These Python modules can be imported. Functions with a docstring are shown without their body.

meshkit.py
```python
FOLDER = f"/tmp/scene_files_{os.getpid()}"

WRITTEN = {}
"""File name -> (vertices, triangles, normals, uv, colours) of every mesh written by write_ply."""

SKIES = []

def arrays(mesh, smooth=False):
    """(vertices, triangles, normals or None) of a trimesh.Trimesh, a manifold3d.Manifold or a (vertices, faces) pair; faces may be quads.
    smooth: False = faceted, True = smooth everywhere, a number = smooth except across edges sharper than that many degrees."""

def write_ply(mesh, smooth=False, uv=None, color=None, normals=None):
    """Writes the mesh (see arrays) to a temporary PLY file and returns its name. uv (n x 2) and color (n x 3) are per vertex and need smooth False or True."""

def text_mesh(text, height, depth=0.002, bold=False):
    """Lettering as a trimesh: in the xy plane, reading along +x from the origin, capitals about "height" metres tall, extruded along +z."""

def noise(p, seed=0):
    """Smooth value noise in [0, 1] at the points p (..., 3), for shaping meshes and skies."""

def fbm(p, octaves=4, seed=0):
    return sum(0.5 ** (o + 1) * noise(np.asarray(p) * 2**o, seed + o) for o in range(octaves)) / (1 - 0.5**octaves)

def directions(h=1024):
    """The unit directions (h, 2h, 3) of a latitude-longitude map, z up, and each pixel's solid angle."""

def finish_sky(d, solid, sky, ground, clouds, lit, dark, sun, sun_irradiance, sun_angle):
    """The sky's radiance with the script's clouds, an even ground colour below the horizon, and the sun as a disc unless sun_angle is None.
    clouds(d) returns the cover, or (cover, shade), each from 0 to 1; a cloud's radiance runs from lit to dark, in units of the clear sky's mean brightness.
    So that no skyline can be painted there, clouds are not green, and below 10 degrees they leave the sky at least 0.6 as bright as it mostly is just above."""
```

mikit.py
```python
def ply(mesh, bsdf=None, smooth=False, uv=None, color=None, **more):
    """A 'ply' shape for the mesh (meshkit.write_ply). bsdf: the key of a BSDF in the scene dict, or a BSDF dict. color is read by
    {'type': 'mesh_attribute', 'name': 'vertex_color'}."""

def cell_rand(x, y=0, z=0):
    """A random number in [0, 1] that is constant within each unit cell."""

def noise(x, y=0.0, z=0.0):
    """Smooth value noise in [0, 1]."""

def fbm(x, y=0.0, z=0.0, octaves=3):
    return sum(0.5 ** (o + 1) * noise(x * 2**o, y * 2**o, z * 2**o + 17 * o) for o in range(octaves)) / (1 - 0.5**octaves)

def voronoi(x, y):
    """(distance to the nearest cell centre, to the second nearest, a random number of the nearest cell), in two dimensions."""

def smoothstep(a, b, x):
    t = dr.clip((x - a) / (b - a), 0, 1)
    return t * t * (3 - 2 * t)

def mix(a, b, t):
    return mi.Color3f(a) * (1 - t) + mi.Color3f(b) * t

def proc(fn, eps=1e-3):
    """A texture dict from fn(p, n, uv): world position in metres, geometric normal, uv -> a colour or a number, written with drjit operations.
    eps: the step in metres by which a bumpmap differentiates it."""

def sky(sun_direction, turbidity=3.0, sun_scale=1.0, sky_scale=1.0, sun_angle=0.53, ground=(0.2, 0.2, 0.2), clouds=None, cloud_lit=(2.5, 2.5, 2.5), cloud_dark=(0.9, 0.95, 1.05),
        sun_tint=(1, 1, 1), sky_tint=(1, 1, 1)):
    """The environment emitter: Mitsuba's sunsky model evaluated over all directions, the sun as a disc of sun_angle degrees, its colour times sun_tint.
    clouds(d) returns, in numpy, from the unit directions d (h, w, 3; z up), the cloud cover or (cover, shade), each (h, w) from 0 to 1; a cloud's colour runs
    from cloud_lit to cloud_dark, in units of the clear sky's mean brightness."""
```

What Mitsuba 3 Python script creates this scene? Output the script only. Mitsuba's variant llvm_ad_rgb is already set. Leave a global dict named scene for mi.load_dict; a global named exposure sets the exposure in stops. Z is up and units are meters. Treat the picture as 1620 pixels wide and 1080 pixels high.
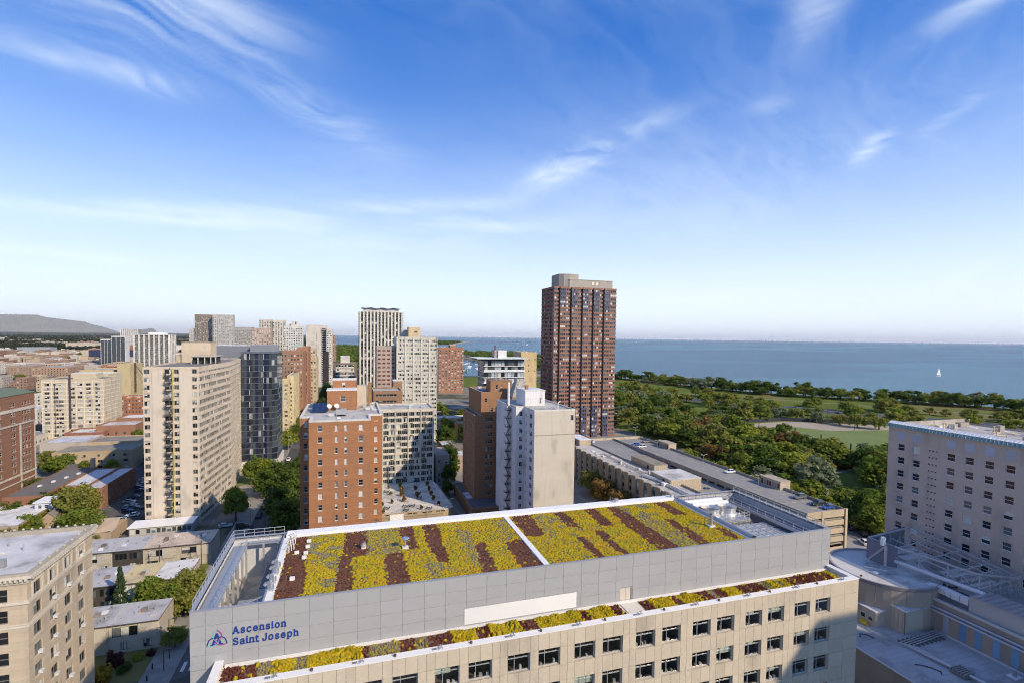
import math, random
import numpy as np
import drjit as dr
import trimesh
import mitsuba as mi
import mikit, meshkit
from mikit import noise, fbm, voronoi, cell_rand, smoothstep, mix

scene, labels = {}, {}
T = mi.ScalarTransform4f

# ---------------------------------------------------------------- camera, sky, exposure
# x runs along the street grid to the lake, y up the shore, z up; the camera looks 17.6 degrees to the right of y
EYE = np.array([0.0, 0.0, 70.0])
_th, _pi, _ro = math.radians(17.58), math.radians(2.3), math.radians(0.73)
_fh = np.array([math.sin(_th), math.cos(_th), 0]); _rh = np.array([math.cos(_th), -math.sin(_th), 0]); _uz = np.array([0, 0, 1.0])
FWD = _fh * math.cos(_pi) - _uz * math.sin(_pi); _u0 = _uz * math.cos(_pi) + _fh * math.sin(_pi)
UP = _u0 * math.cos(_ro) - _rh * math.sin(_ro)
HAZE = 0.9e-5
scene['haze_air'] = {'type': 'homogeneous', 'albedo': {'type': 'rgb', 'value': [0.95, 0.95, 0.96]}, 'sigma_t': {'type': 'rgb', 'value': [HAZE] * 3}}
scene['camera'] = {'type': 'perspective', 'fov': 2 * math.degrees(math.atan(810 / 811)), 'fov_axis': 'x', 'near_clip': 0.5, 'far_clip': 900000.0,
                   'principal_point_offset_x': 0.0, 'principal_point_offset_y': -26 / 1080,
                   'to_world': T().look_at(origin=EYE.tolist(), target=(EYE + FWD).tolist(), up=UP.tolist()),
                   'medium': {'type': 'ref', 'id': 'haze_air'}}
_az, _el = math.radians(36.0), math.radians(32.0)
SUN = (math.sin(_az) * math.cos(_el), -math.cos(_az) * math.cos(_el), math.sin(_el))
exposure = 1.9


def clouds(d):
    """Thin cirrus: wind-combed streaks gathered in a few patches, and a milky veil that thickens towards the horizon all round."""
    z = np.maximum(d[..., 2], 0)
    q = d[..., :2] / (z[..., None] + 0.12)
    az = np.degrees(np.arctan2(d[..., 0], d[..., 1])) - 17.58
    el = np.degrees(np.arcsin(np.clip(d[..., 2], -1, 1)))
    def streaks(deg, o):                    # combed fibres along one bearing of the sky plane
        a = math.radians(deg); u = q[..., 0] * math.cos(a) + q[..., 1] * math.sin(a); v = -q[..., 0] * math.sin(a) + q[..., 1] * math.cos(a)
        w = (meshkit.fbm(np.stack([u * 1.6, v * 2.2, u * 0 + o], -1), 4, 5) - .5) * .55
        out = 0
        for k, (fu, fv, g) in enumerate(((2.2, 9, .34), (4.5, 19, .30), (8, 38, .22), (15, 70, .14))):
            n = meshkit.noise(np.stack([u * fu + w * fu * .8, v * fv + w * fv, u * 0 + o + k], -1), 41 + k); out = out + g * (1 - np.abs(2 * n - 1) ** .8)
        soft = meshkit.fbm(np.stack([u * 1.1 + w, v * 3.4 + w * 2, u * 0 + o], -1), 5, 11)
        return np.clip((.55 * out + .75 * soft - .42) / .42, 0, 1)
    left, mid = streaks(24, 3), streaks(-68, 8)
    flat = np.clip((meshkit.fbm(np.stack([az * .07, el * .75, az * 0], -1), 5, 77) - .36) / .3, 0, 1) * (.55 + .45 * left)
    big = meshkit.fbm(np.stack([q[..., 0] * .6, q[..., 1] * .6, z * 0], -1), 3, 31)
    cover = .20 * left * np.clip((big - .42) * 3, 0, 1)
    for (f, a0, e0, wa, we, tilt, k) in ((left, -33, 27.5, 9.5, 2.8, -.05, .46), (left, -21, 22, 7, 1.6, -.34, .34), (left, -39, 21.5, 7, 1.0, 0, .40), (mid, 7.0, 18.6, 5.2, 1.3, .42, .78), (mid, 13, 21.5, 6, .9, .3, .32),
                                      (mid, 31, 31, 3.4, 3.4, .9, .42), (mid, 41.5, 26, 4, .9, .3, .62), (mid, 34.6, 17.4, 1.5, .8, .6, .75), (mid, 40, 18.6, 2.0, .6, .5, .5), (mid, 26, 22, 2.0, .7, 0, .3),
                                      (flat, 23, 4.4, 10, .7, .11, .55), (flat, -35, 10.6, 12, 1.0, 0.03, .5), (flat, -8, 11.2, 15, 1.3, 0.03, .5), (flat, -43, 6, 8, .7, 0, .45), (flat, -12, 13.5, 12, .9, .08, .3), (mid, 41, 5.5, 2.0, .7, .5, .3)):
        da, de = az - a0, el - e0 - tilt * (az - a0)
        cover = cover + k * np.exp(-np.abs(da / wa) ** 2.4 - (de / we) ** 2) * f
    veil = np.interp(el, [0, 3, 5, 8, 12, 15, 19, 24, 29, 35], [.97, .90, .81, .66, .45, .31, .175, .075, .02, 0])
    return np.clip(1 - (1 - np.clip(cover, 0, .85)) * (1 - veil), 0, .97)


scene['sky'] = mikit.sky(SUN, turbidity=2.6, clouds=clouds, cloud_lit=(3.5, 3.85, 4.0), cloud_dark=(1.2, 1.25, 1.4), sky_tint=(0.10, 0.80, 1.70), sun_tint=(.94, .975, 1.06), ground=(0.14, 0.15, 0.15))

# ---------------------------------------------------------------- materials
def tint(uv):                               # each piece's own flat colour, carried as (1000 r + g, b)
    r = dr.floor(uv.x); return mi.Color3f(r * .001, uv.x - r, uv.y)
def piece(p, n, uv): return tint(uv)
VC = mikit.proc(piece)
def rgb(*c): return {'type': 'rgb', 'value': list(c)}
def tw(b): return {'type': 'twosided', 'bsdf': b}
def M_(name, b): scene[name] = b


def grime(p, n, uv):                        # rain stains and soot in patches and drips on masonry and roofs
    a = fbm(p.x * .33 + 7, p.y * .33, p.z * .12, 3)
    b = noise((p.x + p.y) * 1.9, (p.x - p.y) * .4, p.z * .11)
    c = noise(p.x * 5, p.y * 5, p.z * 5)
    return dr.clip(.32 * smoothstep(.5, .85, a) + .10 * smoothstep(.62, .95, b) + .12 * (c - .4), 0, .5)


def stained(p, n, uv): return mix(tint(uv), [.13, .12, .105], grime(p, n, uv))
M_('masonry', tw({'type': 'diffuse', 'reflectance': mikit.proc(stained)}))
M_('paint', tw({'type': 'principled', 'base_color': VC, 'roughness': .45, 'specular': .4}))
M_('matte', tw({'type': 'diffuse', 'reflectance': VC}))
M_('galvanised', tw({'type': 'principled', 'base_color': VC, 'roughness': .38, 'metallic': .55, 'specular': .5}))
M_('pane', tw({'type': 'principled', 'base_color': VC, 'roughness': .07, 'specular': .7}))
M_('car_paint', tw({'type': 'principled', 'base_color': VC, 'roughness': .3, 'specular': .6, 'clearcoat': .8, 'clearcoat_gloss': .9}))
M_('leaves', {'type': 'principledthin', 'base_color': VC, 'roughness': .55, 'diff_trans': .9, 'eta': 1.4})
M_('clear_glass', {'type': 'thindielectric', 'int_ior': 1.5})


def roofing(p, n, uv):
    a = fbm(p.x * .25, p.y * .25, 4., 3); b = noise(p.x * 2.2, p.y * 2.2); s = smoothstep(.56, .62, noise(p.x * .5 + 40, p.y * .5, p.z))
    return dr.clip(.55 * smoothstep(.42, .8, a) * (.55 + .6 * b) + .18 * s * b, 0, .75)


def weathered(p, n, uv): return mix(tint(uv), [.19, .185, .175], roofing(p, n, uv))
M_('roofing', tw({'type': 'diffuse', 'reflectance': mikit.proc(weathered)}))


def street(p, n, uv):
    a = fbm(p.x * .6, p.y * .6, 0., 3); b = noise(p.x * 6, p.y * 6); c = smoothstep(.58, .62, noise(p.x * .23, p.y * .09 + 9.))
    v = .075 + .035 * a + .025 * (b - .5) + .035 * c
    return mi.Color3f(v, v * .99, v * .96)


def townfloor(p, n, uv):                    # far-off yards, alleys, roofs of sheds: pieces too small to tell apart
    c = cell_rand(p.x / 16, p.y / 24, 3.); e = cell_rand(p.x / 7, p.y / 9, 8.); g = fbm(p.x * .02, p.y * .02, 0., 3)
    base = mix([.19, .175, .155], [.34, .32, .29], c)
    base = mix(base, mi.Color3f(.075, .085, .05), smoothstep(.44, .56, g) * .75 + .25 * smoothstep(.6, .62, e))
    far = smoothstep(2600., 5200., dr.sqrt(p.x * p.x + p.y * p.y) + 900 * (noise(p.x * .0017, p.y * .0017) - .5))
    return mix(base, mix([.055, .07, .055], [.10, .105, .09], fbm(p.x * .004, p.y * .002, 0., 3)), far)


def turf(p, n, uv):
    a = fbm(p.x * .045, p.y * .045, 1., 3); b = noise(p.x * .9, p.y * .9); w = smoothstep(.56, .72, fbm(p.x * .02 + 31, p.y * .02, 0., 3))
    c = mix([.085, .125, .028], [.16, .19, .05], a * .8 + b * .3)
    return mix(c, mi.Color3f(.20, .17, .075), w * .8)


def field(p, n, uv):
    a = fbm(p.x * .06, p.y * .06, 1., 3); b = noise(p.x * 1.5, p.y * 1.5)
    return mix([.15, .21, .075], [.21, .25, .11], a * .8 + b * .25)


def infield(p, n, uv):
    a = fbm(p.x * .08, p.y * .08, 1., 3); b = noise(p.x * 2, p.y * 2)
    return mix([.34, .29, .22], [.45, .40, .32], a * .7 + b * .3)


def concrete(p, n, uv):
    a = fbm(p.x * .12, p.y * .12, p.z * .1, 3); b = noise(p.x * 1.2, p.y * 1.2); t = smoothstep(.6, .8, noise(p.x * .9, p.y * .05))
    v = .25 + .07 * a + .03 * (b - .5) - .035 * t
    return mi.Color3f(v, v * .985, v * .955)


def pavement(p, n, uv):
    c = cell_rand(p.x / 1.5, p.y / 1.5, 2.); a = fbm(p.x * .3, p.y * .3, 0., 3)
    v = .25 + .05 * c + .08 * (a - .5)
    return mi.Color3f(v, v * .97, v * .92)


def lakecolour(p, n, uv):
    r = dr.sqrt(p.x * p.x + p.y * p.y)
    k = .0012
    a = fbm(p.x * k, p.y * k * 2.2 + .3, 0., 3); b = fbm(p.x * .00032 + 5, p.y * .0007, 0., 3)
    return mix(mix([.012, .062, .10], [.024, .100, .135], smoothstep(.35, .7, a)), mi.Color3f(.006, .034, .075), smoothstep(.46, .7, b) * .8)


def waves(p, n, uv):
    return .28 * noise(p.x * .22 + p.y * .08, p.y * .35) + .16 * noise(p.x * .61, p.y * .8 - p.x * .2) + .5 * noise(p.x * .045, p.y * .07)


def hillside(p, n, uv):
    a = fbm(p.x * .0006, p.z * .003, 2., 4)
    return mix([.155, .16, .13], [.21, .205, .175], a)


M_('asphalt', tw({'type': 'diffuse', 'reflectance': mikit.proc(street)}))
M_('town_floor', tw({'type': 'diffuse', 'reflectance': mikit.proc(townfloor)}))
M_('turf', tw({'type': 'diffuse', 'reflectance': mikit.proc(turf)}))
M_('field_grass', tw({'type': 'diffuse', 'reflectance': mikit.proc(field)}))
M_('infield_clay', tw({'type': 'diffuse', 'reflectance': mikit.proc(infield)}))
M_('deck_concrete', tw({'type': 'diffuse', 'reflectance': mikit.proc(concrete)}))
M_('paving', tw({'type': 'diffuse', 'reflectance': mikit.proc(pavement)}))
M_('lake_water', tw({'type': 'bumpmap', 'arbitrary': mikit.proc(waves, eps=.3), 'scale': 1.0,
                     'bsdf': {'type': 'principled', 'base_color': mikit.proc(lakecolour), 'roughness': .30, 'specular': .25}}))
M_('hill_scrub', tw({'type': 'diffuse', 'reflectance': mikit.proc(hillside)}))

# ---------------------------------------------------------------- helpers
rng = np.random.default_rng(7)
rnd = random.Random(11)


def V(*c): return np.array(c, float)
def jit(c, s=.05): return np.clip(np.asarray(c, float) * (1 + rng.uniform(-s, s)), 0, .95)


class Mesh:
    """Collects flat-coloured pieces that become one mesh."""
    def __init__(s): s.v, s.f, s.c, s.n = [], [], [], 0
    def add(s, v, f, c):
        v = np.asarray(v, float); f = np.asarray(f, int)
        c = np.asarray(c, float)
        s.v.append(v); s.f.append(f + s.n); s.c.append(np.broadcast_to(c, (len(v), 3))); s.n += len(v)
        return s
    def quad(s, a, b, c, d, col): return s.add([a, b, c, d], [[0, 1, 2], [0, 2, 3]], col)
    def box(s, x0, x1, y0, y1, z0, z1, col, bottom=True):
        x0, x1 = min(x0, x1), max(x0, x1); y0, y1 = min(y0, y1), max(y0, y1); z0, z1 = min(z0, z1), max(z0, z1)
        P = [(x0, y0, z0), (x1, y0, z0), (x1, y1, z0), (x0, y1, z0), (x0, y0, z1), (x1, y0, z1), (x1, y1, z1), (x0, y1, z1)]
        for q in ((0, 1, 5, 4), (1, 2, 6, 5), (2, 3, 7, 6), (3, 0, 4, 7), (4, 5, 6, 7)) + (((3, 2, 1, 0),) if bottom else ()):
            s.quad(*[P[i] for i in q], col)
        return s
    def obox(s, o, d, n, u0, u1, w0, w1, z0, z1, col):
        """A box in the frame of a wall: u along d, w outward along n."""
        o, d, n = (np.array([a[0], a[1], 0.0]) for a in (o, d, n))
        P = [o + d * u + n * w + V(0, 0, z) for z in (z0, z1) for (u, w) in ((u0, w1), (u1, w1), (u1, w0), (u0, w0))]
        for q in ((0, 1, 5, 4), (1, 2, 6, 5), (2, 3, 7, 6), (3, 0, 4, 7), (4, 5, 6, 7), (3, 2, 1, 0)):
            s.quad(*[P[i] for i in q], col)
        return s
    def bar(s, a, b, r, col, sides=4, r1=None):
        a, b = np.asarray(a, float), np.asarray(b, float); t = b - a; L = np.linalg.norm(t)
        if L < 1e-6: return s
        t = t / L; x = np.cross(t, [0, 0, 1.0] if abs(t[2]) < .9 else [1.0, 0, 0]); x /= np.linalg.norm(x); y = np.cross(t, x)
        k = np.arange(sides) * 2 * np.pi / sides + np.pi / sides
        ring = np.cos(k)[:, None] * x + np.sin(k)[:, None] * y; r1 = r if r1 is None else r1
        for i in range(sides):
            j = (i + 1) % sides
            s.quad(a + ring[i] * r, a + ring[j] * r, b + ring[j] * r1, b + ring[i] * r1, col)
        s.add(np.vstack([b + ring * r1]), [[0, i, i + 1] for i in range(1, sides - 1)], col)
        return s
    def prism(s, poly, z0, z1, col, top=True, topcol=None):
        poly = np.asarray(poly, float); k = len(poly)
        for i in range(k):
            a, b = poly[i], poly[(i + 1) % k]
            s.quad((*a, z0), (*b, z0), (*b, z1), (*a, z1), col)
        if top: s.flat(poly, z1, col if topcol is None else topcol)
        return s
    def flat(s, poly, z, col):
        from shapely.geometry import Polygon
        v, f = trimesh.creation.triangulate_polygon(Polygon(poly), engine='earcut')
        return s.add(np.column_stack([v, np.full(len(v), z)]), f, col)
    def tri(s, mesh, col): return s.add(mesh.vertices, mesh.faces, col)
    def data(s):
        c = np.clip(np.vstack(s.c), .002, .98); return (np.vstack(s.v), np.vstack(s.f)), np.column_stack([np.floor(c[:, 0] * 1000) + c[:, 1], c[:, 2]])


used = {}
def numbered(name):
    if name not in used: used[name] = 0; return name
    used[name] += 1
    return f'{name}_{used[name]:03d}'


def tag(key, label=None, cat=None, group=None, kind=None):
    d = {a: b for a, b in (('label', label), ('category', cat), ('group', group), ('kind', kind)) if b}
    if d: labels[key] = d


def put(name, m, bsdf, label=None, cat=None, group=None, kind=None, smooth=False, parent=None):
    key = numbered((parent + '__' if parent else '') + name)
    if isinstance(m, Mesh):
        if not m.v: return key
        vf, c = m.data()
        scene[key] = mikit.ply(vf, bsdf, smooth=smooth, uv=None if bsdf == 'lake_water' else c)
    else: scene[key] = {**m}
    tag(key, label, cat, group, kind)
    return key


def thing(name, label, cat, group=None):
    key = numbered(name); tag(key, label, cat, group); return key


def copy_thing(src, M, label=None, group=None, name=None):
    """A further individual: every part of SRC again under the next number, moved by M (src parts are built round the origin)."""
    key = numbered(name or src.rsplit('_', 1)[0] if src[-3:].isdigit() else name or src)
    tag(key, label or labels[src]['label'], labels[src]['category'], group or labels[src].get('group'))
    for k in [k for k in scene if k == src or k.startswith(src + '__')]:
        scene[key + k[len(src):]] = {**scene[k], 'to_world': M}
        if k in labels and k != src: labels[key + k[len(src):]] = labels[k]
    return key


def struct(name, m, bsdf): return put(name, m, bsdf, kind='structure')


def frame_of(p0, p1):
    p0, p1 = np.asarray(p0, float), np.asarray(p1, float); L = np.linalg.norm(p1 - p0); d = (p1 - p0) / L
    return p0, d, np.array([d[1], -d[0]]), L


def wall(m, p0, p1, z0, z1, wins, col, rev=.22, course=0, j=.03, revcol=None):
    """An upright wall from p0 to p1 (outside on the right hand) with real openings wins = [(u0, u1, z0, z1)]."""
    p0, d, n, L = frame_of(p0, p1)
    wins = [w for w in wins if w[0] > 0 and w[1] < L and w[2] > z0 and w[3] < z1]
    us = np.unique(np.round([0, L] + [w[0] for w in wins] + [w[1] for w in wins], 4))
    zs = [z0, z1] + [w[2] for w in wins] + [w[3] for w in wins]
    if course: zs += list(np.arange(z0 + course, z1 - .02, course))
    zs = np.unique(np.round(zs, 4))
    hole = np.zeros((len(zs) - 1, len(us) - 1), bool)
    for w in wins:
        a, b = np.searchsorted(us, np.round(w[0], 4)), np.searchsorted(us, np.round(w[1], 4)); e, f = np.searchsorted(zs, np.round(w[2], 4)), np.searchsorted(zs, np.round(w[3], 4))
        hole[e:f, a:b] = True
    at = lambda u, w, z: (p0[0] + d[0] * u + n[0] * w, p0[1] + d[1] * u + n[1] * w, z)
    for i in range(len(zs) - 1):
        k = 0
        while k < len(us) - 1:
            if hole[i, k]: k += 1; continue
            e = k
            while e < len(us) - 1 and not hole[i, e]: e += 1
            m.quad(at(us[k], 0, zs[i]), at(us[e], 0, zs[i]), at(us[e], 0, zs[i + 1]), at(us[k], 0, zs[i + 1]), jit(col, j))
            k = e
    rc = col if revcol is None else revcol
    if rev:
        for (a, b, e, f) in wins:
            m.quad(at(a, 0, e), at(b, 0, e), at(b, -rev, e), at(a, -rev, e), rc); m.quad(at(a, -rev, f), at(b, -rev, f), at(b, 0, f), at(a, 0, f), rc)
            m.quad(at(a, 0, e), at(a, -rev, e), at(a, -rev, f), at(a, 0, f), rc); m.quad(at(b, -rev, e), at(b, 0, e), at(b, 0, f), at(b, -rev, f), rc)
    return wins


def glass_tone(mixk=(.55, .2, .25)):
    r = rng.random()
    if r < mixk[0]: return jit((.018, .022, .026), .5)
    if r < mixk[0] + mixk[1]: return jit((.10, .115, .12), .4)
    return jit((.50, .50, .46), .2)


def light(m, at, a, b, e, f, w, tone):
    m.quad(at(a, w, e), at(b, w, e), at(b, w, f), at(a, w, f), tone)


def window(m, p0, p1, win, rev=.2, style='dh', frame=(.55, .55, .53), k=2, tones=(.55, .2, .25), bar=.07, sill=None, even=False):
    """One window set back in its opening: panes, blinds behind them and frame bars."""
    p0, d, n, L = frame_of(p0, p1); a, b, e, f = win
    at = lambda u, w, z: (p0[0] + d[0] * u + n[0] * w, p0[1] + d[1] * u + n[1] * w, z)
    w = -rev + .005
    def fb(u0, u1, z0, z1, o=.05): m.obox(p0, d, n, u0, u1, w - .03, w + o, z0, z1, frame)
    if style == 'dh':
        mid = e + (f - e) * .5; t = glass_tone(tones); t2 = glass_tone(tones) if rng.random() < .5 else t
        light(m, at, a, b, mid, f, w, t); light(m, at, a, b, e, mid, w, t2 if np.mean(t2) < np.mean(t) else t); fb(a + bar, b - bar, mid - bar / 2, mid + bar / 2)
    elif style == 'lights':
        xs = np.linspace(a, b, k + 1); t0 = glass_tone(tones)
        for i in range(k):
            t = t0 if rng.random() < .55 else glass_tone(tones)
            h = f if even or rng.random() < .7 else e + (f - e) * rng.uniform(.35, .8)
            light(m, at, xs[i], xs[i + 1], e, h, w, t)
            if h < f: light(m, at, xs[i], xs[i + 1], h, f, w, jit((.5, .5, .46), .15))
            if i: fb(xs[i] - bar / 2, xs[i] + bar / 2, e + bar, f - bar)
    if bar:
        fb(a, a + bar, e, f); fb(b - bar, b, e, f); fb(a + bar, b - bar, e, e + bar); fb(a + bar, b - bar, f - bar, f)
    if sill is not None: m.obox(p0, d, n, a - .08, b + .08, -rev + .02, .07, e - .14, e - .003, sill)


def grid_wins(us, w, z0s, h): return [(u - w / 2, u + w / 2, z, z + h) for z in z0s for u in us]


def flat_roof(parent, poly, z, h=.7, t=.35, wallcol=(.4, .38, .34), roofcol=(.45, .45, .44), cap=None, bsdf='roofing'):
    """A roof sheet lying inside a parapet: the parapet rises from z to z + h."""
    from shapely.geometry import Polygon
    P = Polygon(poly); I = P.buffer(-t, join_style=2)
    m = Mesh(); m.flat(np.array(I.exterior.coords)[:-1], z, roofcol); put('roof', m, bsdf, parent=parent)
    m = Mesh(); o, i = np.array(P.exterior.coords)[:-1], np.array(I.exterior.coords)[:-1]
    if P.exterior.is_ccw is False: o = o[::-1]
    if I.exterior.is_ccw is False: i = i[::-1]
    if len(i) == len(o):
        s = np.argmin(np.linalg.norm(i - o[0], axis=1)); i = np.roll(i, -s, 0)
        cap = wallcol if cap is None else cap
        for k in range(len(o)):
            a, b, c, e = o[k], o[(k + 1) % len(o)], i[(k + 1) % len(o)], i[k]
            m.quad((*a, z), (*b, z), (*b, z + h), (*a, z + h), wallcol)
            m.quad((*c, z), (*e, z), (*e, z + h), (*c, z + h), wallcol)
            m.quad((*a, z + h), (*b, z + h), (*c, z + h), (*e, z + h), cap)
        put('parapet', m, 'masonry', parent=parent)


def rail(m, pts, h=1.05, step=1.5, r=.035, col=(.62, .63, .64), rails=2):
    for a, b in zip(pts[:-1], pts[1:]):
        a, b = np.asarray(a, float), np.asarray(b, float); L = np.linalg.norm(b - a); k = max(1, int(round(L / step)))
        for i in range(k + 1):
            p = a + (b - a) * i / k; m.bar(p, p + V(0, 0, h), r, col)
        for q in range(1, rails + 1): m.bar(a + V(0, 0, h * q / rails), b + V(0, 0, h * q / rails), r, col)


def rect(x0, x1, y0, y1): return [(x0, y0), (x1, y0), (x1, y1), (x0, y1)]
# ---------------------------------------------------------------- the setting
m = Mesh()
land = [(900, -600), (780, 0), (720, 200), (679, 384), (621, 455), (560, 520), (529, 560), (505, 640), (495, 712), (464, 821), (480, 1000), (560, 1300), (650, 1830), (560, 2000), (300, 2300), (60, 2900),
        (-40, 3300), (-120, 4000), (-300, 8000), (-1400, 40000), (-3000, 75000), (-75000, 75000), (-75000, -600)]
from shapely.geometry import Polygon, Point, LineString, box as sbox
harbour = Polygon([(196, 900), (250, 890), (330, 1000), (380, 1350), (330, 1500), (240, 1450), (205, 1150)])
LAND = Polygon(land, [list(harbour.exterior.coords)[:-1]])
def sheet(m, P, z, col=(.3, .3, .3)):
    for g in getattr(P, 'geoms', [P]):
        v, f = trimesh.creation.triangulate_polygon(g, engine='earcut'); m.add(np.column_stack([v, np.full(len(v), z)]), f, col)
    return m
sheet(m, LAND, 0.0); struct('ground', m, 'town_floor')
m = Mesh(); sheet(m, Polygon([(700, 4250), (800, 4350), (1250, 6000), (1420, 6600), (1150, 6300), (700, 5000), (560, 4400)]), 0.4); struct('far_point', m, 'turf')
m = Mesh(); sheet(m, Polygon([(690, 4160), (820, 4260), (1300, 5900), (1800, 7600), (1500, 6900), (1100, 6100), (700, 4900), (560, 4360)]), 0.15, (.42, .37, .29)); struct('sand_spit', m, 'matte')
m = Mesh(); m.quad((-400000, -9000, -.9), (400000, -9000, -.9), (400000, 400000, -.9), (-400000, 400000, -.9), (.03, .1, .15)); struct('lake', m, 'lake_water')
# stone edge of the shore
m = Mesh()
for a, b in zip(land[:11], land[1:12]):
    a, b = np.array(a, float), np.array(b, float); t = (b - a) / np.linalg.norm(b - a); n = np.array([t[1], -t[0]])
    if abs(a[1]) < 1400: m.quad((*(a + n * 5), -1), (*(b + n * 5), -1), (*b, .12), (*a, .12), (.36, .34, .30))
struct('revetment', m, 'matte')
park = Polygon([(168, 60), (172, 135), (166, 250), (200, 262), (196, 420), (150, 700), (120, 860), (240, 870), (460, 860), (464, 821), (495, 712), (505, 640), (529, 560), (560, 520), (621, 455), (679, 384), (715, 200), (770, 0), (300, 0)]).buffer(-3)
m = Mesh(); sheet(m, park, .03); struct('park_lawn', m, 'turf')
drive = LineString([(250, 900), (300, 740), (345, 590), (372, 522), (420, 447), (470, 368), (545, 265), (620, 150), (720, -50)])
m = Mesh(); sheet(m, drive.buffer(15, cap_style=2), .06); struct('lakefront_highway', m, 'asphalt')
m = Mesh()
for off in (-15.6, 15.6, 0):
    g = drive.parallel_offset(abs(off), 'left' if off < 0 else 'right') if off else drive
    p = list(g.coords)
    for a, b in zip(p[:-1], p[1:]):
        a, b = np.array(a), np.array(b); _, d, n, L = frame_of(a, b); m.obox(a, d, n, 0, L, -.3, .3, .0, .9 if off == 0 else .5, (.46, .44, .40))
struct('highway_barrier', m, 'matte')
m = Mesh(); sheet(m, LineString([(165, 60), (176, 135), (180, 190)]).buffer(4.5, cap_style=2), .06); struct('park_road', m, 'asphalt')
m = Mesh(); sheet(m, Polygon([(150, 60), (172, 60), (170, 122), (154, 122)]), .05); struct('service_yard', m, 'paving')
for pts, w in (([(176, 150), (205, 176), (240, 205), (300, 215), (420, 250)], 1.6), ([(225, 262), (262, 300), (285, 350), (260, 430), (300, 520)], 1.8), ([(330, 690), (420, 560), (500, 470), (590, 350), (650, 200)], 1.8)):
    m = Mesh(); sheet(m, LineString(pts).buffer(w), .07); struct('path', m, 'paving')
clay = Polygon([(288, 346), (361, 352), (452, 302), (442, 268), (330, 205), (276, 235), (282, 300)])
m = Mesh(); sheet(m, clay, .08); struct('clay_infield', m, 'infield_clay')
green = Polygon([(300, 320), (318, 330), (346, 326), (360, 305), (392, 300), (425, 292), (430, 270), (330, 212), (284, 238), (290, 300)])
m = Mesh(); sheet(m, green, .12); struct('playing_field', m, 'field_grass')

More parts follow.
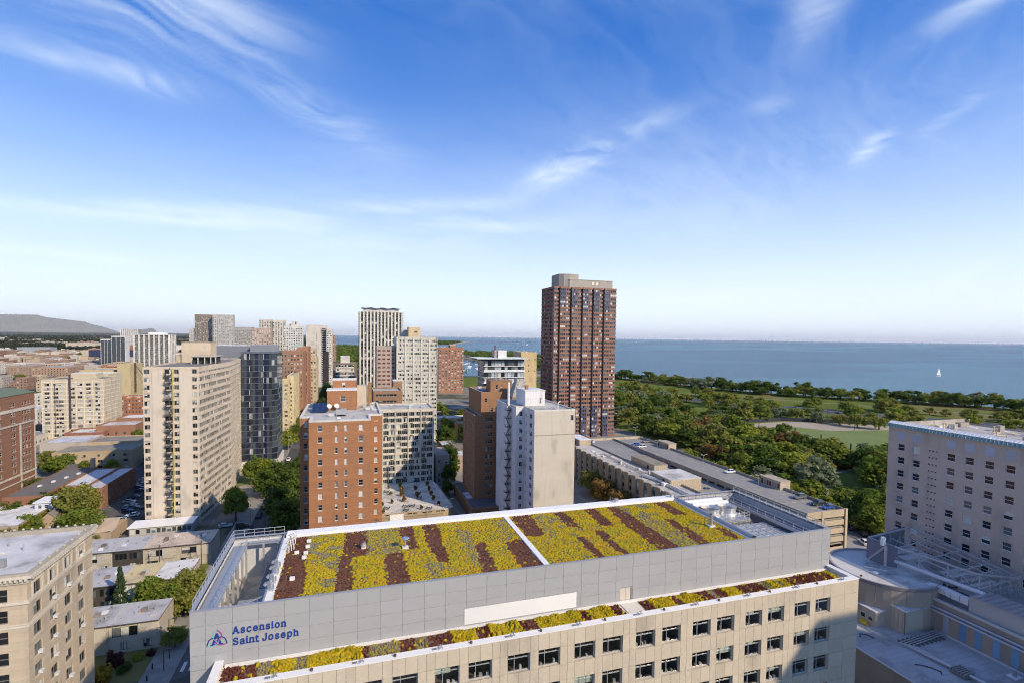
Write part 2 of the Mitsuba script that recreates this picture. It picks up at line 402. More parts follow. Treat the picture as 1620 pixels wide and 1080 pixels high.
# the street beside the hospital, its pavements and kerbs, and the crossing
def box_struct(name, x0, x1, y0, y1, z0, z1, bsdf, col=(.3, .3, .3)):
    m = Mesh(); m.box(x0, x1, y0, y1, z0, z1, col); return struct(name, m, bsdf)
m = Mesh(); m.quad((-34.5, 20, .03), (-19.5, 20, .03), (-19.5, 900, .03), (-34.5, 900, .03), (.1, .1, .1)); struct('street', m, 'asphalt')
box_struct('pavement', -40.4, -34.5, 20, 292, -.1, .14, 'paving'); box_struct('pavement', -19.5, -16.6, 20, 300, -.1, .14, 'paving')
m = Mesh(); m.quad((-140, 108, .05), (-40.4, 108, .05), (-40.4, 118, .05), (-140, 118, .05), (.1, .1, .1)); struct('side_street', m, 'asphalt')
m = Mesh(); m.quad((-16, 84, .05), (104, 84, .05), (104, 190, .05), (-16, 190, .05), (.1, .1, .1)); struct('service_lane', m, 'asphalt')
m = Mesh()
for k in range(9): m.quad((-33.6 + k * 1.55, 119, .07), (-32.9 + k * 1.55, 119, .07), (-32.9 + k * 1.55, 122.4, .07), (-33.6 + k * 1.55, 122.4, .07), (.62, .62, .6))
struct('crossing_stripes', m, 'matte')
m = Mesh()
for k in range(70): m.quad((-27.1, 24 + k * 12, .07), (-26.9, 24 + k * 12, .07), (-26.9, 30 + k * 12, .07), (-27.1, 30 + k * 12, .07), (.62, .62, .6))
struct('lane_stripes', m, 'matte')
m = Mesh(); m.quad((-108, 204, .05), (-72, 204, .05), (-72, 345, .05), (-108, 345, .05), (.1, .1, .1)); struct('parking_lot', m, 'asphalt')
m = Mesh()
for k in range(46):
    for x in (-103, -90, -79): m.quad((x - 4, 208 + 2.8 * k, .08), (x, 208 + 2.8 * k, .08), (x, 208.14 + 2.8 * k, .08), (x - 4, 208.14 + 2.8 * k, .08), (.6, .6, .58))
struct('bay_stripes', m, 'matte')
m = Mesh(); m.quad((-36, 262, .16), (-36, 286, .16), (-50, 286, .16), (-52, 262, .16), (.2, .2, .2)); struct('forecourt_lawn', m, 'field_grass')
m = Mesh(); m.quad((-66, 116, .04), (-40.5, 116, .04), (-40.5, 182, .04), (-66, 182, .04), (.2, .2, .2)); struct('garden_ground', m, 'turf')
m = Mesh(); m.quad((-128, 190, .05), (-109, 190, .05), (-109, 300, .05), (-150, 300, .05), (.2, .2, .2)); struct('garden_ground', m, 'turf')

# the flat-topped ridge on the horizon
def ray(px, py):
    r = np.cross(FWD, UP); return FWD + r * (px - 810) / 811 - UP * (py - 566) / 811
prof = [(-260, 488), (-150, 492), (-60, 495), (0, 497.3), (58, 498), (74, 502), (100, 505), (134, 509), (146, 513.5), (160, 516), (172, 520), (184, 523.6), (192, 527.2), (214, 527.2), (219, 524.5), (224, 521.5), (238, 519.3), (243, 520), (247, 523.5), (249, 527.4), (280, 528.6)]
xs = np.arange(-260, 281, 2.0); ys = np.interp(xs, [p[0] for p in prof], [p[1] for p in prof]); D = 55000.0
rows = []
for k, (dd, h) in enumerate(((-6000, 0.0), (-3500, .45), (-1200, .86), (0, 1.0), (2000, .95), (6000, .0))):
    pts = []
    for x, y in zip(xs, ys):
        d = ray(x, y); d0 = d / np.hypot(d[0], d[1]); top = max(70 + d0[2] * D, 4)
        q = d0[:2] * (D + dd); pts.append((q[0], q[1], top * h * (1 + (.12 * (meshkit.noise(np.array([x * .09, k * 3.7, 0.])) - .5) if 0 < k < 3 else 0)) - .5 * (h == 0)))
    rows.append(pts)
v = np.array(rows).reshape(-1, 3); nx = len(xs); f = []
for a in range(len(rows) - 1):
    for b in range(nx - 1):
        i = a * nx + b; f += [[i, i + 1, i + nx + 1], [i, i + nx + 1, i + nx]]
m = Mesh(); m.add(v, f, (.2, .2, .27)); struct('ridge', m, 'hill_scrub')
scene['haze'] = {'type': 'cube', 'to_world': T().translate([0, 197000, 1148]).scale([405000, 208000, 1152]), 'bsdf': {'type': 'null'}, 'interior': {'type': 'ref', 'id': 'haze_air'}}
labels['haze'] = {'kind': 'stuff', 'label': 'thin pale haze in the air over the whole city and lake', 'category': 'haze'}

# ---------------------------------------------------------------- the hospital in front
H = thing('hospital', 'beige stone hospital with grey metal penthouse and planted yellow and red roof', 'hospital')
BE, GR = (.52, .455, .355), (.335, .34, .345)
X0, X1, YF, YG, YB, ZT = -14.0, 73.9, 57.0, 62.0, 83.6, 39.9
wx = []
for k in range(9):
    wx += [9.3 + 8.72 * (k - 2), 9.3 + 8.72 * (k - 2) + 3.93]
heads = [31.95 - 4.32 * k for k in range(7)]
wins = [(x - X0, x + 2.85 - X0, h - 2.25, h) for h in heads for x in wx if X0 + .4 < x < X1 - 3]
m = Mesh(); wall(m, (X0, YF + .09), (X1, YF + .09), 0, 34.0, wins, (.22, .19, .15), rev=.5, revcol=(.52, .45, .35))
wall(m, (X1 - .03, YF + .1), (X1 - .03, YB + 1.6), 0, 34.0, [], BE, rev=0); wall(m, (X0, YB), (X0, YF + .1), 0, 34.0, [], BE, rev=0); wall(m, (X1 - .03, YB + 1.6), (X0, YB + 1.6), 0, 34.0, [], BE, rev=0)
put('wall', m, 'masonry', parent=H)
# stone panels stand proud of the backing with open joints
cols = sorted({X0} | {x for x in wx if X0 < x < X1 - 3} | {x + 2.85 for x in wx if X0 < x < X1 - 3} | {X1})
zrows = [34.0]
for h in heads: zrows += [h, h - 2.25]
for i in range(len(cols) - 1):
    a, b = cols[i], cols[i + 1]
    for k in range(len(zrows) - 1):
        zt, zb = zrows[k], zrows[k + 1]
        if zt < 17: continue
        if k % 2 == 1 and any(abs(a - x) < .01 for x in wx): continue
        nsp = 2 if b - a > 1.6 else 1
        for q in range(nsp):
            u0, u1 = a + (b - a) * q / nsp + .018, a + (b - a) * (q + 1) / nsp - .018
            m = Mesh(); m.box(u0, u1, YF + .01, YF + .086, zb + .016, zt - .016, jit(BE, .045)); put('stone_panel', m, 'masonry', parent=H)
SASH = (.58, .60, .60)
for w in wins:
    a, b, e, f = w; a += X0; b += X0
    if f < 20: continue
    y = YF + .42; m = Mesh()
    for u0, u1, z0, z1 in ((a, a + .08, e, f), (b - .08, b, e, f), (a + .08, b - .08, e, e + .09), (a + .08, b - .08, f - .08, f), (a + .08, b - .08, f - .68, f - .60), (a + .9, a + .97, e + .09, f - .68), (a + .9, a + .97, f - .60, f - .08)):
        m.box(u0, u1, y - .05, y + .06, z0, z1, SASH)
    wk = put('window', m, 'galvanised', parent=H)
    m = Mesh(); m.quad((a + .05, y + .03, e + .05), (b - .05, y + .03, e + .05), (b - .05, y + .03, f - .05), (a + .05, y + .03, f - .05), (.05, .06, .06)); put('pane', m, 'clear_glass', parent=wk)
    m = Mesh(); r = rng.random()                                   # the room behind: floor, walls, and sometimes a blind or furniture
    m.quad((a - .6, y + 2.6, e - .8), (b + .6, y + 2.6, e - .8), (b + .6, y + 2.6, f + .4), (a - .6, y + 2.6, f + .4), jit((.10, .105, .10), .3))
    m.quad((a - .6, y + .1, e - .8), (b + .6, y + .1, e - .8), (b + .6, y + 2.6, e - .8), (a - .6, y + 2.6, e - .8), (.10, .09, .08)); m.quad((a - .6, y + .1, f + .4), (a - .6, y + 2.6, f + .4), (b + .6, y + 2.6, f + .4), (b + .6, y + .1, f + .4), (.3, .3, .3))
    for x in (a - .6, b + .6): m.quad((x, y + .1, e - .8), (x, y + 2.6, e - .8), (x, y + 2.6, f + .4), (x, y + .1, f + .4), (.14, .14, .13))
    if r < .22:
        h = f - rng.uniform(.5, 1.7)
        for k in range(3 if rng.random() < .4 else 2): m.quad((a + .1 + k * .92, y + .16, h), (a + .95 + k * .92, y + .16, h), (a + .95 + k * .92, y + .16, f - .05), (a + .1 + k * .92, y + .16, f - .05), jit((.34, .40, .34), .15))
    for k in range(rng.integers(0, 4)):
        x = rng.uniform(a + .2, b - .5); m.box(x, x + rng.uniform(.15, .4), y + .2, y + .5, e - .1, e + rng.uniform(.15, .5), jit((.3, .3, .3), .6))
    put('room', m, 'matte', parent=wk)
# lower roof strip: cream gravel, curb, coping
m = Mesh(); m.quad((X0, YF + .3, 33.35), (X1, YF + .3, 33.35), (X1, YG, 33.35), (X0, YG, 33.35), (.60, .55, .46)); put('ledge_roof', m, 'roofing', parent=H)
m = Mesh(); m.box(X0 - .1, X1 + .08, YF - .06, YF + .95, 34.0, 34.09, (.74, .73, .70)); m.box(X0 + .9, X1 - .9, YF + .72, YF + .94, 33.36, 33.99, (.68, .66, .61)); m.box(X1 - .85, X1 + .08, YF + .955, YG, 34.0, 34.09, (.62, .63, .64)); m.box(X1 - .6, X1 - .1, YF + 1, YG, 33.3, 33.995, (.6, .6, .6))
m.box(X0 - .1, X0 + .8, YF + .955, YG, 34.0, 34.09, (.74, .73, .70)); m.box(X0, X0 + .7, YF + 1, YG, 33.3, 33.995, (.66, .65, .6)); m.box(X0 + .9, X1 - .9, YG - .42, YG - .08, 33.36, 33.62, (.70, .68, .63))
put('coping', m, 'paint', parent=H)
for k, x in enumerate(np.arange(-8.5, 72, 8.75)):                 # scuppers and anchors on the coping
    m = Mesh(); m.box(x, x + .55, YF + .28, YF + .62, 34.092, 34.13, (.25, .25, .25)); m.box(x + .75, x + .9, YF + .2, YF + .6, 34.092, 34.22, (.4, .4, .4)); m.bar((x + .9, YF + .3, 34.13), (x + 1.25, YF + .6, 34.5), .05, (.38, .38, .38)); m.bar((x + 1.25, YF + .3, 34.12), (x + .95, YF + .62, 34.45), .05, (.38, .38, .38)); put('roof_anchor', m, 'galvanised', parent=H)
    m = Mesh(); m.bar((x + 4.6, YF + .4, 34.09), (x + 4.6, YF + .4, 34.3), .17, (.12, .085, .06), 7); put('vent_cap', m, 'matte', parent=H)
# grey penthouse
m = Mesh()
wall(m, (-16.45, YG + .08), (73.75, YG + .08), 33.36, ZT, [], (.19, .19, .195), rev=0); wall(m, (-16.45, YG + .08), (X0 - .02, YG + .08), 0, 33.36, [], (.19, .19, .195), rev=0)
wall(m, (73.75, YG + .08), (73.75, YB), 33.36, ZT, [], GR, rev=0); wall(m, (-16.45, YB), (-16.45, YG + .08), 0, ZT, [], GR, rev=0)
wall(m, (73.75, YB), (-16.45, YB), 33.0, ZT, [], GR, rev=0)
wall(m, (-9.3, YG + .5), (-9.3, YB - .5), 33.9, 39.6, [], (.45, .46, .47), rev=0); wall(m, (59.0, YB - .5), (59.0, YG + .5), 34.9, 39.6, [], (.40, .41, .42), rev=0)
wall(m, (-16.1, YG + .5), (-16.1, YB - .5), 33.9, 39.6, [], (.48, .49, .50), rev=0); wall(m, (-9.3, YB - .5), (-16.1, YB - .5), 33.9, 39.6, [], (.48, .49, .50), rev=0)
wall(m, (73.4, YB - .5), (73.4, YG + .5), 34.9, 39.6, [], (.36, .37, .38), rev=0); wall(m, (73.4, YB - .5), (59, YB - .5), 34.9, 39.6, [], (.40, .41, .42), rev=0)
wall(m, (-16.1, YG + .5), (-9.3, YG + .5), 33.9, 39.6, [], (.48, .49, .50), rev=0); wall(m, (73.4, YG + .5), (59, YG + .5), 34.9, 39.6, [], (.40, .41, .42), rev=0)
put('penthouse_wall', m, 'paint', parent=H)
lou, door = sbox(13.8, 33.72, 29.25, 35.8), sbox(35.85, 33.37, 37.75, 35.42)
gx = [-16.5] + list(np.arange(-15.0, 73.5, 2.64)) + [73.8]; gz = [33.38, 35.0, 36.6, 38.2, ZT]
for a, b in zip(gx[:-1], gx[1:]):
    for e, f in zip(gz[:-1], gz[1:]):
        P = sbox(a + .017, e + .011, b - .017, f - .011).difference(lou.buffer(.06, join_style=2)).difference(door.buffer(.03, join_style=2)); m = Mesh()
        for g in getattr(P, 'geoms', [P]):
            if g.is_empty or g.area < .02: continue
            q = trimesh.creation.extrude_polygon(g, .06, engine='earcut'); vv = q.vertices; m.add(np.column_stack([vv[:, 0], YG + .06 - vv[:, 2], vv[:, 1]])[q.faces].reshape(-1, 3), np.arange(len(q.faces) * 3).reshape(-1, 3), jit(GR, .02))
        put('metal_panel', m, 'paint', parent=H)
for f in np.arange(33.36, 17, -1.62):
    m = Mesh(); m.box(-16.49, X0 - .03, YG, YG + .06, f - 1.6, f - .02, jit(GR, .02)); put('metal_panel', m, 'paint', parent=H)
for e in np.arange(0.2, 39, 3.2):
    for a in np.arange(YG + .1, YB - .1, 2.65):
        if e < 20: continue
        m = Mesh(); m.box(-16.52, -16.46, a + .014, min(a + 2.63, YB), e + .01, min(e + 3.18, ZT), jit(GR, .02)); put('side_panel', m, 'paint', parent=H)
m = Mesh(); m.box(13.75, 29.3, YG - .02, YG + .02, 35.8, 35.86, (.25, .25, .26)); m.box(13.75, 29.3, YG - .02, YG + .02, 33.67, 33.72, (.25, .25, .26)); m.box(13.72, 13.78, YG - .02, YG + .02, 33.72, 35.8, (.25, .25, .26)); m.box(29.25, 29.31, YG - .02, YG + .02, 33.72, 35.8, (.25, .25, .26))
L_ = put('louvre', m, 'paint', parent=H)
for k in range(18):
    z = 33.73 + k * .115; m = Mesh(); m.quad((13.8, YG - .015, z), (29.25, YG - .015, z), (29.25, YG + .055, z + .125), (13.8, YG + .055, z + .125), (.54, .54, .535)); put('slat', m, 'paint', parent=L_)
m = Mesh(); m.box(35.88, 37.55, YG + .07, YG + .12, 33.4, 35.38, (.52, .48, .40)); m.box(37.55, 37.74, YG - .02, YG + .1, 33.4, 35.4, (.22, .21, .2)); m.box(35.85, 37.75, YG - .02, YG + .1, 35.38, 35.43, (.25, .24, .22)); m.box(36.7, 36.73, YG + .04, YG + .075, 33.42, 35.36, (.30, .28, .24)); m.box(36.78, 36.86, YG, YG + .07, 34.3, 34.38, (.3, .3, .3)); put('door', m, 'paint', parent=H)
m = Mesh(); m.box(35.6, 38.0, YF + 1.5, YG - .05, 33.36, 33.43, (.66, .62, .54)); put('door_step', m, 'matte', parent=H)
# penthouse roof deck, white upstands, grey cap
m = Mesh(); m.quad((-9.3, YG, 39.62), (59, YG, 39.62), (59, YB - 1.3, 39.62), (-9.3, YB - 1.3, 39.62), (.66, .63, .56)); put('roof_deck', m, 'roofing', parent=H)
m = Mesh(); m.box(-9.0, 58.9, YB - 1.75, YB + .06, 39.7, 40.15, (.78, .78, .78)); m.box(24.72, 25.5, YG + .3, YB - 1.76, 39.63, 39.82, (.74, .72, .68)); m.box(-9.28, -8.5, YG + .2, YB - 1.76, 39.63, 39.80, (.74, .72, .67)); m.box(58.2, 58.55, YG + .2, YB - 1.76, 39.63, 39.82, (.78, .76, .7)); put('white_upstand', m, 'paint', parent=H)
m = Mesh(); m.box(-16.53, 73.83, YG - .03, YG + .3, ZT, ZT + .07, (.44, .445, .45)); m.box(-16.53, -16.1, YG + .31, YB, ZT, ZT + .07, (.44, .445, .45)); m.box(73.4, 73.83, YG + .31, YB, ZT, ZT + .07, (.44, .445, .45)); m.box(-16.09, -9.05, YB - .4, YB + .05, ZT, ZT + .07, (.44, .445, .45)); m.box(59.3, 73.39, YB - .4, YB + .05, ZT, ZT + .07, (.44, .445, .45)); put('cap_flashing', m, 'galvanised', parent=H)
m = Mesh(); m.bar((58.85, YG + .25, 39.9), (58.85, YB + .1, 39.9), .42, (.36, .37, .39), 10); put('roll_edge', m, 'galvanised', parent=H)
m = Mesh(); m.bar((-9.35, YG + .2, 39.75), (-9.35, YB - .2, 39.75), .16, (.36, .37, .38), 4); put('well_edge', m, 'galvanised', parent=H)
m = Mesh(); m.quad((-16.1, YG + .5, 33.95), (-9.3, YG + .5, 33.95), (-9.3, YB - .5, 33.95), (-16.1, YB - .5, 33.95), (.62, .57, .47)); put('well_floor', m, 'roofing', parent=H)
m = Mesh(); m.quad((59, YG + .5, 34.95), (73.4, YG + .5, 34.95), (73.4, YB - .5, 34.95), (59, YB - .5, 34.95), (.34, .34, .34)); put('well_floor', m, 'roofing', parent=H)
# steel in the open plant wells
ST = (.50, .51, .52)
m = Mesh(); rail(m, [(-16.3, YG + .4, ZT + .07), (-16.3, YB - .2, ZT + .07), (-9.4, YB - .2, ZT + .07)], 1.0, 1.3, .05, ST); put('railing', m, 'galvanised', parent=H)
m = Mesh()
m.box(-15.9, -14.2, YG + .6, YB - 1.9, 39.2, 39.3, (.42, .43, .44)); m.box(-14.2, -9.6, YB - 1.9, YB - .6, 39.2, 39.3, (.42, .43, .44))
for y in np.arange(YG + 1.2, YB - .6, 2.9):
    m.box(-14.35, -14.1, y, y + .25, 33.95, 39.2, ST); m.bar((-15.9, y, 37.6), (-14.2, y, 39.15), .06, ST)
for x in (-12.2, -10.2): m.box(x, x + .25, YB - 2.1, YB - 1.85, 33.95, 39.2, ST)
put('catwalk', m, 'galvanised', parent=H)
m = Mesh(); rail(m, [(-14.2, YG + .7, 39.3), (-14.2, YB - 2, 39.3), (-9.8, YB - 2, 39.3)], 1.0, 1.5, .04, ST); rail(m, [(-14.3, YG + .6, 38.6), (-11.5, YG + .6, 38.6), (-9.5, YG + 2.6, 38.6)], 1.0, 1.0, .05, ST); put('railing', m, 'galvanised', parent=H)
m = Mesh(); m.box(-12.5, -9.4, YG + .7, YG + 4.2, 38.45, 38.55, (.3, .31, .32))
for y in np.arange(YG + .8, YG + 4.1, .35): m.box(-12.5, -9.4, y, y + .06, 38.56, 38.6, (.45, .46, .47))
put('grating', m, 'galvanised', parent=H)
m = Mesh(); rail(m, [(73.2, YG + .6, ZT - .1), (73.2, YB - .3, ZT - .1)], 1.0, 1.7, .05, ST); m.box(71.2, 72.9, YG + .7, YB - .7, 38.3, 38.4, (.16, .18, .24)); rail(m, [(71.2, YG + .7, 38.4), (71.2, YB - .8, 38.4)], 1.0, 2.0, .05, ST); m.box(70.95, 71.2, YG + .7, YB - .6, 38.1, 38.6, (.5, .51, .52)); put('railing', m, 'galvanised', parent=H)
m = Mesh(); rail(m, [(64.5, YG + .6, 38.2), (70.9, YG + .6, 38.2)], 1.0, 1.5, .06, ST); rail(m, [(61.5, YB - 1.2, 39.2), (70.9, YB - 1.2, 39.2)], 1.0, 1.6, .05, ST); m.box(61.5, 70.9, YB - 1.5, YB - .55, 39.0, 39.2, (.45, .46, .47)); put('railing', m, 'galvanised', parent=H)
for x in (60.2, 61.6):
    m = Mesh(); m.bar((x - 1, YB - 2.4 - (x - 60.2) * 1.2, 39.2), (68.5, YB - 2.4 - (x - 60.2) * 1.2, 39.2), .5, (.70, .71, .71), 10); put('duct', m, 'paint', parent=H)

# planted roof: sedum in beds, as many small domes
RED = [[(-7.6, 82.3), (-6.2, 81.9), (-5.4, 62), (-8.6, 62)], [(-.5, 82), (2.2, 82), (2.2, 72.8), (-.7, 73)], [(-1.1, 72.7), (0, 72.4), (0, 62), (-1.5, 62)], [(5, 71.8), (6.9, 72), (6.9, 62), (4.6, 62)],
       [(11.6, 82.5), (13.2, 82.5), (12.5, 67.4), (11.5, 68.3), (10.9, 75.8)], [(7.7, 82.5), (9.2, 82.5), (9.2, 73.1), (8.2, 73.2)], [(17.8, 72.3), (18.7, 71.4), (18.2, 62), (16.7, 63.1)], [(22.1, 71.6), (25.2, 72), (24.9, 62.4), (21.8, 62.2)],
       [(26, 83), (29.3, 83), (28.5, 72.9), (26.2, 72.9)], [(34.1, 83), (35.5, 83), (35.3, 74.3), (33.9, 75.5)], [(39.9, 83), (41.3, 83), (40.9, 73.6), (39.4, 74.3)], [(44.6, 83), (45.6, 82), (45.9, 74), (45.8, 62.6), (43, 62.6), (43.1, 72.9)],
       [(33.1, 70.2), (33.9, 70.1), (33.8, 62.6), (33, 62.6)], [(37, 72.4), (37.9, 72.2), (37.5, 62.8), (36.7, 62.8)], [(54.3, 83.6), (56, 83.2), (55.8, 74.8), (53.9, 75)], [(50.8, 73.4), (51.8, 73.1), (51.2, 62.6), (49.8, 62.8)], [(56.4, 68.1), (57.5, 67.8), (57.3, 64), (56.1, 63.9)]]
OLV = [[(2.1, 82), (7.6, 82), (7, 71.9), (2.2, 72.5)], [(15.7, 78.3), (17.9, 77.2), (17.2, 65.3), (15.6, 63.8)], [(9.7, 70.3), (11.6, 66.9), (10.8, 62.3), (9.6, 62.7)], [(22.2, 81), (24.4, 81), (23.9, 72.9), (22.1, 72.1)], [(46.3, 75), (49.8, 73.5), (49.6, 62.8), (45.9, 62.8)], [(29.6, 82), (31, 82), (30.6, 72), (29, 72)]]
MIX_ = [[(-5.9, 81.5), (-.8, 81.5), (-.7, 75), (-5.9, 73.1)], [(-3.4, 75), (-1, 77), (-1.4, 62), (-3.2, 62)], [(31.2, 82), (33.8, 82), (33.5, 71), (31.2, 74)], [(45.8, 82.5), (53, 82.5), (50, 73.6), (46, 73.6)]]
from shapely.prepared import prep
SED = {'red': [prep(Polygon(p).buffer(.28, join_style=2)) for p in RED], 'olive': [prep(Polygon(p)) for p in OLV], 'mix': [prep(Polygon(p)) for p in MIX_]}
def bed_kind(x, y):
    wx_ = x + .5 * (meshkit.noise(V(x * .9, y * .9, 1)) - .5) + .5 * (meshkit.noise(V(x * 2.3, y * 2.3, 5)) - .5); P = Point(wx_, y + .9 * (meshkit.noise(V(x * .8, y * .8, 9)) - .5))
    for k in ('red', 'olive', 'mix'):
        if any(q.contains(P) for q in SED[k]):
            if k == 'mix': return 'olive' if meshkit.noise(V(x * .8, y * .8, 3)) > .52 else 'yellow'
            return k if rng.random() > (.015 if k == 'red' else .3) else 'yellow'
    return 'yellow' if rng.random() > .05 + .25 * (meshkit.noise(V(x * 1.1, y * .7, 6)) > .72) else 'olive'
TONE = {'red': [(.115, .036, .026), (.135, .05, .033), (.09, .03, .026)], 'yellow': [(.40, .295, .016), (.35, .29, .02), (.42, .27, .02), (.31, .265, .022), (.38, .30, .018)], 'olive': [(.24, .22, .08), (.20, .175, .13), (.27, .24, .055), (.22, .17, .12)]}
ang = np.arange(6) * np.pi / 3
def dome(m, x, y, z, r, h, col):
    a = ang + rng.uniform(0, 6); c, s = np.cos(a), np.sin(a)
    rr = r * rng.uniform(.8, 1.2, 6)
    v = np.vstack([np.column_stack([x + c * rr, y + s * rr, np.full(6, z)]), np.column_stack([x + c * rr * .62, y + s * rr * .62, z + h * rng.uniform(.55, .95, 6)]), [[x, y, z + h]]])
    f = []
    for i in range(6):
        j = (i + 1) % 6; f += [[i, j, 6 + j], [i, 6 + j, 6 + i], [6 + i, 6 + j, 12]]
    m.add(v, f, col)
beds = {k: Mesh() for k in TONE}
soil = Mesh()
for x0, x1 in ((-8.35, 24.6), (25.6, 58.1)):
    soil.quad((x0, YG + .45, 39.64), (x1, YG + .45, 39.64), (x1, YB - 1.95, 39.64), (x0, YB - 1.95, 39.64), (.14, .105, .075))
    for x in np.arange(x0 + .1, x1, .29):
        for y in np.arange(YG + .5, YB - 1.9, .29):
            px, py = x + rng.uniform(-.13, .13), y + rng.uniform(-.13, .13)
            k = bed_kind(px, py)
            if rng.random() < (.04 if k != 'olive' else .12): continue
            t = TONE[k]; q = meshkit.noise(V(px * .6, py * .6, 2)); big = k != 'red'
            r = rng.uniform(.15, .25) if big else rng.uniform(.10, .18)
            dome(beds[k], px, py, 39.64, r, r * rng.uniform(.35, .7) if big else rng.uniform(.05, .10), jit(t[min(int(q * len(t) * .999 + rng.uniform(-.6, .6)) % len(t), len(t) - 1)], .14))
# the ledge bed: fuller clumps
lk = []
for p in [(335, 'red'), (380, 'mix'), (430, 'yellow'), (490, 'mix'), (520, 'yellow')]: pass
ledge = [(-13, -9.6, 'red'), (-9.6, -8.2, 'olive'), (-8.2, -5.8, 'yellow'), (-5.8, -4.6, 'mix'), (-4.6, 1.4, 'yellow'), (1.4, 2.2, 'red'), (2.2, 5.6, 'olive'), (5.6, 7.4, 'red'), (7.4, 9, 'olive'), (9, 12, 'red'), (12, 15, 'yellow'), (15, 16.6, 'red'), (16.6, 20.6, 'yellow'), (20.6, 22.9, 'red'), (22.9, 29, 'yellow'), (29, 30.2, 'red'), (30.2, 33.6, 'yellow'), (33.6, 35.2, 'red'),
         (38.3, 39.7, 'red'), (39.7, 43.3, 'yellow'), (43.3, 44.4, 'red'), (44.4, 47.2, 'yellow'), (47.2, 49.6, 'red'), (49.6, 50.5, 'olive'), (50.5, 51.8, 'red'), (51.8, 54.4, 'yellow'), (54.4, 58.6, 'red'), (58.6, 60, 'olive'), (60, 61.5, 'yellow'), (61.5, 62.4, 'olive'), (62.4, 63.2, 'yellow'), (63.2, 71.5, 'red'), (71.5, 72.6, 'yellow')]
for a, b, k in ledge:
    soil.quad((a, YF + 2.05, 33.37), (b, YF + 2.05, 33.37), (b, YG - .45, 33.37), (a, YG - .45, 33.37), (.17, .14, .11))
    for x in np.arange(a + .1, b, .27):
        for y in np.arange(YF + 2.1, YG - .5, .27):
            kk = k if k != 'mix' else ('yellow' if meshkit.noise(V(x * .9, y * .9, 4)) > .5 else 'olive')
            if rng.random() < .08: continue
            if rng.random() < .05: kk = 'yellow'
            hump = .10 + .5 * meshkit.noise(V(x * .85, y * .85, 12)) ** 1.5
            r = rng.uniform(.16, .28) if kk == 'yellow' else rng.uniform(.12, .2)
            dome(beds[kk], x + rng.uniform(-.12, .12), y + rng.uniform(-.14, .14), 33.37, r, hump if kk == 'yellow' else hump * .5 + .04, jit(TONE[kk][int(rng.integers(len(TONE[kk])))], .2))
put('bed_soil', soil, 'matte', parent=H)
for k, nm in (('red', 'dark red'), ('yellow', 'yellow green'), ('olive', 'grey green')):
    put('sedum', beds[k], 'matte', parent=H, label=f'low {nm} sedum growing in stripes over the roof beds', kind='stuff')
# ---------------------------------------------------------------- generic building
def do_windows(b, p0, p1, wins, s, single=None):
    """Windows of one wall: each its own part, or all as one part where they are too small to pick apart."""
    kw = {k: s[k] for k in ('rev', 'style', 'frame', 'k', 'tones', 'bar', 'sill', 'even') if k in s}
    if s.get('each', True) and single is None:
        for w in wins:
            m = Mesh(); window(m, p0, p1, w, **kw); put('window', m, 'pane', parent=b)
    else:
        m = Mesh() if single is None else single
        for w in wins: window(m, p0, p1, w, **kw)
        if single is None: put('window', m, 'pane', parent=b, kind='stuff')


def face_pts(f, x0, x1, y0, y1): return {'s': ((x0, y0), (x1, y0)), 'e': ((x1, y0), (x1, y1)), 'n': ((x1, y1), (x0, y1)), 'w': ((x0, y1), (x0, y0))}[f]


def spread(L, n, edge=1.0): return list(np.linspace(edge, L - edge, n)) if n > 1 else [L / 2]


def block(name, label, x0, x1, y0, y1, z, col, faces=None, roofcol=(.45, .44, .42), cap=None, par=.8, base=0.0, course=0, group=None, cat='building', parent=None, wallname='wall'):
    b = parent or thing(name, label, cat, group)
    m = Mesh(); jobs = []
    for f in 'senw':
        p0, p1 = face_pts(f, x0, x1, y0, y1); s = (faces or {}).get(f); wins = []
        if s:
            L = math.hypot(p1[0] - p0[0], p1[1] - p0[1]); us = s['us'] if 'us' in s else spread(L, s['n'], s.get('edge', 1.5))
            wins = [w for w in grid_wins(us, s['w'], s['z'], s['h']) if w[0] > .05 and w[1] < L - .05 and w[2] > base + .05 and w[3] < z - .05]
            jobs.append((p0, p1, wins, s))
        wall(m, p0, p1, base, z, wins, col, rev=(s or {}).get('rev', .2), course=course)
    put(wallname, m, 'masonry', parent=b)
    for p0, p1, wins, s in jobs: do_windows(b, p0, p1, wins, s)
    flat_roof(b, rect(x0, x1, y0, y1), z, h=par, wallcol=col, roofcol=roofcol, cap=cap)
    return b


def rooftop(b, x0, x1, y0, y1, z, n, seed, col=(.5, .5, .49)):
    """Small roof plant: boxes, curbs and pipes."""
    r = random.Random(seed)
    for _ in range(n):
        x, y = r.uniform(x0 + 1, x1 - 1), r.uniform(y0 + 1, y1 - 1); k = r.random(); m = Mesh()
        if k < .4: w, l, h = r.uniform(.6, 1.8), r.uniform(.6, 2.0), r.uniform(.5, 1.4); m.box(x, x + w, y, y + l, z + .02, z + h, jit(col, .25)); nm = 'roof_unit'
        elif k < .75: m.bar((x, y, z), (x, y, z + r.uniform(.5, 1.3)), r.uniform(.1, .22), jit((.42, .42, .42), .3), 6); nm = 'vent_pipe'
        else: w, l = r.uniform(.8, 1.6), r.uniform(.8, 1.6); m.box(x, x + w, y, y + l, z + .02, z + .3, jit((.6, .6, .6), .2)); nm = 'roof_hatch'
        put(nm, m, 'paint', parent=b)


def floors(z0, pitch, n): return [z0 + pitch * k for k in range(n)]

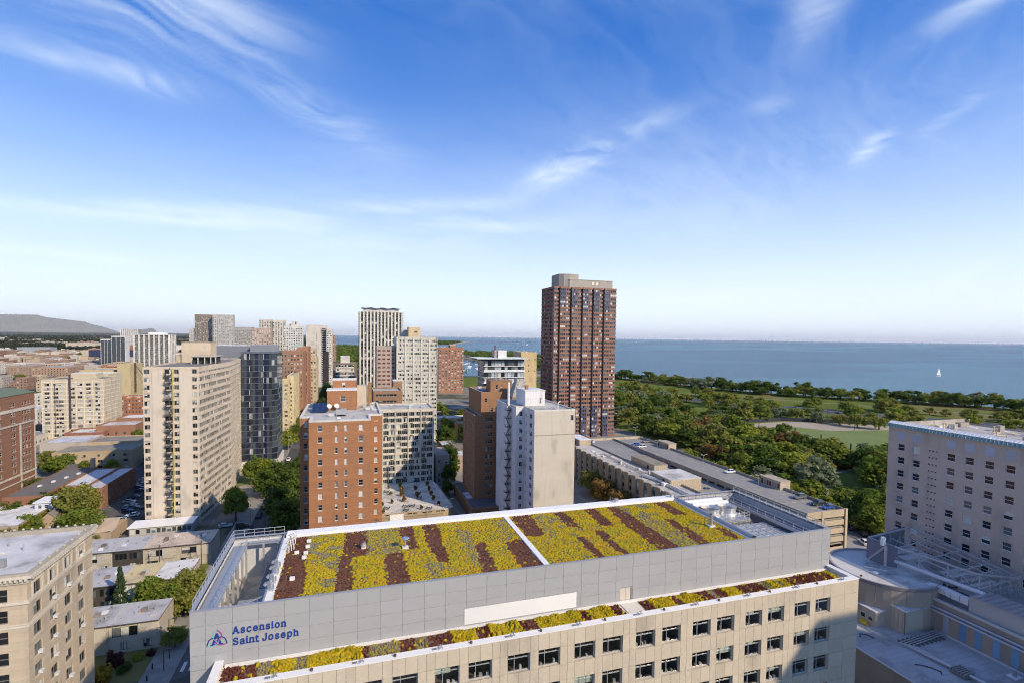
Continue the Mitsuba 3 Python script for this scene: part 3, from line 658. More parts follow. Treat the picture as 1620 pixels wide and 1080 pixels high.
# ---------------------------------------------------------------- red brick slab behind the hospital
BR = (.36, .175, .09)
A = thing('brick_apartment', 'orange red brick apartment block with white roof edges just behind the planted roof', 'building')
foot = [(-9.3, 130), (5, 130), (5, 137.5), (8.1, 137.5), (8.1, 162.3), (-11.9, 162.3), (-11.9, 137), (-9.3, 137)]
zs = floors(47.0 - 2.74 * 14, 2.74, 15); zr = floors(47.9 - 2.74 * 14, 2.74, 15)
spec = {0: [(2.5, .98, zs), (6.2, .62, zs), (8.35, .62, zs), (11.9, .98, zs)], 2: [(1.5, .9, zr)], 3: [(5, 1.2, zr), (12, 1.2, zr), (19, 1.2, zr)], 5: [(6, 1.0, zs), (14, 1., zs)], 6: [(1.4, .9, zs)]}
m = Mesh(); jobs = []
for i in range(8):
    p0, p1 = foot[i], foot[(i + 1) % 8]; wins = [w for u, ww, zz in spec.get(i, []) for w in grid_wins([u], ww, zz, 1.32)]
    wall(m, p0, p1, 0, 49.2, wins, BR, rev=.16, course=.24, j=.075); jobs.append((p0, p1, wins))
put('wall', m, 'masonry', parent=A)
for p0, p1, wins in jobs: do_windows(A, p0, p1, wins, dict(rev=.16, style='dh', frame=(.50, .50, .49), sill=(.62, .60, .56), tones=(.4, .15, .45), bar=.06))
flat_roof(A, foot, 49.2, h=.45, t=.5, wallcol=(.60, .59, .57), roofcol=(.50, .49, .46), cap=(.66, .65, .62))
def upper(b, x0, x1, y0, y1, z0, z1, col, cap=(.7, .69, .66), wins=(), nm='penthouse', course=.24, bsdf='masonry'):
    m = Mesh(); p = rect(x0, x1, y0, y1)
    for i in range(4): wall(m, p[i], p[(i + 1) % 4], z0, z1, list(wins) if i == 0 else [], col, rev=.15, course=course, j=.06)
    k = put(nm, m, bsdf, parent=b); m = Mesh(); m.box(x0 - .12, x1 + .12, y0 - .12, y1 + .12, z1, z1 + .3, cap); put('coping', m, 'masonry', parent=k)
    for w in wins:
        m = Mesh(); window(m, p[0], p[1], w, rev=.15, sill=(.6, .6, .58)); put('window', m, 'pane', parent=k)
    return k
upper(A, -6.0, 1.9, 150, 155.9, 49.25, 54.6, BR, wins=[(3.6, 4.9, 51.6, 53.1)])
upper(A, -4.6, 1.8, 156, 161, 49.25, 57.0, BR, wins=[(2.5, 3.4, 54.9, 56.4)])
m = Mesh(); m.box(5.2, 6.2, 157.6, 158.8, 49.25, 56, (.30, .19, .11)); m.box(2.1, 5.1, 158.2, 161.2, 49.25, 55.2, (.55, .49, .40)); put('chimney', m, 'masonry', parent=A)
rooftop(A, 2.5, 7.5, 140, 157, 49.2, 7, 3); rooftop(A, -8, 2, 132, 140, 49.2, 3, 8)
t = thing('solar_panel', 'dark blue tilted solar array on the orange brick block roof', 'solar panel')
for k in range(3):
    m = Mesh(); x = -9.6 + k * 1.35; m.quad((x, 145, 49.55), (x + 1.25, 145, 49.55), (x + 1.25, 151.5, 51.2), (x, 151.5, 51.2), (.012, .018, .05)); m.quad((x, 145, 49.5), (x, 151.5, 51.15), (x + 1.25, 151.5, 51.15), (x + 1.25, 145, 49.5), (.2, .2, .2)); m.bar((x + .1, 151.3, 49.3), (x + .1, 151.3, 51.1), .05, (.5, .5, .5)); put('panel', m, 'pane', parent=t)
t = thing('air_handler', 'grey metal air handler on the orange brick block roof', 'air conditioner'); m = Mesh(); m.box(-3.4, -.8, 138.4, 141.4, 49.6, 50.9, (.5, .5, .5)); put('casing', m, 'galvanised', parent=t)
m = Mesh(); m.bar((-2.1, 139.9, 50.9), (-2.1, 139.9, 51.15), .7, (.3, .3, .3), 10); m.box(-3.5, -3.1, 138.6, 141, 49.22, 49.6, (.3, .3, .3)); m.box(-1.1, -.7, 138.6, 141, 49.22, 49.6, (.3, .3, .3)); put('fan', m, 'galvanised', parent=t)
for k, (x, y) in enumerate(((-5.3, 148.6), (-3.4, 148.9))):
    t = thing('satellite_dish', ('white satellite dish nearest the dark solar array', 'white satellite dish between the air handler and brick penthouse')[k], 'satellite dish')
    q = trimesh.creation.icosphere(subdivisions=2, radius=.7); v = q.vertices.copy(); v[:, 2] = -np.abs(v[:, 2]) * .3; R = trimesh.transformations.rotation_matrix(1.0, [1, .3, 0])[:3, :3]; m = Mesh(); m.add(v @ R.T + V(x, y, 50.6), q.faces, (.62, .6, .55)); put('dish', m, 'paint', parent=t)
    m = Mesh(); m.bar((x, y, 49.2), (x, y, 50.5), .06, (.4, .4, .4)); put('mast', m, 'paint', parent=t)

# ---------------------------------------------------------------- cream lattice block and its terrace
CR = (.60, .56, .46)
b = thing('lattice_apartment', 'cream gridded apartment block rising over the paved terrace with planters', 'building')
zs = floors(1.55, 2.72, 13); us = []
for k in range(4): us += [36.3 - 5.62 * k - 1.55 - 12.4, 36.3 - 5.62 * k - 4.1 - 12.4]
wins = grid_wins(us, 2.42, zs, 1.85); p0, p1 = (12.4, 232.3), (36.6, 232.3)
m = Mesh(); wall(m, p0, p1, 0, 37.0, wins, CR, rev=.3)
for q0, q1 in (((36.6, 232.3), (36.6, 251.7)), ((36.6, 251.7), (12.4, 251.7)), ((12.4, 251.7), (12.4, 232.3))): wall(m, q0, q1, 0, 37.0, [], CR)
for k in range(5): m.box(36.6 - 5.62 * k - .34, 36.6 - 5.62 * k - .02, 231.95, 232.29, 0, 37, jit(CR, .03))
put('wall', m, 'masonry', parent=b)
do_windows(b, p0, p1, wins, dict(rev=.3, style='lights', k=3, frame=(.60, .57, .48), tones=(.66, .18, .16), bar=.07, even=True))
for k in range(4):
    for z in zs:
        if rng.random() < .8: m = Mesh(); x = 36.3 - 5.62 * k - rng.choice([1.2, 3.9]); m.box(x - .9, x + .6, 232.1, 232.28, z - .62, z - .3, (.08, .07, .06)); put('air_grille', m, 'matte', parent=b)
flat_roof(b, rect(12.4, 36.6, 232.3, 251.7), 37.0, h=.5, wallcol=CR, roofcol=(.52, .51, .48)); rooftop(b, 14, 35, 235, 250, 37.0, 8, 5)
tr = thing('terrace', 'pale paved roof terrace with tan parapet below the cream gridded block', 'terrace')
tp = [(9.0, 191), (34, 191), (38.5, 194.5), (37.2, 226), (36.5, 232), (9.0, 232)]
m = Mesh(); m.prism(tp, 0, 4.0, (.38, .30, .20), top=False); put('wall', m, 'masonry', parent=tr)
m = Mesh(); m.flat(tp, 4.0, (.68, .63, .54)); put('deck', m, 'roofing', parent=tr)
m = Mesh(); m.box(9, 34, 190.7, 190.99, 3.2, 4.75, (.42, .34, .23)); put('parapet', m, 'masonry', parent=tr)
for x in (12.5, 20.5, 22.5, 26, 28, 31, 33):
    m = Mesh(); m.box(x, x + 1.6, 190.64, 190.695, 4.0, 4.35, (.03, .03, .03)); put('slot', m, 'matte', parent=tr)
m = Mesh(); m.box(14, 19, 190.5, 190.69, 1.5, 4.3, (.78, .78, .77)); put('roller_door', m, 'paint', parent=tr)
m = Mesh(); rail(m, [(9, 191.4, 4), (34, 191.4, 4), (38.2, 194.8, 4), (36.9, 226, 4)], 1.05, 2.0, .03, (.3, .3, .3)); put('railing', m, 'paint', parent=tr)

# ---------------------------------------------------------------- white and putty tower
WH, PU = (.72, .71, .69), (.57, .525, .44)
b = thing('white_tower', 'narrow tower with a blank putty front wall and white sides behind the planted roof', 'building')
foot = [(59.2, 161), (74.1, 161), (74.1, 192), (54.8, 192), (54.8, 177.7), (56.0, 177.7), (56.0, 171.3), (59.2, 171.3)]
zs = floors(42.3 - 3.0 * 14, 3.0, 15); ZD = 45.2
spec = {0: [(13.8, 1.0, [41.8], 1.85)], 7: [(2.2, .9, zs, 1.2), (6.8, 2.5, zs, 1.7)], 6: [(1.9, 1.15, zs, 1.6)]}
jobs = []
for i in range(8):
    p0, p1 = foot[i], foot[(i + 1) % 8]; wins = [(u - w / 2, u + w / 2, z, z + h) for u, w, zz, h in spec.get(i, []) for z in zz]
    m = Mesh(); wall(m, p0, p1, 0, ZD, wins, PU if i in (0, 1) else WH, rev=.2, course=2.4 if i == 0 else 0, j=.02); jobs.append((p0, p1, wins))
    put('wall', m, 'masonry', parent=b)
for p0, p1, wins in jobs: do_windows(b, p0, p1, wins, dict(rev=.2, style='lights', k=2, frame=(.42, .42, .42), tones=(.75, .2, .05)))
m = Mesh(); m.box(59.3, 74.0, 160.92, 160.99, 37.0, 37.17, (.26, .24, .2)); put('joint', m, 'matte', parent=b)
flat_roof(b, foot, ZD, h=.5, t=.3, wallcol=(.66, .64, .58), roofcol=(.50, .49, .46), cap=(.66, .64, .6))
k = upper(b, 60.4, 68.1, 174.4, 184.8, ZD + .05, 50.7, WH, cap=(.7, .7, .7), wins=[(5.6, 6.2, 46.2, 48.2)], course=0)
m = Mesh()
for x in np.arange(60.7, 68.0, .6): m.box(x, x + .06, 174.33, 174.395, ZD + .1, 50.6, (.66, .66, .66))
put('seam', m, 'paint', parent=k)
m = Mesh(); m.box(61.7, 62.8, 177.7, 178.8, 51.05, 52.5, (.34, .17, .11)); put('chimney', m, 'masonry', parent=b)
m = Mesh(); m.bar((55.4, 178.4, 45.3), (55.4, 178.4, 53.6), .45, (.72, .71, .69), 10); put('flue', m, 'paint', parent=b)
m = Mesh(); m.bar((68.9, 164, 45.4), (68.9, 164, 47.6), .2, (.6, .6, .6), 8); m.bar((68.9, 164, 47.6), (69.8, 164, 48.2), .2, (.6, .6, .6), 8); m.bar((68.0, 163.1, 45.4), (68.0, 168, 45.6), .16, (.45, .45, .45)); put('vent_pipe', m, 'paint', parent=b)
fe = thing('fire_escape', 'black zigzag iron fire escape on the white side of the putty tower', 'fire escape')
IR = (.05, .045, .05)
for i, z in enumerate(floors(1.6, 3.0, 15)):
    m = Mesh(); x0, x1, y0, y1 = 53.7, 55.9, 176.1, 177.6
    m.box(x0, x1, y0, y1, z, z + .08, IR); rail(m, [(x0, y1, z), (x0, y0, z), (x1, y0, z)], .95, .9, .03, IR)
    put('landing', m, 'paint', parent=fe)
    m = Mesh(); s = 1 if i % 2 else -1; xa, xb = (x0 + .3, x1 - .3)[::s]
    for dy in (.25, .95): m.bar((xa, y0 + dy, z + .05), (xb, y0 + dy, z + 3.0), .07, IR)
    for q in range(9): t_ = q / 9; m.box(min(xa, xb) + abs(xb - xa) * (t_ if xb > xa else 1 - t_) - .1, min(xa, xb) + abs(xb - xa) * (t_ if xb > xa else 1 - t_) + .1, y0 + .25, y0 + .95, z + .1 + 3.0 * t_, z + .14 + 3.0 * t_, IR)
    put('stair_flight', m, 'paint', parent=fe)
# stone clad roof stump behind
b = thing('stone_lift_tower', 'tapering rubble clad lift tower behind the white penthouse', 'tower')
m = Mesh(); lo, hi = rect(61.4, 68.6, 192.6, 198.6), rect(63.8, 67.3, 194.1, 197.2)
for i in range(4): m.quad((*lo[i], 46.5), (*lo[(i + 1) % 4], 46.5), (*hi[(i + 1) % 4], 53.4), (*hi[i], 53.4), (.42, .40, .36))
for q in range(120):
    t_ = rng.random(); u = rng.random(); x = (61.4 + 2.4 * t_) + u * (7.2 - 3.7 * t_); y = 192.6 + 1.5 * t_; z = 46.5 + 6.9 * t_; s = rng.uniform(.15, .32); m.box(x - s, x + s, y - .12, y + .2, z - s * .8, z + s * .8, jit((.42, .40, .36), .45))
m.flat(hi, 53.4, (.5, .5, .48)); m.prism(lo, 0, 46.5, (.36, .25, .17), top=False); put('cladding', m, 'masonry', parent=b)

# ---------------------------------------------------------------- brown brick block with the stepped roof
BW = (.33, .18, .10)
b = thing('brown_brick_block', 'brown brick block with stepped roof half shaded beside the white tower', 'building')
zs = floors(36.0 - 3.0 * 11, 3.0, 12)
def tri(u): return [u - 1.05, u, u + 1.05]
wn = grid_wins(tri(3.4) + tri(8.3), .82, zs, 1.5); p0, p1 = (50.4, 199.5), (66, 199.5)
m = Mesh(); up = grid_wins([4.5, 8.4], 1.0, [39.9], 1.6) + grid_wins([2.0, 8.4], 1.0, [43.7], 1.7)
wall(m, p0, p1, 0, 47.4, wn + up, BW, rev=.2, course=.3, j=.07)
wall(m, (66, 199.5), (66, 222), 0, 47.4, [], BW, course=.6); wall(m, (66, 222), (50.4, 222), 0, 47.4, [], BW); wall(m, (50.4, 222), (50.4, 199.5), 38.0, 47.4, [], BW, course=.6)
wall(m, (47.9, 199.5), (50.4, 199.5), 0, 38.0, [], BW, course=.3, j=.07); ww = grid_wins(spread(22.4, 7, 2), 1.0, zs, 1.5); wall(m, (47.9, 221.9), (47.9, 199.5), 0, 38.0, ww, BW, rev=.2, course=.6); wall(m, (50.4, 221.9), (47.9, 221.9), 0, 38.0, [], BW)
put('wall', m, 'masonry', parent=b)
do_windows(b, p0, p1, wn + up, dict(rev=.2, style='dh', frame=(.45, .45, .43), tones=(.55, .25, .2), bar=.06, sill=(.45, .4, .33))); do_windows(b, (47.9, 221.9), (47.9, 199.5), ww, dict(rev=.2, style='dh', tones=(.7, .2, .1), each=False))
flat_roof(b, rect(50.4, 66, 199.5, 222), 47.4, h=.6, wallcol=BW, roofcol=(.2, .2, .21), cap=(.6, .58, .54)); flat_roof(b, rect(47.9, 50.4, 199.5, 221.9), 38.0, h=.6, t=.3, wallcol=BW, roofcol=(.16, .16, .17), cap=(.6, .58, .54))
upper(b, 55.2, 64.4, 203, 210, 47.45, 51.9, BW, cap=(.3, .2, .14), wins=[(2.2, 3.2, 48.6, 50.4), (4.4, 4.9, 49.6, 50.2)]); rooftop(b, 55.5, 64, 203.5, 209, 52.2, 6, 9, (.25, .2, .17)); rooftop(b, 51, 55, 201, 220, 47.4, 5, 10)
m = Mesh(); m.box(50.6, 53.4, 200.3, 200.6, 38.05, 41.2, (.7, .7, .72)); put('sun_screen', m, 'paint', parent=b)
b2 = thing('low_brick_annex', 'low dark brick annex with two pale skylights beside the lane', 'building')
m = Mesh(); foot = [(44.2, 187.5), (66, 187.5), (66, 199.4), (47.8, 199.4), (47.8, 223), (44.2, 223)]; m.prism(foot, 0, 4.6, (.26, .15, .09), top=False); put('wall', m, 'masonry', parent=b2); flat_roof(b2, foot, 4.6, h=.5, wallcol=(.3, .18, .11), roofcol=(.13, .13, .15))
for k in range(2): m = Mesh(); m.box(45.0, 47.4, 200.2 + 4.6 * k, 203.2 + 4.6 * k, 4.65, 5.2, (.5, .54, .6)); put('skylight', m, 'pane', parent=b2)
for k in range(4): m = Mesh(); window(m, (44.2, 187.5), (66, 187.5), (2 + 1.5 * k, 3.1 + 1.5 * k, 1.4, 2.9), rev=-.04, sill=None); put('window', m, 'pane', parent=b2)

# ---------------------------------------------------------------- tall red brown lakefront tower
RB, BLU = (.30, .165, .13), (.075, .08, .15)
F_ = thing('red_brown_tower', 'tall red brown tower with dark vertical slots, the tallest building', 'tower')
X0f, X1f, Y0f, Y1f, ZF = 134.0, 182.0, 328.5, 353.0, 104.4
NF, PF = 37, 104.0 / 37
slots = [137.9, 146.6, 155.1, 163.5, 171.9]; hw = .72
m = Mesh(); m.box(X0f + 1.8, X1f - 1.8, Y0f + 1.8, Y1f - 1.8, 0, ZF - .6, (.15, .09, .075)); put('core', m, 'matte', parent=F_)
segs = [X0f] + [s for c in slots for s in (c - hw, c + hw)] + [X1f]; segs = list(zip(segs[::2], segs[1::2]))
for k in range(NF):
    z = k * PF; sp, bl, gl = Mesh(), Mesh(), Mesh()
    for i, (a, c) in enumerate(segs):
        blue = i > 0 and (k >= NF - 5 or k < 8) and not (k in (7, NF - 5) and rng.random() < .5); mid = a + 4.3 if i else c
        if blue: bl.box(a, mid, Y0f, Y0f + 1.79, z, z + 1.32, jit(BLU, .12)); sp.box(mid + .01, c, Y0f, Y0f + 1.79, z, z + 1.28, jit(RB, .06))
        elif i: sp.box(a, mid, Y0f, Y0f + 1.79, z, z + 1.28, jit(RB, .06)); sp.box(mid + .01, c, Y0f, Y0f + 1.79, z, z + 1.28, jit(RB, .06))
        else: sp.box(a, c, Y0f, Y0f + 1.79, z, z + 1.28, jit(RB, .06))
        if i: sp.box(mid - .35, mid + .35, Y0f + .1, Y0f + 1.79, z + 1.29, z + PF - .01, jit(RB, .06))
        for (u0, u1) in ([(a + .15, mid - .35), (mid + .35, c - .15)] if i else [(a + .3, c - .3)]):
            kk = max(2, int((u1 - u0) / 1.2)); xs_ = np.linspace(u0, u1, kk + 1); tone0 = glass_tone((.5, .34, .16))
            for q in range(kk):
                t_ = tone0 if rng.random() < .6 else glass_tone((.55, .28, .17)); gl.quad((xs_[q] + .08, Y0f + .3, z + 1.3), (xs_[q + 1] - .08, Y0f + .3, z + 1.3), (xs_[q + 1] - .08, Y0f + .3, z + PF - .02), (xs_[q] + .08, Y0f + .3, z + PF - .02), t_)
                sp.box(xs_[q] - .08, xs_[q] + .08, Y0f + .22, Y0f + 1.79, z + 1.29, z + PF - .01, jit((.3, .27, .25), .1))
    # west and east faces
    for x, o in ((X0f, 1), (X1f, -1)):
        for (c0, c1) in ((Y0f + 1.8, Y0f + 6.5), (Y0f + 7.6, Y0f + 16.5), (Y0f + 17.6, Y1f)):
            sp.box(x, x + o * 1.79, c0, c1, z, z + 1.28, jit(RB, .06)); n_ = int((c1 - c0) / 1.6)
            for q in range(n_):
                y = c0 + .3 + q * 1.6; gl.quad((x + o * .3, y, z + 1.3), (x + o * .3, y + 1.1, z + 1.3), (x + o * .3, y + 1.1, z + PF - .02), (x + o * .3, y, z + PF - .02), glass_tone((.6, .25, .15))); sp.box(x + o * .05, x + o * 1.79, y + 1.12, y + 1.55, z + 1.29, z + PF - .01, jit(RB, .06))
    put('spandrel', sp, 'masonry', parent=F_, kind='stuff')
    if bl.v: put('blue_panel', bl, 'paint', parent=F_, kind='stuff')
    put('window_row', gl, 'pane', parent=F_, kind='stuff')
m = Mesh()
for a, c in segs: m.box(a, c, Y0f, Y0f + 1.79, NF * PF, ZF + .9, jit(RB, .04))
m.box(X0f, X0f + 1.79, Y0f + 1.8, Y1f, NF * PF, ZF + .9, RB); m.box(X1f - 1.79, X1f, Y0f + 1.8, Y1f, NF * PF, ZF + .9, RB); put('parapet', m, 'masonry', parent=F_)
m = Mesh(); m.quad((X0f, Y0f, ZF - .3), (X1f, Y0f, ZF - .3), (X1f, Y1f, ZF - .3), (X0f, Y1f, ZF - .3), (.35, .33, .3)); put('roof', m, 'matte', parent=F_)
m = Mesh(); CC = (.40, .37, .33)
p = [(147.2, 333), (181, 333), (181, 346), (147.2, 346)]; m.prism(p, ZF + .2, 111.0, CC); m.box(147, 181.2, 332.7, 346.2, 111.0, 111.35, (.5, .47, .43))
drum = [(140.5, 336.5), (143.5, 334.2), (147.5, 333.6), (155, 335), (155, 350), (140.5, 350)]; m.prism(drum, ZF + .2, 115.0, (.36, .33, .29)); put('roof_plant_house', m, 'masonry', parent=F_)
for k in range(2): m = Mesh(); m.box(164.5 + 3.2 * k, 166.2 + 3.2 * k, 332.85, 333.0, 107.7, 109.6, (.72, .68, .6)); put('louvre', m, 'paint', parent=F_)

# ---------------------------------------------------------------- beige bowed tower
BG = (.60, .52, .415)
H2 = thing('beige_tower', 'tall beige concrete tower with bowed window bands and a black fire escape', 'building')
foot = [(-70.2, 213), (-52.6, 213), (-49.6, 250), (-51.8, 284), (-67, 288), (-70.6, 250)]
ZH, PH, NH = 57.4, 2.84, 20
zs = floors(1.4, PH, NH)
wS = grid_wins([1.15], 1.75, zs, 1.6) + grid_wins([8.1], 2.9, zs, 1.7) + grid_wins([10.35], 1.5, zs, 1.6) + grid_wins([16.1], 1.55, zs, 1.62)
m = Mesh(); wall(m, foot[0], foot[1], 0, ZH, wS, BG, rev=.3, j=.025)
for i in range(1, 6): wall(m, foot[i], foot[(i + 1) % 6], 0, ZH, [], BG) if i >= 3 else None
for (x0, x1, c) in ((-67.3, -63.9, (.62, .55, .455)), (-58.9, -54.9, (.62, .55, .455))): m.box(x0, x1, 212.75, 212.99, 0, 56.2, c)
m.box(-61.0, -60.72, 212.6, 212.99, 0, 57, (.60, .52, .22)); put('wall', m, 'masonry', parent=H2)
do_windows(H2, foot[0], foot[1], wS, dict(rev=.3, style='lights', k=2, frame=(.36, .33, .29), tones=(.5, .38, .12)))
for i in (1, 2):
    p0, p1 = foot[i], foot[i + 1]; _, d, n, L = frame_of(p0, p1); dk = Mesh(); wall(dk, np.array(p0) - n * .5, np.array(p1) - n * .5, 0, ZH, [], (.2, .18, .15)); put('wall', dk, 'masonry', parent=H2)
    for z in zs + [ZH + .0]:
        sp = Mesh(); top = z if z < ZH - .1 else ZH; lo_ = (z - (PH - 1.62)) if z < ZH - .1 else 56.05
        sp.obox(p0, d, n, 0, L, -.5, .0, max(lo_, 0), top, jit(BG, .02)); put('spandrel', sp, 'masonry', parent=H2)
        if z > ZH - .1: continue
        gl = Mesh(); kk = int(L / 1.35); at = lambda u, w, zz: (p0[0] + d[0] * u + n[0] * w, p0[1] + d[1] * u + n[1] * w, zz)
        for q in range(kk):
            u0, u1 = L * q / kk, L * (q + 1) / kk; light(gl, at, u0, u1, z, z + 1.62, -.3, glass_tone((.58, .24, .18)))
            gl.obox(p0, d, n, u0 - .07, u0 + .07, -.32, -.18, z, z + 1.62, (.42, .38, .32))
            if q % 3 == 0: gl.obox(p0, d, n, u0 + .1, u1 - .1, -.3, -.14, z + .02, z + .5, (.30, .28, .25))
        put('window_row', gl, 'pane', parent=H2, kind='stuff')
flat_roof(H2, foot, ZH, h=.5, t=.35, wallcol=BG, roofcol=(.26, .25, .24))
upper(H2, -68.7, -57.6, 252, 262, ZH + .05, 65.9, (.60, .50, .37), cap=(.4, .34, .26), wins=[(8.0, 8.8, 62.8, 64.6), (9.6, 10.1, 62.8, 64.6)], course=0); upper(H2, -71.2, -68.8, 253, 258, ZH + .05, 60.8, (.55, .47, .36), course=0)
m = Mesh(); m.box(-62.5, -52.6, 239, 249.5, 60.4, 60.75, (.48, .44, .38))
for x in (-62, -59.6, -57.2, -55, -53.2): m.box(x, x + .35, 239.3, 239.65, ZH + .05, 60.39, (.55, .5, .42))
m.box(-61.8, -53.2, 241, 249, ZH + .05, 60.35, (.06, .06, .065)); put('roof_pavilion', m, 'matte', parent=H2)
m = Mesh(); rail(m, [(-70, 213.4, ZH + .45), (-53, 213.4, ZH + .45), (-50.3, 249.8, ZH + .45)], .7, 1.5, .04, (.15, .14, .13)); put('roof_railing', m, 'paint', parent=H2)
fe = thing('fire_escape', 'black iron fire escape running down the beige bowed tower', 'fire escape')
for i, z in enumerate(floors(.9, PH, NH)):
    m = Mesh(); x0, x1, y0, y1 = -63.4, -61.2, 211.5, 212.9; m.box(x0, x1, y0, y1, z, z + .08, IR); rail(m, [(x0, y1, z), (x0, y0, z), (x1, y0, z), (x1, y1, z)], .95, .8, .03, IR); put('landing', m, 'paint', parent=fe)
    m = Mesh(); s = 1 if i % 2 else -1; xa, xb = (x0 + .2, x1 - .2)[::s]
    for dy in (.3, 1.0): m.bar((xa, y0 + dy, z + .05), (xb, y0 + dy, z + PH), .06, IR)
    for q in range(1, 9): t_ = q / 9; xx = xa + (xb - xa) * t_; m.box(xx - .1, xx + .1, y0 + .3, y0 + 1.0, z + PH * t_, z + .04 + PH * t_, IR)
    put('stair_flight', m, 'paint', parent=fe)
lb = thing('entrance_block', 'low white roofed entrance block at the foot of the beige tower', 'building')
m = Mesh(); m.box(-72, -53, 204, 211.2, 0, 3.0, (.42, .40, .38)); put('wall', m, 'masonry', parent=lb); m = Mesh(); m.box(-72.5, -52.8, 203.5, 211.3, 3.05, 3.4, (.72, .72, .70)); put('roof', m, 'paint', parent=lb)
for k in range(12): m = Mesh(); window(m, (-72, 204), (-53, 204), (.4 + 1.55 * k, 1.7 + 1.55 * k, .9, 2.6), rev=-.04, style='lights', k=1, tones=(.2, .4, .4)); put('window', m, 'pane', parent=lb)

# ---------------------------------------------------------------- dark glass tower
b = thing('dark_glass_tower', 'dark blue glass tower with thin floor lines beside the street', 'building')
foot = [(-52.4, 288), (-38.2, 288), (-36.0, 291), (-36.0, 312), (-52.4, 312)]; zs = floors(5.6, 3.03, 18)
m = Mesh(); m.prism([(-52.0, 288.4), (-38.4, 288.4), (-36.4, 291.2), (-36.4, 311.6), (-52, 311.6)], 0, 60.0, (.03, .035, .045)); put('core', m, 'matte', parent=b)
for k, z in enumerate(zs):
    sl = Mesh(); sl.prism([(-52.5, 287.85), (-38.1, 287.85), (-35.85, 290.9), (-35.85, 312), (-52.5, 312)], z - .10, z + .10, (.13, .16, .21)); put('floor_edge', sl, 'paint', parent=b)
    gl = Mesh()
    for i in range(3):
        p0, p1 = foot[i], foot[i + 1]; _, d, n, L = frame_of(p0, p1); at = lambda u, w, zz: (p0[0] + d[0] * u + n[0] * w, p0[1] + d[1] * u + n[1] * w, zz); kk = max(2, int(L / 1.25))
        for q in range(kk):
            u0, u1 = L * q / kk, L * (q + 1) / kk; pier = i == 0 and q in (2, 5, 8)
            t_ = jit((.012, .018, .05), .2) if pier else (jit((.05, .062, .078), .22) if (q // 2 + k // 3) % 3 or rng.random() < .3 else jit((.02, .025, .032), .3)) if rng.random() < .93 else jit((.30, .32, .33), .3)
            light(gl, at, u0 + .03, u1 - .03, z + .145, z + 2.88, 0, t_)
            if i == 0 and q in (3, 8) and k % 2: gl.obox(p0, d, n, u0 - .12, u0 + .12, .01, .2, z + .2, z + 2.8, (.55, .57, .58))
    put('window_row', gl, 'pane', parent=b, kind='stuff')
m = Mesh(); m.prism(foot, 60.15, 61.0, (.10, .12, .15)); m.prism([(-49, 293), (-39, 293), (-37.5, 296), (-37.5, 310), (-49, 310)], 61, 64.2, (.20, .215, .25)); put('roof_house', m, 'paint', parent=b)
m = Mesh(); m.box(-67, -44.6, 300, 311, 57, 63.7, (.19, .205, .24)); m.box(-67.2, -44.5, 299.8, 311, 63.7, 63.95, (.6, .6, .62)); m.box(-67, -53, 300.1, 311, 0, 56.99, (.05, .06, .08)); put('rear_wing', m, 'paint', parent=b)
m = Mesh(); m.box(-53, -35.6, 286.6, 314, 0, 5.0, (.66, .63, .55)); m.box(-46, -38.5, 286.5, 286.59, .3, 3.4, (.04, .04, .045)); put('podium', m, 'masonry', parent=b)
# ---------------------------------------------------------------- parking garage on the park side
TAN = (.50, .42, .31)
g = thing('parking_garage', 'tan concrete parking garage with open decks beside the park trees', 'parking garage')
XE, YS, YN, XM, XW, DK = 152.6, 123.0, 246.5, 136.3, 118.2, 15.3
def lowz(y): return DK - 3.0 * np.clip((236 - y) / 75.0, 0, 1)
m = Mesh(); m.quad((XM, YS + .3, DK), (XE - .3, YS + .3, DK), (XE - .3, YN, DK), (XM, YN, DK), (.4, .4, .4))
ys_ = [YS + .3, 161, 236, YN]
for a, c in zip(ys_[:-1], ys_[1:]): m.quad((XW, a, lowz(a)), (XM, a, lowz(a)), (XM, c, lowz(c)), (XW, c, lowz(c)), (.4, .4, .4))
put('deck', m, 'deck_concrete', parent=g)
m = Mesh()
for zz in (2.6, 5.3, 8.0, 10.7, 13.4): m.box(XW, XE - .35, YS + .3, YN - .3, zz - .35, zz - .05, (.33, .31, .28))
for zz in np.arange(0, 15, 2.7):
    for y in np.arange(YS + 6, YN, 10): m.box(XM - .4, XM + .4, y - .4, y + .4, 0, 15, (.36, .33, .28))
put('inner_slab', m, 'masonry', parent=g)
for k, (a, c) in enumerate([(y, min(y + 10.2, YN)) for y in np.arange(YS, YN, 10.3)]):
    m = Mesh(); m.box(XE - .25, XE, a + .45, c - .35, DK - 1.2, DK + .95, jit((.36, .325, .27), .05))
    for zz in (11.3, 8.6, 5.9, 3.2, .6): m.box(XE - .25, XE, a + .45, c - .35, zz - .6, zz + 1.15, jit(TAN, .04))
    put('spandrel', m, 'masonry', parent=g); m = Mesh(); m.box(XE - .4, XE + .12, a - .35, a + .44, 0, DK + 1.05, jit(TAN, .04)); put('pier', m, 'masonry', parent=g)
    m = Mesh(); m.box(XM - .14, XM + .14, a + .5, c - .3, DK - .95, DK + .95, jit((.34, .30, .24), .06)); put('centre_parapet', m, 'masonry', parent=g)
    m = Mesh(); m.box(XM - .3, XM + .3, a - .3, a + .49, lowz(a), DK + 1.1, jit((.40, .36, .30), .05)); put('pier', m, 'masonry', parent=g)
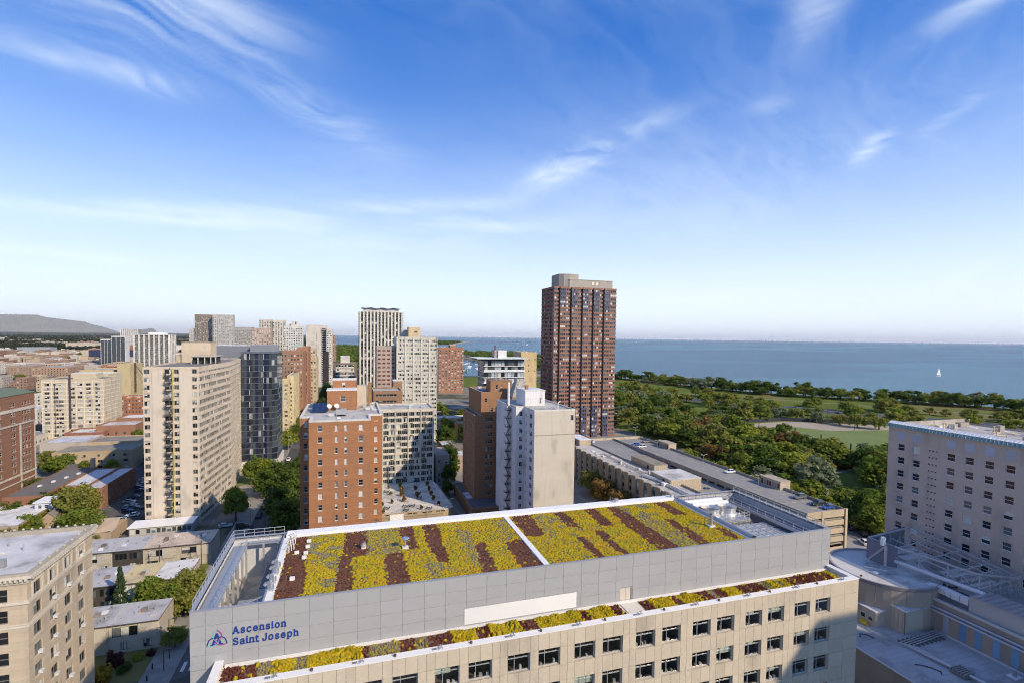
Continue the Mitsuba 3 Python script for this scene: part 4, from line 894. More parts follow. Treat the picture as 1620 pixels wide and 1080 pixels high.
for k, (a, c) in enumerate(((152.6, 143.4), (142.6, 132.6), (131.8, 121.0))):
    for zz in (14.3, 11.6, 8.9, 6.2, 2.0): m = Mesh(); m.box(c, a, YS, YS + .25, zz - (.35 if zz > 3 else 2), zz + (1.95 if zz > 13 else 1.35 if zz > 3 else 2.2), jit(TAN, .03)); put('spandrel', m, 'masonry', parent=g)
    m = Mesh(); m.box(a - .02, a + .8 - .02, YS - .12, YS + .3, 0, DK + .95, jit(TAN, .03)); put('pier', m, 'masonry', parent=g)
m = Mesh(); m.box(XW, XE, YN, YN + .3, 0, DK + 1.2, (.52, .44, .33)); m.box(XW - .25, XW + .02, YS + .3, YN - .01, 0, DK + .6, (.30, .27, .23)); put('parapet', m, 'masonry', parent=g)
for y in np.arange(YS + 2, YN - 4, 2.05): m = Mesh(); m.box(XW - .3, XW + .05, y, y + 1.75, DK + .62, DK + 1.0, jit((.30, .27, .23), .1)); put('parapet_block', m, 'masonry', parent=g)
m = Mesh()
for y in np.arange(126, 245, 2.9):
    m.quad((147.2, y, DK + .01), (152, y, DK + .01), (152, y + .13, DK + .01), (147.2, y + .13, DK + .01), (.60, .48, .26))
    if y < 160 or y > 205: m.quad((136.8, y, DK + .01), (141, y, DK + .01), (141, y + .13, DK + .01), (136.8, y + .13, DK + .01), (.55, .5, .42))
for x, y in ((143, 135), (142, 150), (144.2, 128.5), (141.5, 166)): m.quad((x, y, DK + .012), (x + 1.7, y, DK + .012), (x + 1.7, y + .35, DK + .012), (x, y + .35, DK + .012), (.62, .48, .12)); m.quad((x + 1.3, y - .9, DK + .012), (x + 1.7, y - .9, DK + .012), (x + 1.7, y - .01, DK + .012), (x + 1.3, y - .01, DK + .012), (.62, .48, .12))
put('bay_marking', m, 'matte', parent=g)
for nm, x0, x1, y0, y1, z0, z1 in (('stair_house', 151.2, 155.6, 217.5, 226.5, 0, 18), ('stair_house', 150.6, 155.2, 147.5, 157, 0, 18.2)):
    m = Mesh(); m.prism(rect(x0, x1, y0, y1), z0, z1, (.50, .42, .32), top=False)
    for yy in np.arange(y0 + .4, y1 - .6, 1.3): m.box(x0 - .05, x0 + .02, yy, yy + .9, z1 - 2.5, z1 - .7, (.16, .06, .05) if rng.random() < .5 else (.30, .27, .22))
    m.box(x0 - .15, x1 + .15, y0 - .15, y1 + .15, z1, z1 + .25, (.44, .38, .30)); put(nm, m, 'masonry', parent=g)
for x0, x1, y0, y1, zb, zt, roof in ((119.2, 125.6, 181, 199, 12, 18.2, (.3, .27, .22)), (113.2, 126.6, 161, 174.5, 11, 17.9, (.62, .61, .58)), (111.4, 117.6, 236, 250, 12, 18.3, (.74, .74, .74))):
    m = Mesh(); m.prism(rect(x0, x1, y0, y1), zb, zt, (.52, .44, .32), top=False)
    for xx in np.arange(x0 + .3, x1 - .3, .9): m.box(xx, xx + .12, y0 - .07, y0 - .005, zb + .5, zt - .3, (.40, .34, .25))
    m.box(x0 - .05, x0 + .02, y0 + 4, y0 + 5.2, DK + .1, DK + 2.1, (.12, .04, .035)); b_ = put('stair_house', m, 'masonry', parent=g)
    m = Mesh(); m.box(x0 - .1, x1 + .1, y0 - .1, y1 + .1, zt, zt + .2, roof); put('roof', m, 'roofing', parent=b_)
def lamp_post(name, x, y, z, h, label, arms=1, col=(.42, .42, .41), group=None, r=.09):
    t = thing(name, label, 'street lamp', group); m = Mesh(); m.bar((x, y, z), (x, y, z + h), r, col, 6, r * .6); put('pole', m, 'paint', parent=t)
    m = Mesh()
    for s in ((-1, 1) if arms == 2 else (1,)): m.bar((x, y, z + h), (x + s * .9, y, z + h + .15), .05, col); m.box(x + s * .7, x + s * 1.5, y - .2, y + .2, z + h + .1, z + h + .28, jit(col, .1))
    put('lamp_head', m, 'paint', parent=t)
for x, y, w in ((148.3, 244, 'at the far end of the garage roof'), (139.6, 209.6, 'by the parked blue car on the garage roof'), (140.9, 177.9, 'halfway down the upper garage deck'), (139.2, 146, 'on the garage deck nearest the cooling towers')):
    lamp_post('garage_lamp', x, y, DK, 6.8, 'thin grey lamp post ' + w, 2)

an = thing('ribbed_annex', 'long low building with tan vertical ribs and bluish strips west of the garage', 'building')
m = Mesh(); m.prism(rect(107.4, 117.9, 134, 235.5), 0, 15.6, (.22, .27, .30), top=False); put('wall', m, 'masonry', parent=an)
m = Mesh(); m.quad((107.4, 134, 15.6), (117.9, 134, 15.6), (117.9, 235.5, 15.6), (107.4, 235.5, 15.6), (.52, .50, .46)); put('roof', m, 'roofing', parent=an)
for k in range(18):
    y = 136 + 5.55 * k; m = Mesh(); m.box(106.9, 107.39, y, y + 3.1, 0, 16.2, jit((.40, .32, .22), .07)); put('rib', m, 'masonry', parent=an)
    m = Mesh()
    for z in np.arange(1, 15, 2.9):
        m.quad((107.35, y + 3.3, z), (107.35, y + 5.3, z), (107.35, y + 5.3, z + 1.5), (107.35, y + 3.3, z + 1.5), glass_tone((.5, .4, .1))); m.quad((107.36, y + 3.15, z + 1.52), (107.36, y + 5.5, z + 1.52), (107.36, y + 5.5, z + 2.85), (107.36, y + 3.15, z + 2.85), jit((.20, .27, .30), .2))
    put('window_strip', m, 'pane', parent=an)
m = Mesh(); m.bar((112.4, 168, 16.3), (112.4, 140, 16.3), .5, (.62, .61, .58), 8); m.bar((112.4, 140, 16.3), (117, 138, 16.3), .45, (.62, .61, .58), 8); m.bar((112.4, 168, 16.2), (111, 176, 16.2), .7, (.64, .63, .6), 8); put('duct', m, 'paint', parent=an)
m = Mesh()
for x in (112.6, 113.6): m.bar((x, 168, 16.2), (x, 214, 16.2), .1, (.2, .2, .2))
for y in np.arange(168, 214, 2): m.box(112.5, 113.7, y, y + .15, 16.05, 16.12, (.2, .2, .2))
put('pipe_run', m, 'paint', parent=an); rooftop(an, 108.5, 116.5, 140, 232, 15.6, 26, 21, (.6, .58, .54))

# ---------------------------------------------------------------- pale building at the right edge
MV = (.54, .425, .355)
rb = thing('pale_block', 'pale pinkish concrete block with a teal corrugated roof edge at the right', 'building')
XR, ZR, YNr = 130.0, 48.9, 94.0
colY = [90.8, 87.2] + [79.8 - 3.66 * k for k in range(20)]; rows = [44.1 - 3.23 * k for k in range(12)]
wins = []
for y in colY:
    for z in rows: wins.append((YNr - y - .82, YNr - y + .82, z - .8, z + .85))
p0, p1 = (XR, YNr), (XR, -20)
m = Mesh(); wall(m, p0, p1, 0, ZR, wins, MV, rev=.22, course=3.23, j=.035, revcol=(.52, .47, .45)); wall(m, (XR, -20), (XR + 27, -20), 0, ZR, [], MV); wall(m, (XR + 27, -20), (XR + 27, YNr), 0, ZR, [], MV); wall(m, (XR + 27, YNr), (XR, YNr), 0, ZR, [], MV); put('wall', m, 'masonry', parent=rb)
do_windows(rb, p0, p1, [w for w in wins if w[1] < 46], dict(rev=.22, style='dh', frame=(.62, .60, .60), tones=(.62, .2, .18), bar=.08, sill=(.52, .48, .46))); do_windows(rb, p0, p1, [w for w in wins if w[1] >= 46], dict(rev=.22, style='dh', each=False))
for y in colY[:12]: m = Mesh(); m.box(XR - .05, XR + .01, y - .95, y + .95, 46.1, 48.0, jit((.40, .40, .46), .05)); put('blank_panel', m, 'paint', parent=rb)
for z in rows:
    for dz in (0.5, -1.1):
        for k in range(3): m = Mesh(); m.box(XR - .03, XR + .01, 82.6 + .75 * k, 82.95 + .75 * k, z + dz, z + dz + .28, (.06, .05, .05)); put('vent_slot', m, 'matte', parent=rb)
m = Mesh(); m.quad((XR, -20, ZR - .4), (XR + 27, -20, ZR - .4), (XR + 27, YNr, ZR - .4), (XR, YNr, ZR - .4), (.46, .43, .40)); put('roof', m, 'roofing', parent=rb)
for k in range(150):
    y = YNr - .75 * k - .35; m = Mesh(); P = []
    for t_ in np.linspace(0, math.pi, 5): P.append((math.cos(t_) * .34, math.sin(t_) * .3))
    for (a, c) in zip(P[:-1], P[1:]):
        m.quad((XR - .55 - a[1], y + a[0], ZR + .1), (XR - .55 - c[1], y + c[0], ZR + .1), (XR - .3 - c[1], y + c[0], ZR + .95), (XR - .3 - a[1], y + a[0], ZR + .95), jit((.16, .29, .31), .08)); m.quad((XR - .3 - a[1], y + a[0], ZR + .95), (XR - .3 - c[1], y + c[0], ZR + .95), (XR + .7, y + c[0], ZR + 1.5), (XR + .7, y + a[0], ZR + 1.5), (.66, .68, .70))
    put('roof_tile', m, 'paint', parent=rb)
m = Mesh()
for k in range(60): y = 93 - .75 * k * 2; m.box(XR + .8, XR + 1.0, y - .1, y + .1, ZR - .3, ZR + 1.2, (.5, .48, .42))
m.box(XR + .75, XR + 1.05, -18, YNr, ZR + 1.2, ZR + 1.35, (.6, .58, .54)); m.box(XR, XR + 27, YNr - .5, YNr, ZR - .3, ZR + .9, (.45, .42, .38)); put('roof_kerb', m, 'masonry', parent=rb)
r_ = random.Random(4)
for k in range(70):
    x, y = XR + r_.uniform(2, 24), r_.uniform(50, 92); m = Mesh(); q = r_.random()
    if q < .3: m.box(x, x + r_.uniform(.6, 5), y, y + r_.uniform(.5, 2), ZR - .38, ZR + r_.uniform(.1, 1.1), jit((.5, .46, .4), .5))
    elif q < .6: m.bar((x, y, ZR - .2), (x + r_.uniform(-5, 5), y + r_.uniform(-1, 1), ZR + .1), .12, jit((.5, .40, .28), .5))
    elif q < .8: m.bar((x, y, ZR - .4), (x, y, ZR + 1.3), .1, jit((.55, .45, .3), .3)); m.box(x - .2, x + .2, y - .2, y + .2, ZR + 1.3, ZR + 1.4, (.6, .5, .3))
    else: m.box(x, x + r_.uniform(1, 3), y, y + r_.uniform(1, 2.5), ZR - .39, ZR - .3, jit((.66, .64, .62), .2))
    put(('roof_unit', 'pipe_run', 'roof_post', 'roof_sheet')[0 if q < .3 else 1 if q < .6 else 2 if q < .8 else 3], m, 'matte', parent=rb)
m = Mesh(); m.prism(rect(XR, XR + 40, -75, -31), 0, 97, MV, top=True); put('tall_wing', m, 'masonry', parent=rb)

# ---------------------------------------------------------------- lower roofs between the hospital and the pale block
lr = thing('low_plant_building', 'low flat roofed plant building in shade at the lower right', 'building')
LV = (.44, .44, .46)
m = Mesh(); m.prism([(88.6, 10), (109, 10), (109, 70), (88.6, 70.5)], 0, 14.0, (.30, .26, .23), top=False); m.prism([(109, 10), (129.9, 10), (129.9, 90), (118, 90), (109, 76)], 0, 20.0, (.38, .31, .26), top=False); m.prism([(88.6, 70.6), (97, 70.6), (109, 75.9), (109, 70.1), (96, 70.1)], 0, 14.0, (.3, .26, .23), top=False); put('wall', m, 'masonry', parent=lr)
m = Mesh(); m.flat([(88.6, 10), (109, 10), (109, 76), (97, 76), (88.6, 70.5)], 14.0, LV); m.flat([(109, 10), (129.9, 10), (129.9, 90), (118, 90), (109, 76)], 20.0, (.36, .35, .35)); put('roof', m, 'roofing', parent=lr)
m = Mesh()
for y in np.arange(11, 75, 1.15): m.box(88.7, 108.9, y, y + .05, 14.0, 14.035, (.38, .38, .40))
put('roof_seam', m, 'matte', parent=lr)
m = Mesh(); m.box(88.45, 88.75, 10, 70.5, 14.005, 14.18, (.5, .5, .52)); m.box(108.75, 109.02, 10, 70, 19.9, 20.35, (.5, .48, .46)); m.box(108.6, 108.95, 10, 68, 14.02, 14.3, (.55, .55, .56)); put('coping', m, 'paint', parent=lr)
for y in (69.0, 66.3, 63.6, 61.1, 58.3, 55.6, 52.8, 50, 47.2, 44.4):
    m = Mesh(); m.box(108.92, 108.99, y - .55, y + .55, 14.5, 18.3, jit((.16, .30, .46), .08)) if y != 66.3 else m.box(108.6, 108.99, y - .4, y + .4, 14.4, 18.8, (.36, .38, .44)); put('blue_window' if y != 66.3 else 'riser_duct', m, 'pane', parent=lr)
m = Mesh()
for k, x in enumerate((108.2, 107.7)): m.bar((x, 71, 18.9 - .5 * k), (x, 40, 18.9 - .5 * k), .2, (.50, .50, .53), 6)
put('pipe_run', m, 'galvanised', parent=lr)
ph = thing('roof_penthouse', 'beige metal stair penthouse with a pale roof on the shaded low roof', 'roof house')
PB = (.50, .44, .35)
m = Mesh(); m.prism(rect(101.5, 107.4, 68.8, 73.6), 14, 18.4, PB, top=False); m.prism(rect(98.4, 101.49, 72.2, 76.6), 14, 17.0, PB, top=False)
for y in np.arange(69.2, 73.6, .8): m.box(101.44, 101.49, y, y + .06, 14, 18.4, (.44, .38, .3))
m.box(101.4, 101.56, 68.72, 68.86, 14, 18.4, (.2, .18, .16)); put('wall', m, 'masonry', parent=ph)
m = Mesh(); m.box(101.3, 107.6, 68.6, 73.8, 18.41, 18.6, (.60, .60, .62)); m.box(98.2, 101.45, 72, 76.8, 17.01, 17.2, (.62, .62, .64)); put('roof', m, 'roofing', parent=ph)
m = Mesh(); m.box(103, 104.2, 71, 72.4, 18.61, 18.75, (.16, .14, .14)); m.box(105.2, 106.6, 72.4, 73.5, 18.61, 19.1, (.2, .19, .18)); put('roof_hatch', m, 'paint', parent=ph)
for y in (73.2, 74.7): m = Mesh(); window(m, (98.4, 76.6), (98.4, 72.2), (76.6 - y - .5, 76.6 - y + .5, 14.9, 16.0), rev=-.04, style='lights', k=1, tones=(1, 0, 0), frame=(.55, .5, .42)); put('window', m, 'pane', parent=ph)
t = thing('yellow_crate', 'small yellow crate on the low roof below two dark windows', 'crate'); m = Mesh(); m.box(97.2, 98.2, 73.4, 74.8, 14.05, 14.6, (.55, .38, .06)); m.box(97.2, 97.6, 72.9, 73.35, 14.05, 14.3, (.5, .36, .08)); put('box', m, 'paint', parent=t)
t = thing('roof_pipes', 'bundle of long grey pipes turning a corner on the low roof', 'pipes')
for k in range(4):
    m = Mesh(); o = .45 * k; m.bar((108.3, 67.5 - o, 14.5), (97.2 + o, 66.6 - o, 14.5), .11, (.52, .52, .55), 6); m.bar((97.2 + o, 66.6 - o, 14.5), (98.4 + o * .3, 57.5, 14.5), .11, (.52, .52, .55), 6); put('pipe', m, 'galvanised', parent=t)
for k in range(9): m = Mesh(); m.box(98 + 1.1 * k, 98.3 + 1.1 * k, 65.2, 67.6, 14.04, 14.35, (.16, .14, .13)); put('support', m, 'matte', parent=t)
t = thing('pipe_manifold', 'grey slatted pump unit at the end of the roof pipes', 'pump'); m = Mesh(); m.box(97.6, 99.8, 56.2, 58.6, 14.1, 14.5, (.26, .25, .25))
for k in range(6): m.box(97.4, 100, 56.3 + .4 * k, 56.5 + .4 * k, 14.55, 14.95, (.36, .35, .36))
m.bar((98.7, 56.2, 14.6), (99.2, 52, 14.6), .25, (.6, .6, .63), 8); put('casing', m, 'galvanised', parent=t)
t = thing('roof_unit', 'long grey ventilation unit on the low roof at the bottom edge', 'ventilation unit'); m = Mesh(); m.box(98.2, 102, 48.8, 52, 14.1, 15.4, (.34, .33, .36)); m.box(102.05, 106.5, 46.2, 51.4, 14.1, 15.6, (.42, .41, .46)); put('casing', m, 'galvanised', parent=t)
t = thing('roof_vent', 'small vent on a white curb by the blue windows', 'vent'); m = Mesh(); m.box(105.6, 107.3, 53.6, 55, 14.05, 14.3, (.7, .7, .72)); m.bar((106.4, 54.3, 14.3), (106.4, 54.3, 15.2), .3, (.3, .29, .3), 8); put('cap', m, 'paint', parent=t)
for pts, lab in (([(92.5, 70.6), (93.3, 71.4), (94.2, 70.9), (94.6, 69.6)], 'dark loose hose on the low roof beside the hospital'), ([(93.8, 61.6), (94.8, 61), (95.6, 60), (96, 58.8), (95.4, 58.4)], 'dark curled hose on the low roof beside the pipes')):
    m = Mesh()
    for a, c in zip(pts[:-1], pts[1:]): m.bar((*a, 14.12), (*c, 14.12), .09, (.07, .06, .08), 6)
    put('hose', m, 'paint', label=lab, cat='hose')
ms = thing('metal_shed', 'long ribbed metal roofed plant shed on the upper roof at right', 'shed')
m = Mesh(); m.prism(rect(110.2, 115.2, 20, 63.5), 20, 23.0, (.46, .43, .40), top=False); put('wall', m, 'paint', parent=ms)
for k in range(40): m = Mesh(); y = 62.2 - 1.08 * k; m.box(109.9, 115.5, y, y + 1.04, 23.0, 23.16, jit((.46, .45, .48), .05)); m.box(109.9, 115.5, y + 1.0, y + 1.06, 23.161, 23.3, (.40, .39, .42)); put('roof_sheet', m, 'galvanised', parent=ms)
t = thing('white_duct', 'segmented white insulated duct between the drum and the metal shed', 'duct')
pts = [(107.6, 73.4, 19.6), (109.2, 72.2, 20.4), (110.6, 70.8, 21.4), (110.8, 68.6, 21.7), (110.8, 66.6, 21.6), (110.8, 63.6, 21.6)]
for a, c in zip(pts[:-1], pts[1:]):
    a, c = np.array(a), np.array(c)
    for q in range(2): m = Mesh(); m.bar(a + (c - a) * (q / 2 + .02), a + (c - a) * ((q + 1) / 2 - .02), .85, jit((.66, .66, .66), .06), 4); put('segment', m, 'paint', parent=t)
ro = thing('drum_building', 'round concrete drum building with a pale flat roof, half in shade', 'building')
q = np.linspace(0, 2 * np.pi, 49)[:-1]; cx, cy, R_ = 108.3, 78.4, 9.8
ring = np.column_stack([cx + R_ * np.cos(q), cy + R_ * np.sin(q)]); m = Mesh(); m.prism(ring, 0, 21.9, (.40, .33, .26), top=False)
for k in range(0, 48, 4): m.bar((*(ring[k] + (ring[k] - [cx, cy]) * .004), 8), (*(ring[k] + (ring[k] - [cx, cy]) * .004), 21.6), .05, (.3, .24, .19))
put('wall', m, 'masonry', parent=ro, smooth=False)
m = Mesh(); m.flat(ring, 21.9, (.56, .55, .54)); put('roof', m, 'roofing', parent=ro)
m = Mesh(); r2 = np.column_stack([cx + (R_ + .12) * np.cos(q), cy + (R_ + .12) * np.sin(q)]); r3 = np.column_stack([cx + (R_ - .35) * np.cos(q), cy + (R_ - .35) * np.sin(q)])
for i in range(48):
    j = (i + 1) % 48; m.quad((*r2[i], 21.6), (*r2[j], 21.6), (*r2[j], 22.25), (*r2[i], 22.25), (.2, .18, .19)); m.quad((*r2[i], 22.25), (*r2[j], 22.25), (*r3[j], 22.25), (*r3[i], 22.25), (.26, .25, .27)); m.quad((*r3[j], 21.9), (*r3[i], 21.9), (*r3[i], 22.25), (*r3[j], 22.25), (.3, .29, .3))
put('rim', m, 'paint', parent=ro)
m = Mesh(); m.box(103.6, 104.9, 76.6, 77.4, 21.95, 22.2, (.68, .68, .68)); m.box(106.4, 107.2, 72.3, 72.7, 21.95, 22.4, (.62, .62, .62)); m.bar((104.4, 79.5, 22.3), (107, 76.5, 22.3), .12, (.6, .6, .6)); put('roof_pipe', m, 'paint', parent=ro)
sc = thing('plant_screen', 'open steel truss frame and dark screen round rooftop plant beside the pale block', 'plant enclosure')
SW = (.40, .395, .40)
m = Mesh(); a0 = [(110.2, 83.5), (109.6, 81.6), (109.9, 79.6), (111.4, 77.6)]
for a, c in zip(a0[:-1], a0[1:]): m.quad((*a, 22), (*c, 22), (*c, 26.5), (*a, 26.5), (.16, .17, .22))
m.quad((110.2, 83.5, 22), (125.5, 86, 20), (125.5, 86, 26.5), (110.2, 83.5, 26.5), (.2, .21, .25)); put('screen_wall', m, 'paint', parent=sc)
B_ = [(110.4, 83.4), (126.8, 85.5), (126.8, 64.6), (113.4, 63.8)]
for i in range(4):
    a, c = np.array(B_[i]), np.array(B_[(i + 1) % 4]); m = Mesh(); zl, zt = 20.2, 26.4 - (2.8 if i in (2,) else 0)
    m.bar((*a, 26.4 if i != 2 else 23.6), (*c, 26.4 if i not in (1,) else 23.6), .2, SW); n_ = 4
    for k in range(n_ + 1): p = a + (c - a) * k / n_; m.bar((*p, zl), (*p, 26.2 if i in (0, 3) and k < 3 else 24.2), .14, SW)
    for k in range(n_): p, p2 = a + (c - a) * k / n_, a + (c - a) * (k + 1) / n_; m.bar((*p, zl + .2), (*p2, 24.8), .1, SW)
    put('truss', m, 'paint', parent=sc)
m = Mesh()
for k in range(5): t_ = k / 4; m.bar((110.4 + 3 * t_, 83.4 - 19.6 * t_, 26.3 - 2.6 * t_), (126.8, 85.5 - 20.9 * t_, 26.3 - 2.6 * t_), .13, SW)
for k in range(4): m.bar((112 + 3.6 * k, 82, 26.2), (115.5 + 3.2 * k, 66, 23.8), .12, SW)
put('roof_truss', m, 'paint', parent=sc)
m = Mesh(); rail(m, [(113.4, 66.8, 22.8), (126.6, 67.4, 22.8)], 1.6, 1.1, .09, SW, 3); rail(m, [(113.4, 63.9, 20.4), (126.6, 64.6, 20.4)], 2.2, 1.2, .08, SW, 2); put('guard', m, 'paint', parent=sc)
m = Mesh(); m.bar((109.9, 82.6, 22), (109.3, 78.6, 26.4), .22, SW, 8); m.bar((109.3, 78.6, 22), (109.3, 78.6, 26.4), .3, SW, 8); m.box(109.0, 109.8, 79, 79.6, 26.4, 28.2, (.75, .75, .75)); put('mast', m, 'paint', parent=sc)
t = thing('long_pipe', 'long pale pipe running from the drum roof to the metal shed', 'pipe'); m = Mesh(); m.bar((111.2, 80.5, 23.2), (112.7, 62.6, 23.4), .38, (.60, .60, .64), 8); put('tube', m, 'paint', parent=t)
for k, (x, y, w, l, lab) in enumerate(((117.2, 70.5, 6.0, 2.8, 'pale rooftop chiller under the steel frame nearest the drum'), (116.6, 66.6, 7.0, 2.6, 'pale rooftop chiller behind the railing nearest the shed'), (114.5, 78, 8, 4.5, 'large grey plant box under the far end of the steel frame'))):
    t = thing('chiller', lab, 'chiller'); m = Mesh(); m.box(x, x + w, y, y + l, 20.3, 22.3 + (.8 if k == 2 else 0), (.52, .51, .50)); put('casing', m, 'paint', parent=t)
    for q in range(int(w)): m = Mesh(); m.bar((x + .5 + q, y + l / 2, 22.3 + (.8 if k == 2 else 0)), (x + .5 + q, y + l / 2, 22.45 + (.8 if k == 2 else 0)), .4, (.24, .24, .24), 10); put('fan', m, 'paint', parent=t)

# ---------------------------------------------------------------- cooling plant in the hospital's right well
ct = thing('cooling_tower', 'grey cooling tower with two round fan drums in the open roof well', 'cooling tower')
CG = (.46, .47, .48)
m = Mesh(); m.box(61.2, 69.2, 74.2, 80.6, 37.6, 37.9, CG); m.box(61.3, 69.1, 74.3, 80.5, 35, 37.6, (.13, .135, .145)); put('casing', m, 'galvanised', parent=ct)
for k in range(7): m = Mesh(); z = 35.2 + .36 * k; m.box(61.1, 69.3, 74.0, 74.25, z, z + .14, CG); m.box(69.15, 69.35, 74.3, 80.5, z, z + .14, CG); put('louvre_blade', m, 'galvanised', parent=ct)
for x in np.arange(61.1, 69.4, 1.35): m = Mesh(); m.box(x, x + .14, 73.9, 74.05, 35, 37.6, CG); put('post', m, 'galvanised', parent=ct)
for x in (63.2, 66.9):
    m = Mesh(); q = np.linspace(0, 2 * np.pi, 25)[:-1]; c0 = np.column_stack([np.cos(q), np.sin(q)])
    for i in range(24):
        j = (i + 1) % 24; prf = [(1.75, 37.9), (1.55, 38.3), (1.55, 38.8), (1.72, 39.3)]
        for (ra, za), (rb_, zb_) in zip(prf[:-1], prf[1:]): m.quad((x + c0[i, 0] * ra, 77.6 + c0[i, 1] * ra, za), (x + c0[j, 0] * ra, 77.6 + c0[j, 1] * ra, za), (x + c0[j, 0] * rb_, 77.6 + c0[j, 1] * rb_, zb_), (x + c0[i, 0] * rb_, 77.6 + c0[i, 1] * rb_, zb_), (.56, .57, .57))
    k_ = put('fan_drum', m, 'galvanised', parent=ct); m = Mesh(); m.bar((x, 77.6, 38.0), (x, 77.6, 38.5), .3, (.3, .3, .3), 8)
    for a in range(5): m.bar((x, 77.6, 38.4), (x + 1.45 * math.cos(a * 1.257), 77.6 + 1.45 * math.sin(a * 1.257), 38.4), .12, (.3, .3, .3))
    put('fan', m, 'galvanised', parent=k_)
m = Mesh(); rail(m, [(61.3, 74.3, 37.9), (69.1, 74.3, 37.9), (69.1, 80.5, 37.9), (61.3, 80.5, 37.9), (61.3, 74.3, 37.9)], 1.1, 1.3, .05, (.55, .56, .57)); put('railing', m, 'galvanised', parent=ct)
dc = thing('dry_cooler', 'flat dry cooler with a grid of square fans in the open roof well', 'chiller')
m = Mesh(); m.box(64.0, 70.8, 65.6, 72.6, 35.2, 37.4, (.34, .35, .37)); put('casing', m, 'galvanised', parent=dc)
for i in range(4):
    for j in range(5): m = Mesh(); x, y = 64.2 + 1.66 * i, 65.75 + 1.37 * j; m.box(x, x + 1.4, y, y + 1.1, 37.41, 37.7, (.56, .57, .57)); m.bar((x + .7, y + .55, 37.7), (x + .7, y + .55, 37.72), .45, (.4, .41, .42), 8); put('fan', m, 'galvanised', parent=dc)
ch = thing('chiller', 'long white chiller standing in the left roof well', 'chiller'); m = Mesh(); m.box(-11.6, -9.7, 73.5, 81, 34.3, 36.2, (.62, .63, .64)); put('casing', m, 'paint', parent=ch)
for k in range(7): m = Mesh(); m.box(-11.5, -9.8, 73.7 + 1.05 * k, 74.6 + 1.05 * k, 36.2, 36.32, (.14, .15, .17)); put('fan', m, 'paint', parent=ch)
# vents and small gear standing in the planted roof
def vent_stack(label, x, y, r, h, base, cap=None, col=(.42, .41, .39)):
    t = thing('roof_vent', label, 'vent'); m = Mesh()
    m.box(x - base, x + base, y - base, y + base, 39.66, 39.95, (.62, .61, .57)); put('curb', m, 'paint', parent=t)
    m = Mesh(); m.bar((x, y, 39.95), (x, y, 39.95 + h), r, col, 12); m.bar((x, y, 39.95), (x, y, 40.15), r * 1.35, col, 12); put('stack', m, 'galvanised', parent=t)
    m = Mesh(); z = 39.95 + h; m.bar((x, y, z + .02), (x, y, z + .14), (cap or r) * 1.12, (.13, .11, .11) if cap is None else (.34, .42, .55), 12, (cap or r) * .9); put('cap', m, 'galvanised', parent=t)
vent_stack('tall grey vent stack near the right end of the planted roof', 56.1, 68.6, .27, 1.75, .5)
vent_stack('vent with a bluish hood on a white curb in the planted roof', 7.6, 73.4, .12, 1.15, .42, .5, (.5, .49, .45)); vent_stack('squat white vent on the red sedum at left', 1.9, 75.0, .28, .6, .32, None, (.6, .6, .6))
for k, (x, y) in enumerate(((-5.7, 79.5), (-5.7, 77.4), (-7.0, 75.6), (-5.8, 75.2), (-5.9, 73.7), (-6.8, 67.6))):
    t = thing('roof_box', 'small white service box ' + ('in the sedum nearest the back edge', 'second from the back edge in the left sedum', 'at the edge of the left red strip', 'third from the back in the left yellow sedum', 'fourth from the back in the left yellow sedum', 'alone in the front of the left red sedum strip')[k], 'service box'); m = Mesh(); m.box(x - .28, x + .28, y - .22, y + .22, 39.66, 40.02, (.72, .71, .68)); put('lid', m, 'paint', parent=t)
for k, y in enumerate((71.2, 69.4, 67.0, 65.0)):
    t = thing('gooseneck_vent', ('first', 'second', 'third', 'fourth')[k] + ' galvanised gooseneck from the back along the left roof edge', 'vent'); m = Mesh(); x = -8.9; m.box(x - .35, x + .35, y - .35, y + .35, 39.81, 39.95, (.7, .69, .66)); m.bar((x, y, 39.95), (x, y, 40.75), .13, (.36, .38, .40), 8); m.bar((x, y, 40.75), (x - .35, y - .3, 41.0), .15, (.36, .38, .42), 8); m.bar((x - .35, y - .3, 41.0), (x - .6, y - .4, 40.7), .19, (.36, .38, .42), 8); m.bar((x + .25, y + .3, 39.95), (x + .25, y + .3, 40.5), .1, (.36, .38, .40), 8); put('pipe', m, 'galvanised', parent=t)
for k, y in enumerate((80.6, 78.6, 76.4)):
    t = thing('standpipe_group', ('back', 'middle', 'front')[k] + ' cluster of white standpipes at the left corner of the sedum', 'pipes')
    for j in range(3): m = Mesh(); x = -8.1 + .28 * j; m.bar((x, y + .4 * j, 39.7), (x, y + .4 * j, 40.6), .07, (.70, .69, .66), 6); m.bar((x, y + .4 * j, 40.6), (x - .3, y + .4 * j, 40.75), .06, (.4, .38, .35), 6); put('pipe', m, 'paint', parent=t)
for k, (x, y) in enumerate(((45.3, 82.6), (57.0, 82.4))):
    t = thing('lightning_mast', 'slim metal rods and clamp on the back roof edge ' + ('above the middle of the sedum' if k == 0 else 'near the open roof well'), 'mast')
    for j in range(3): m = Mesh(); m.bar((x + .4 * j, y, 40.15), (x + .4 * j, y, 41.3 - .2 * j), .04, (.45, .45, .45)); put('rod', m, 'galvanised', parent=t)
    m = Mesh(); m.box(x + 1, x + 1.6, y - .2, y + .2, 40.16, 40.8, (.5, .5, .5)); put('clamp', m, 'galvanised', parent=t)

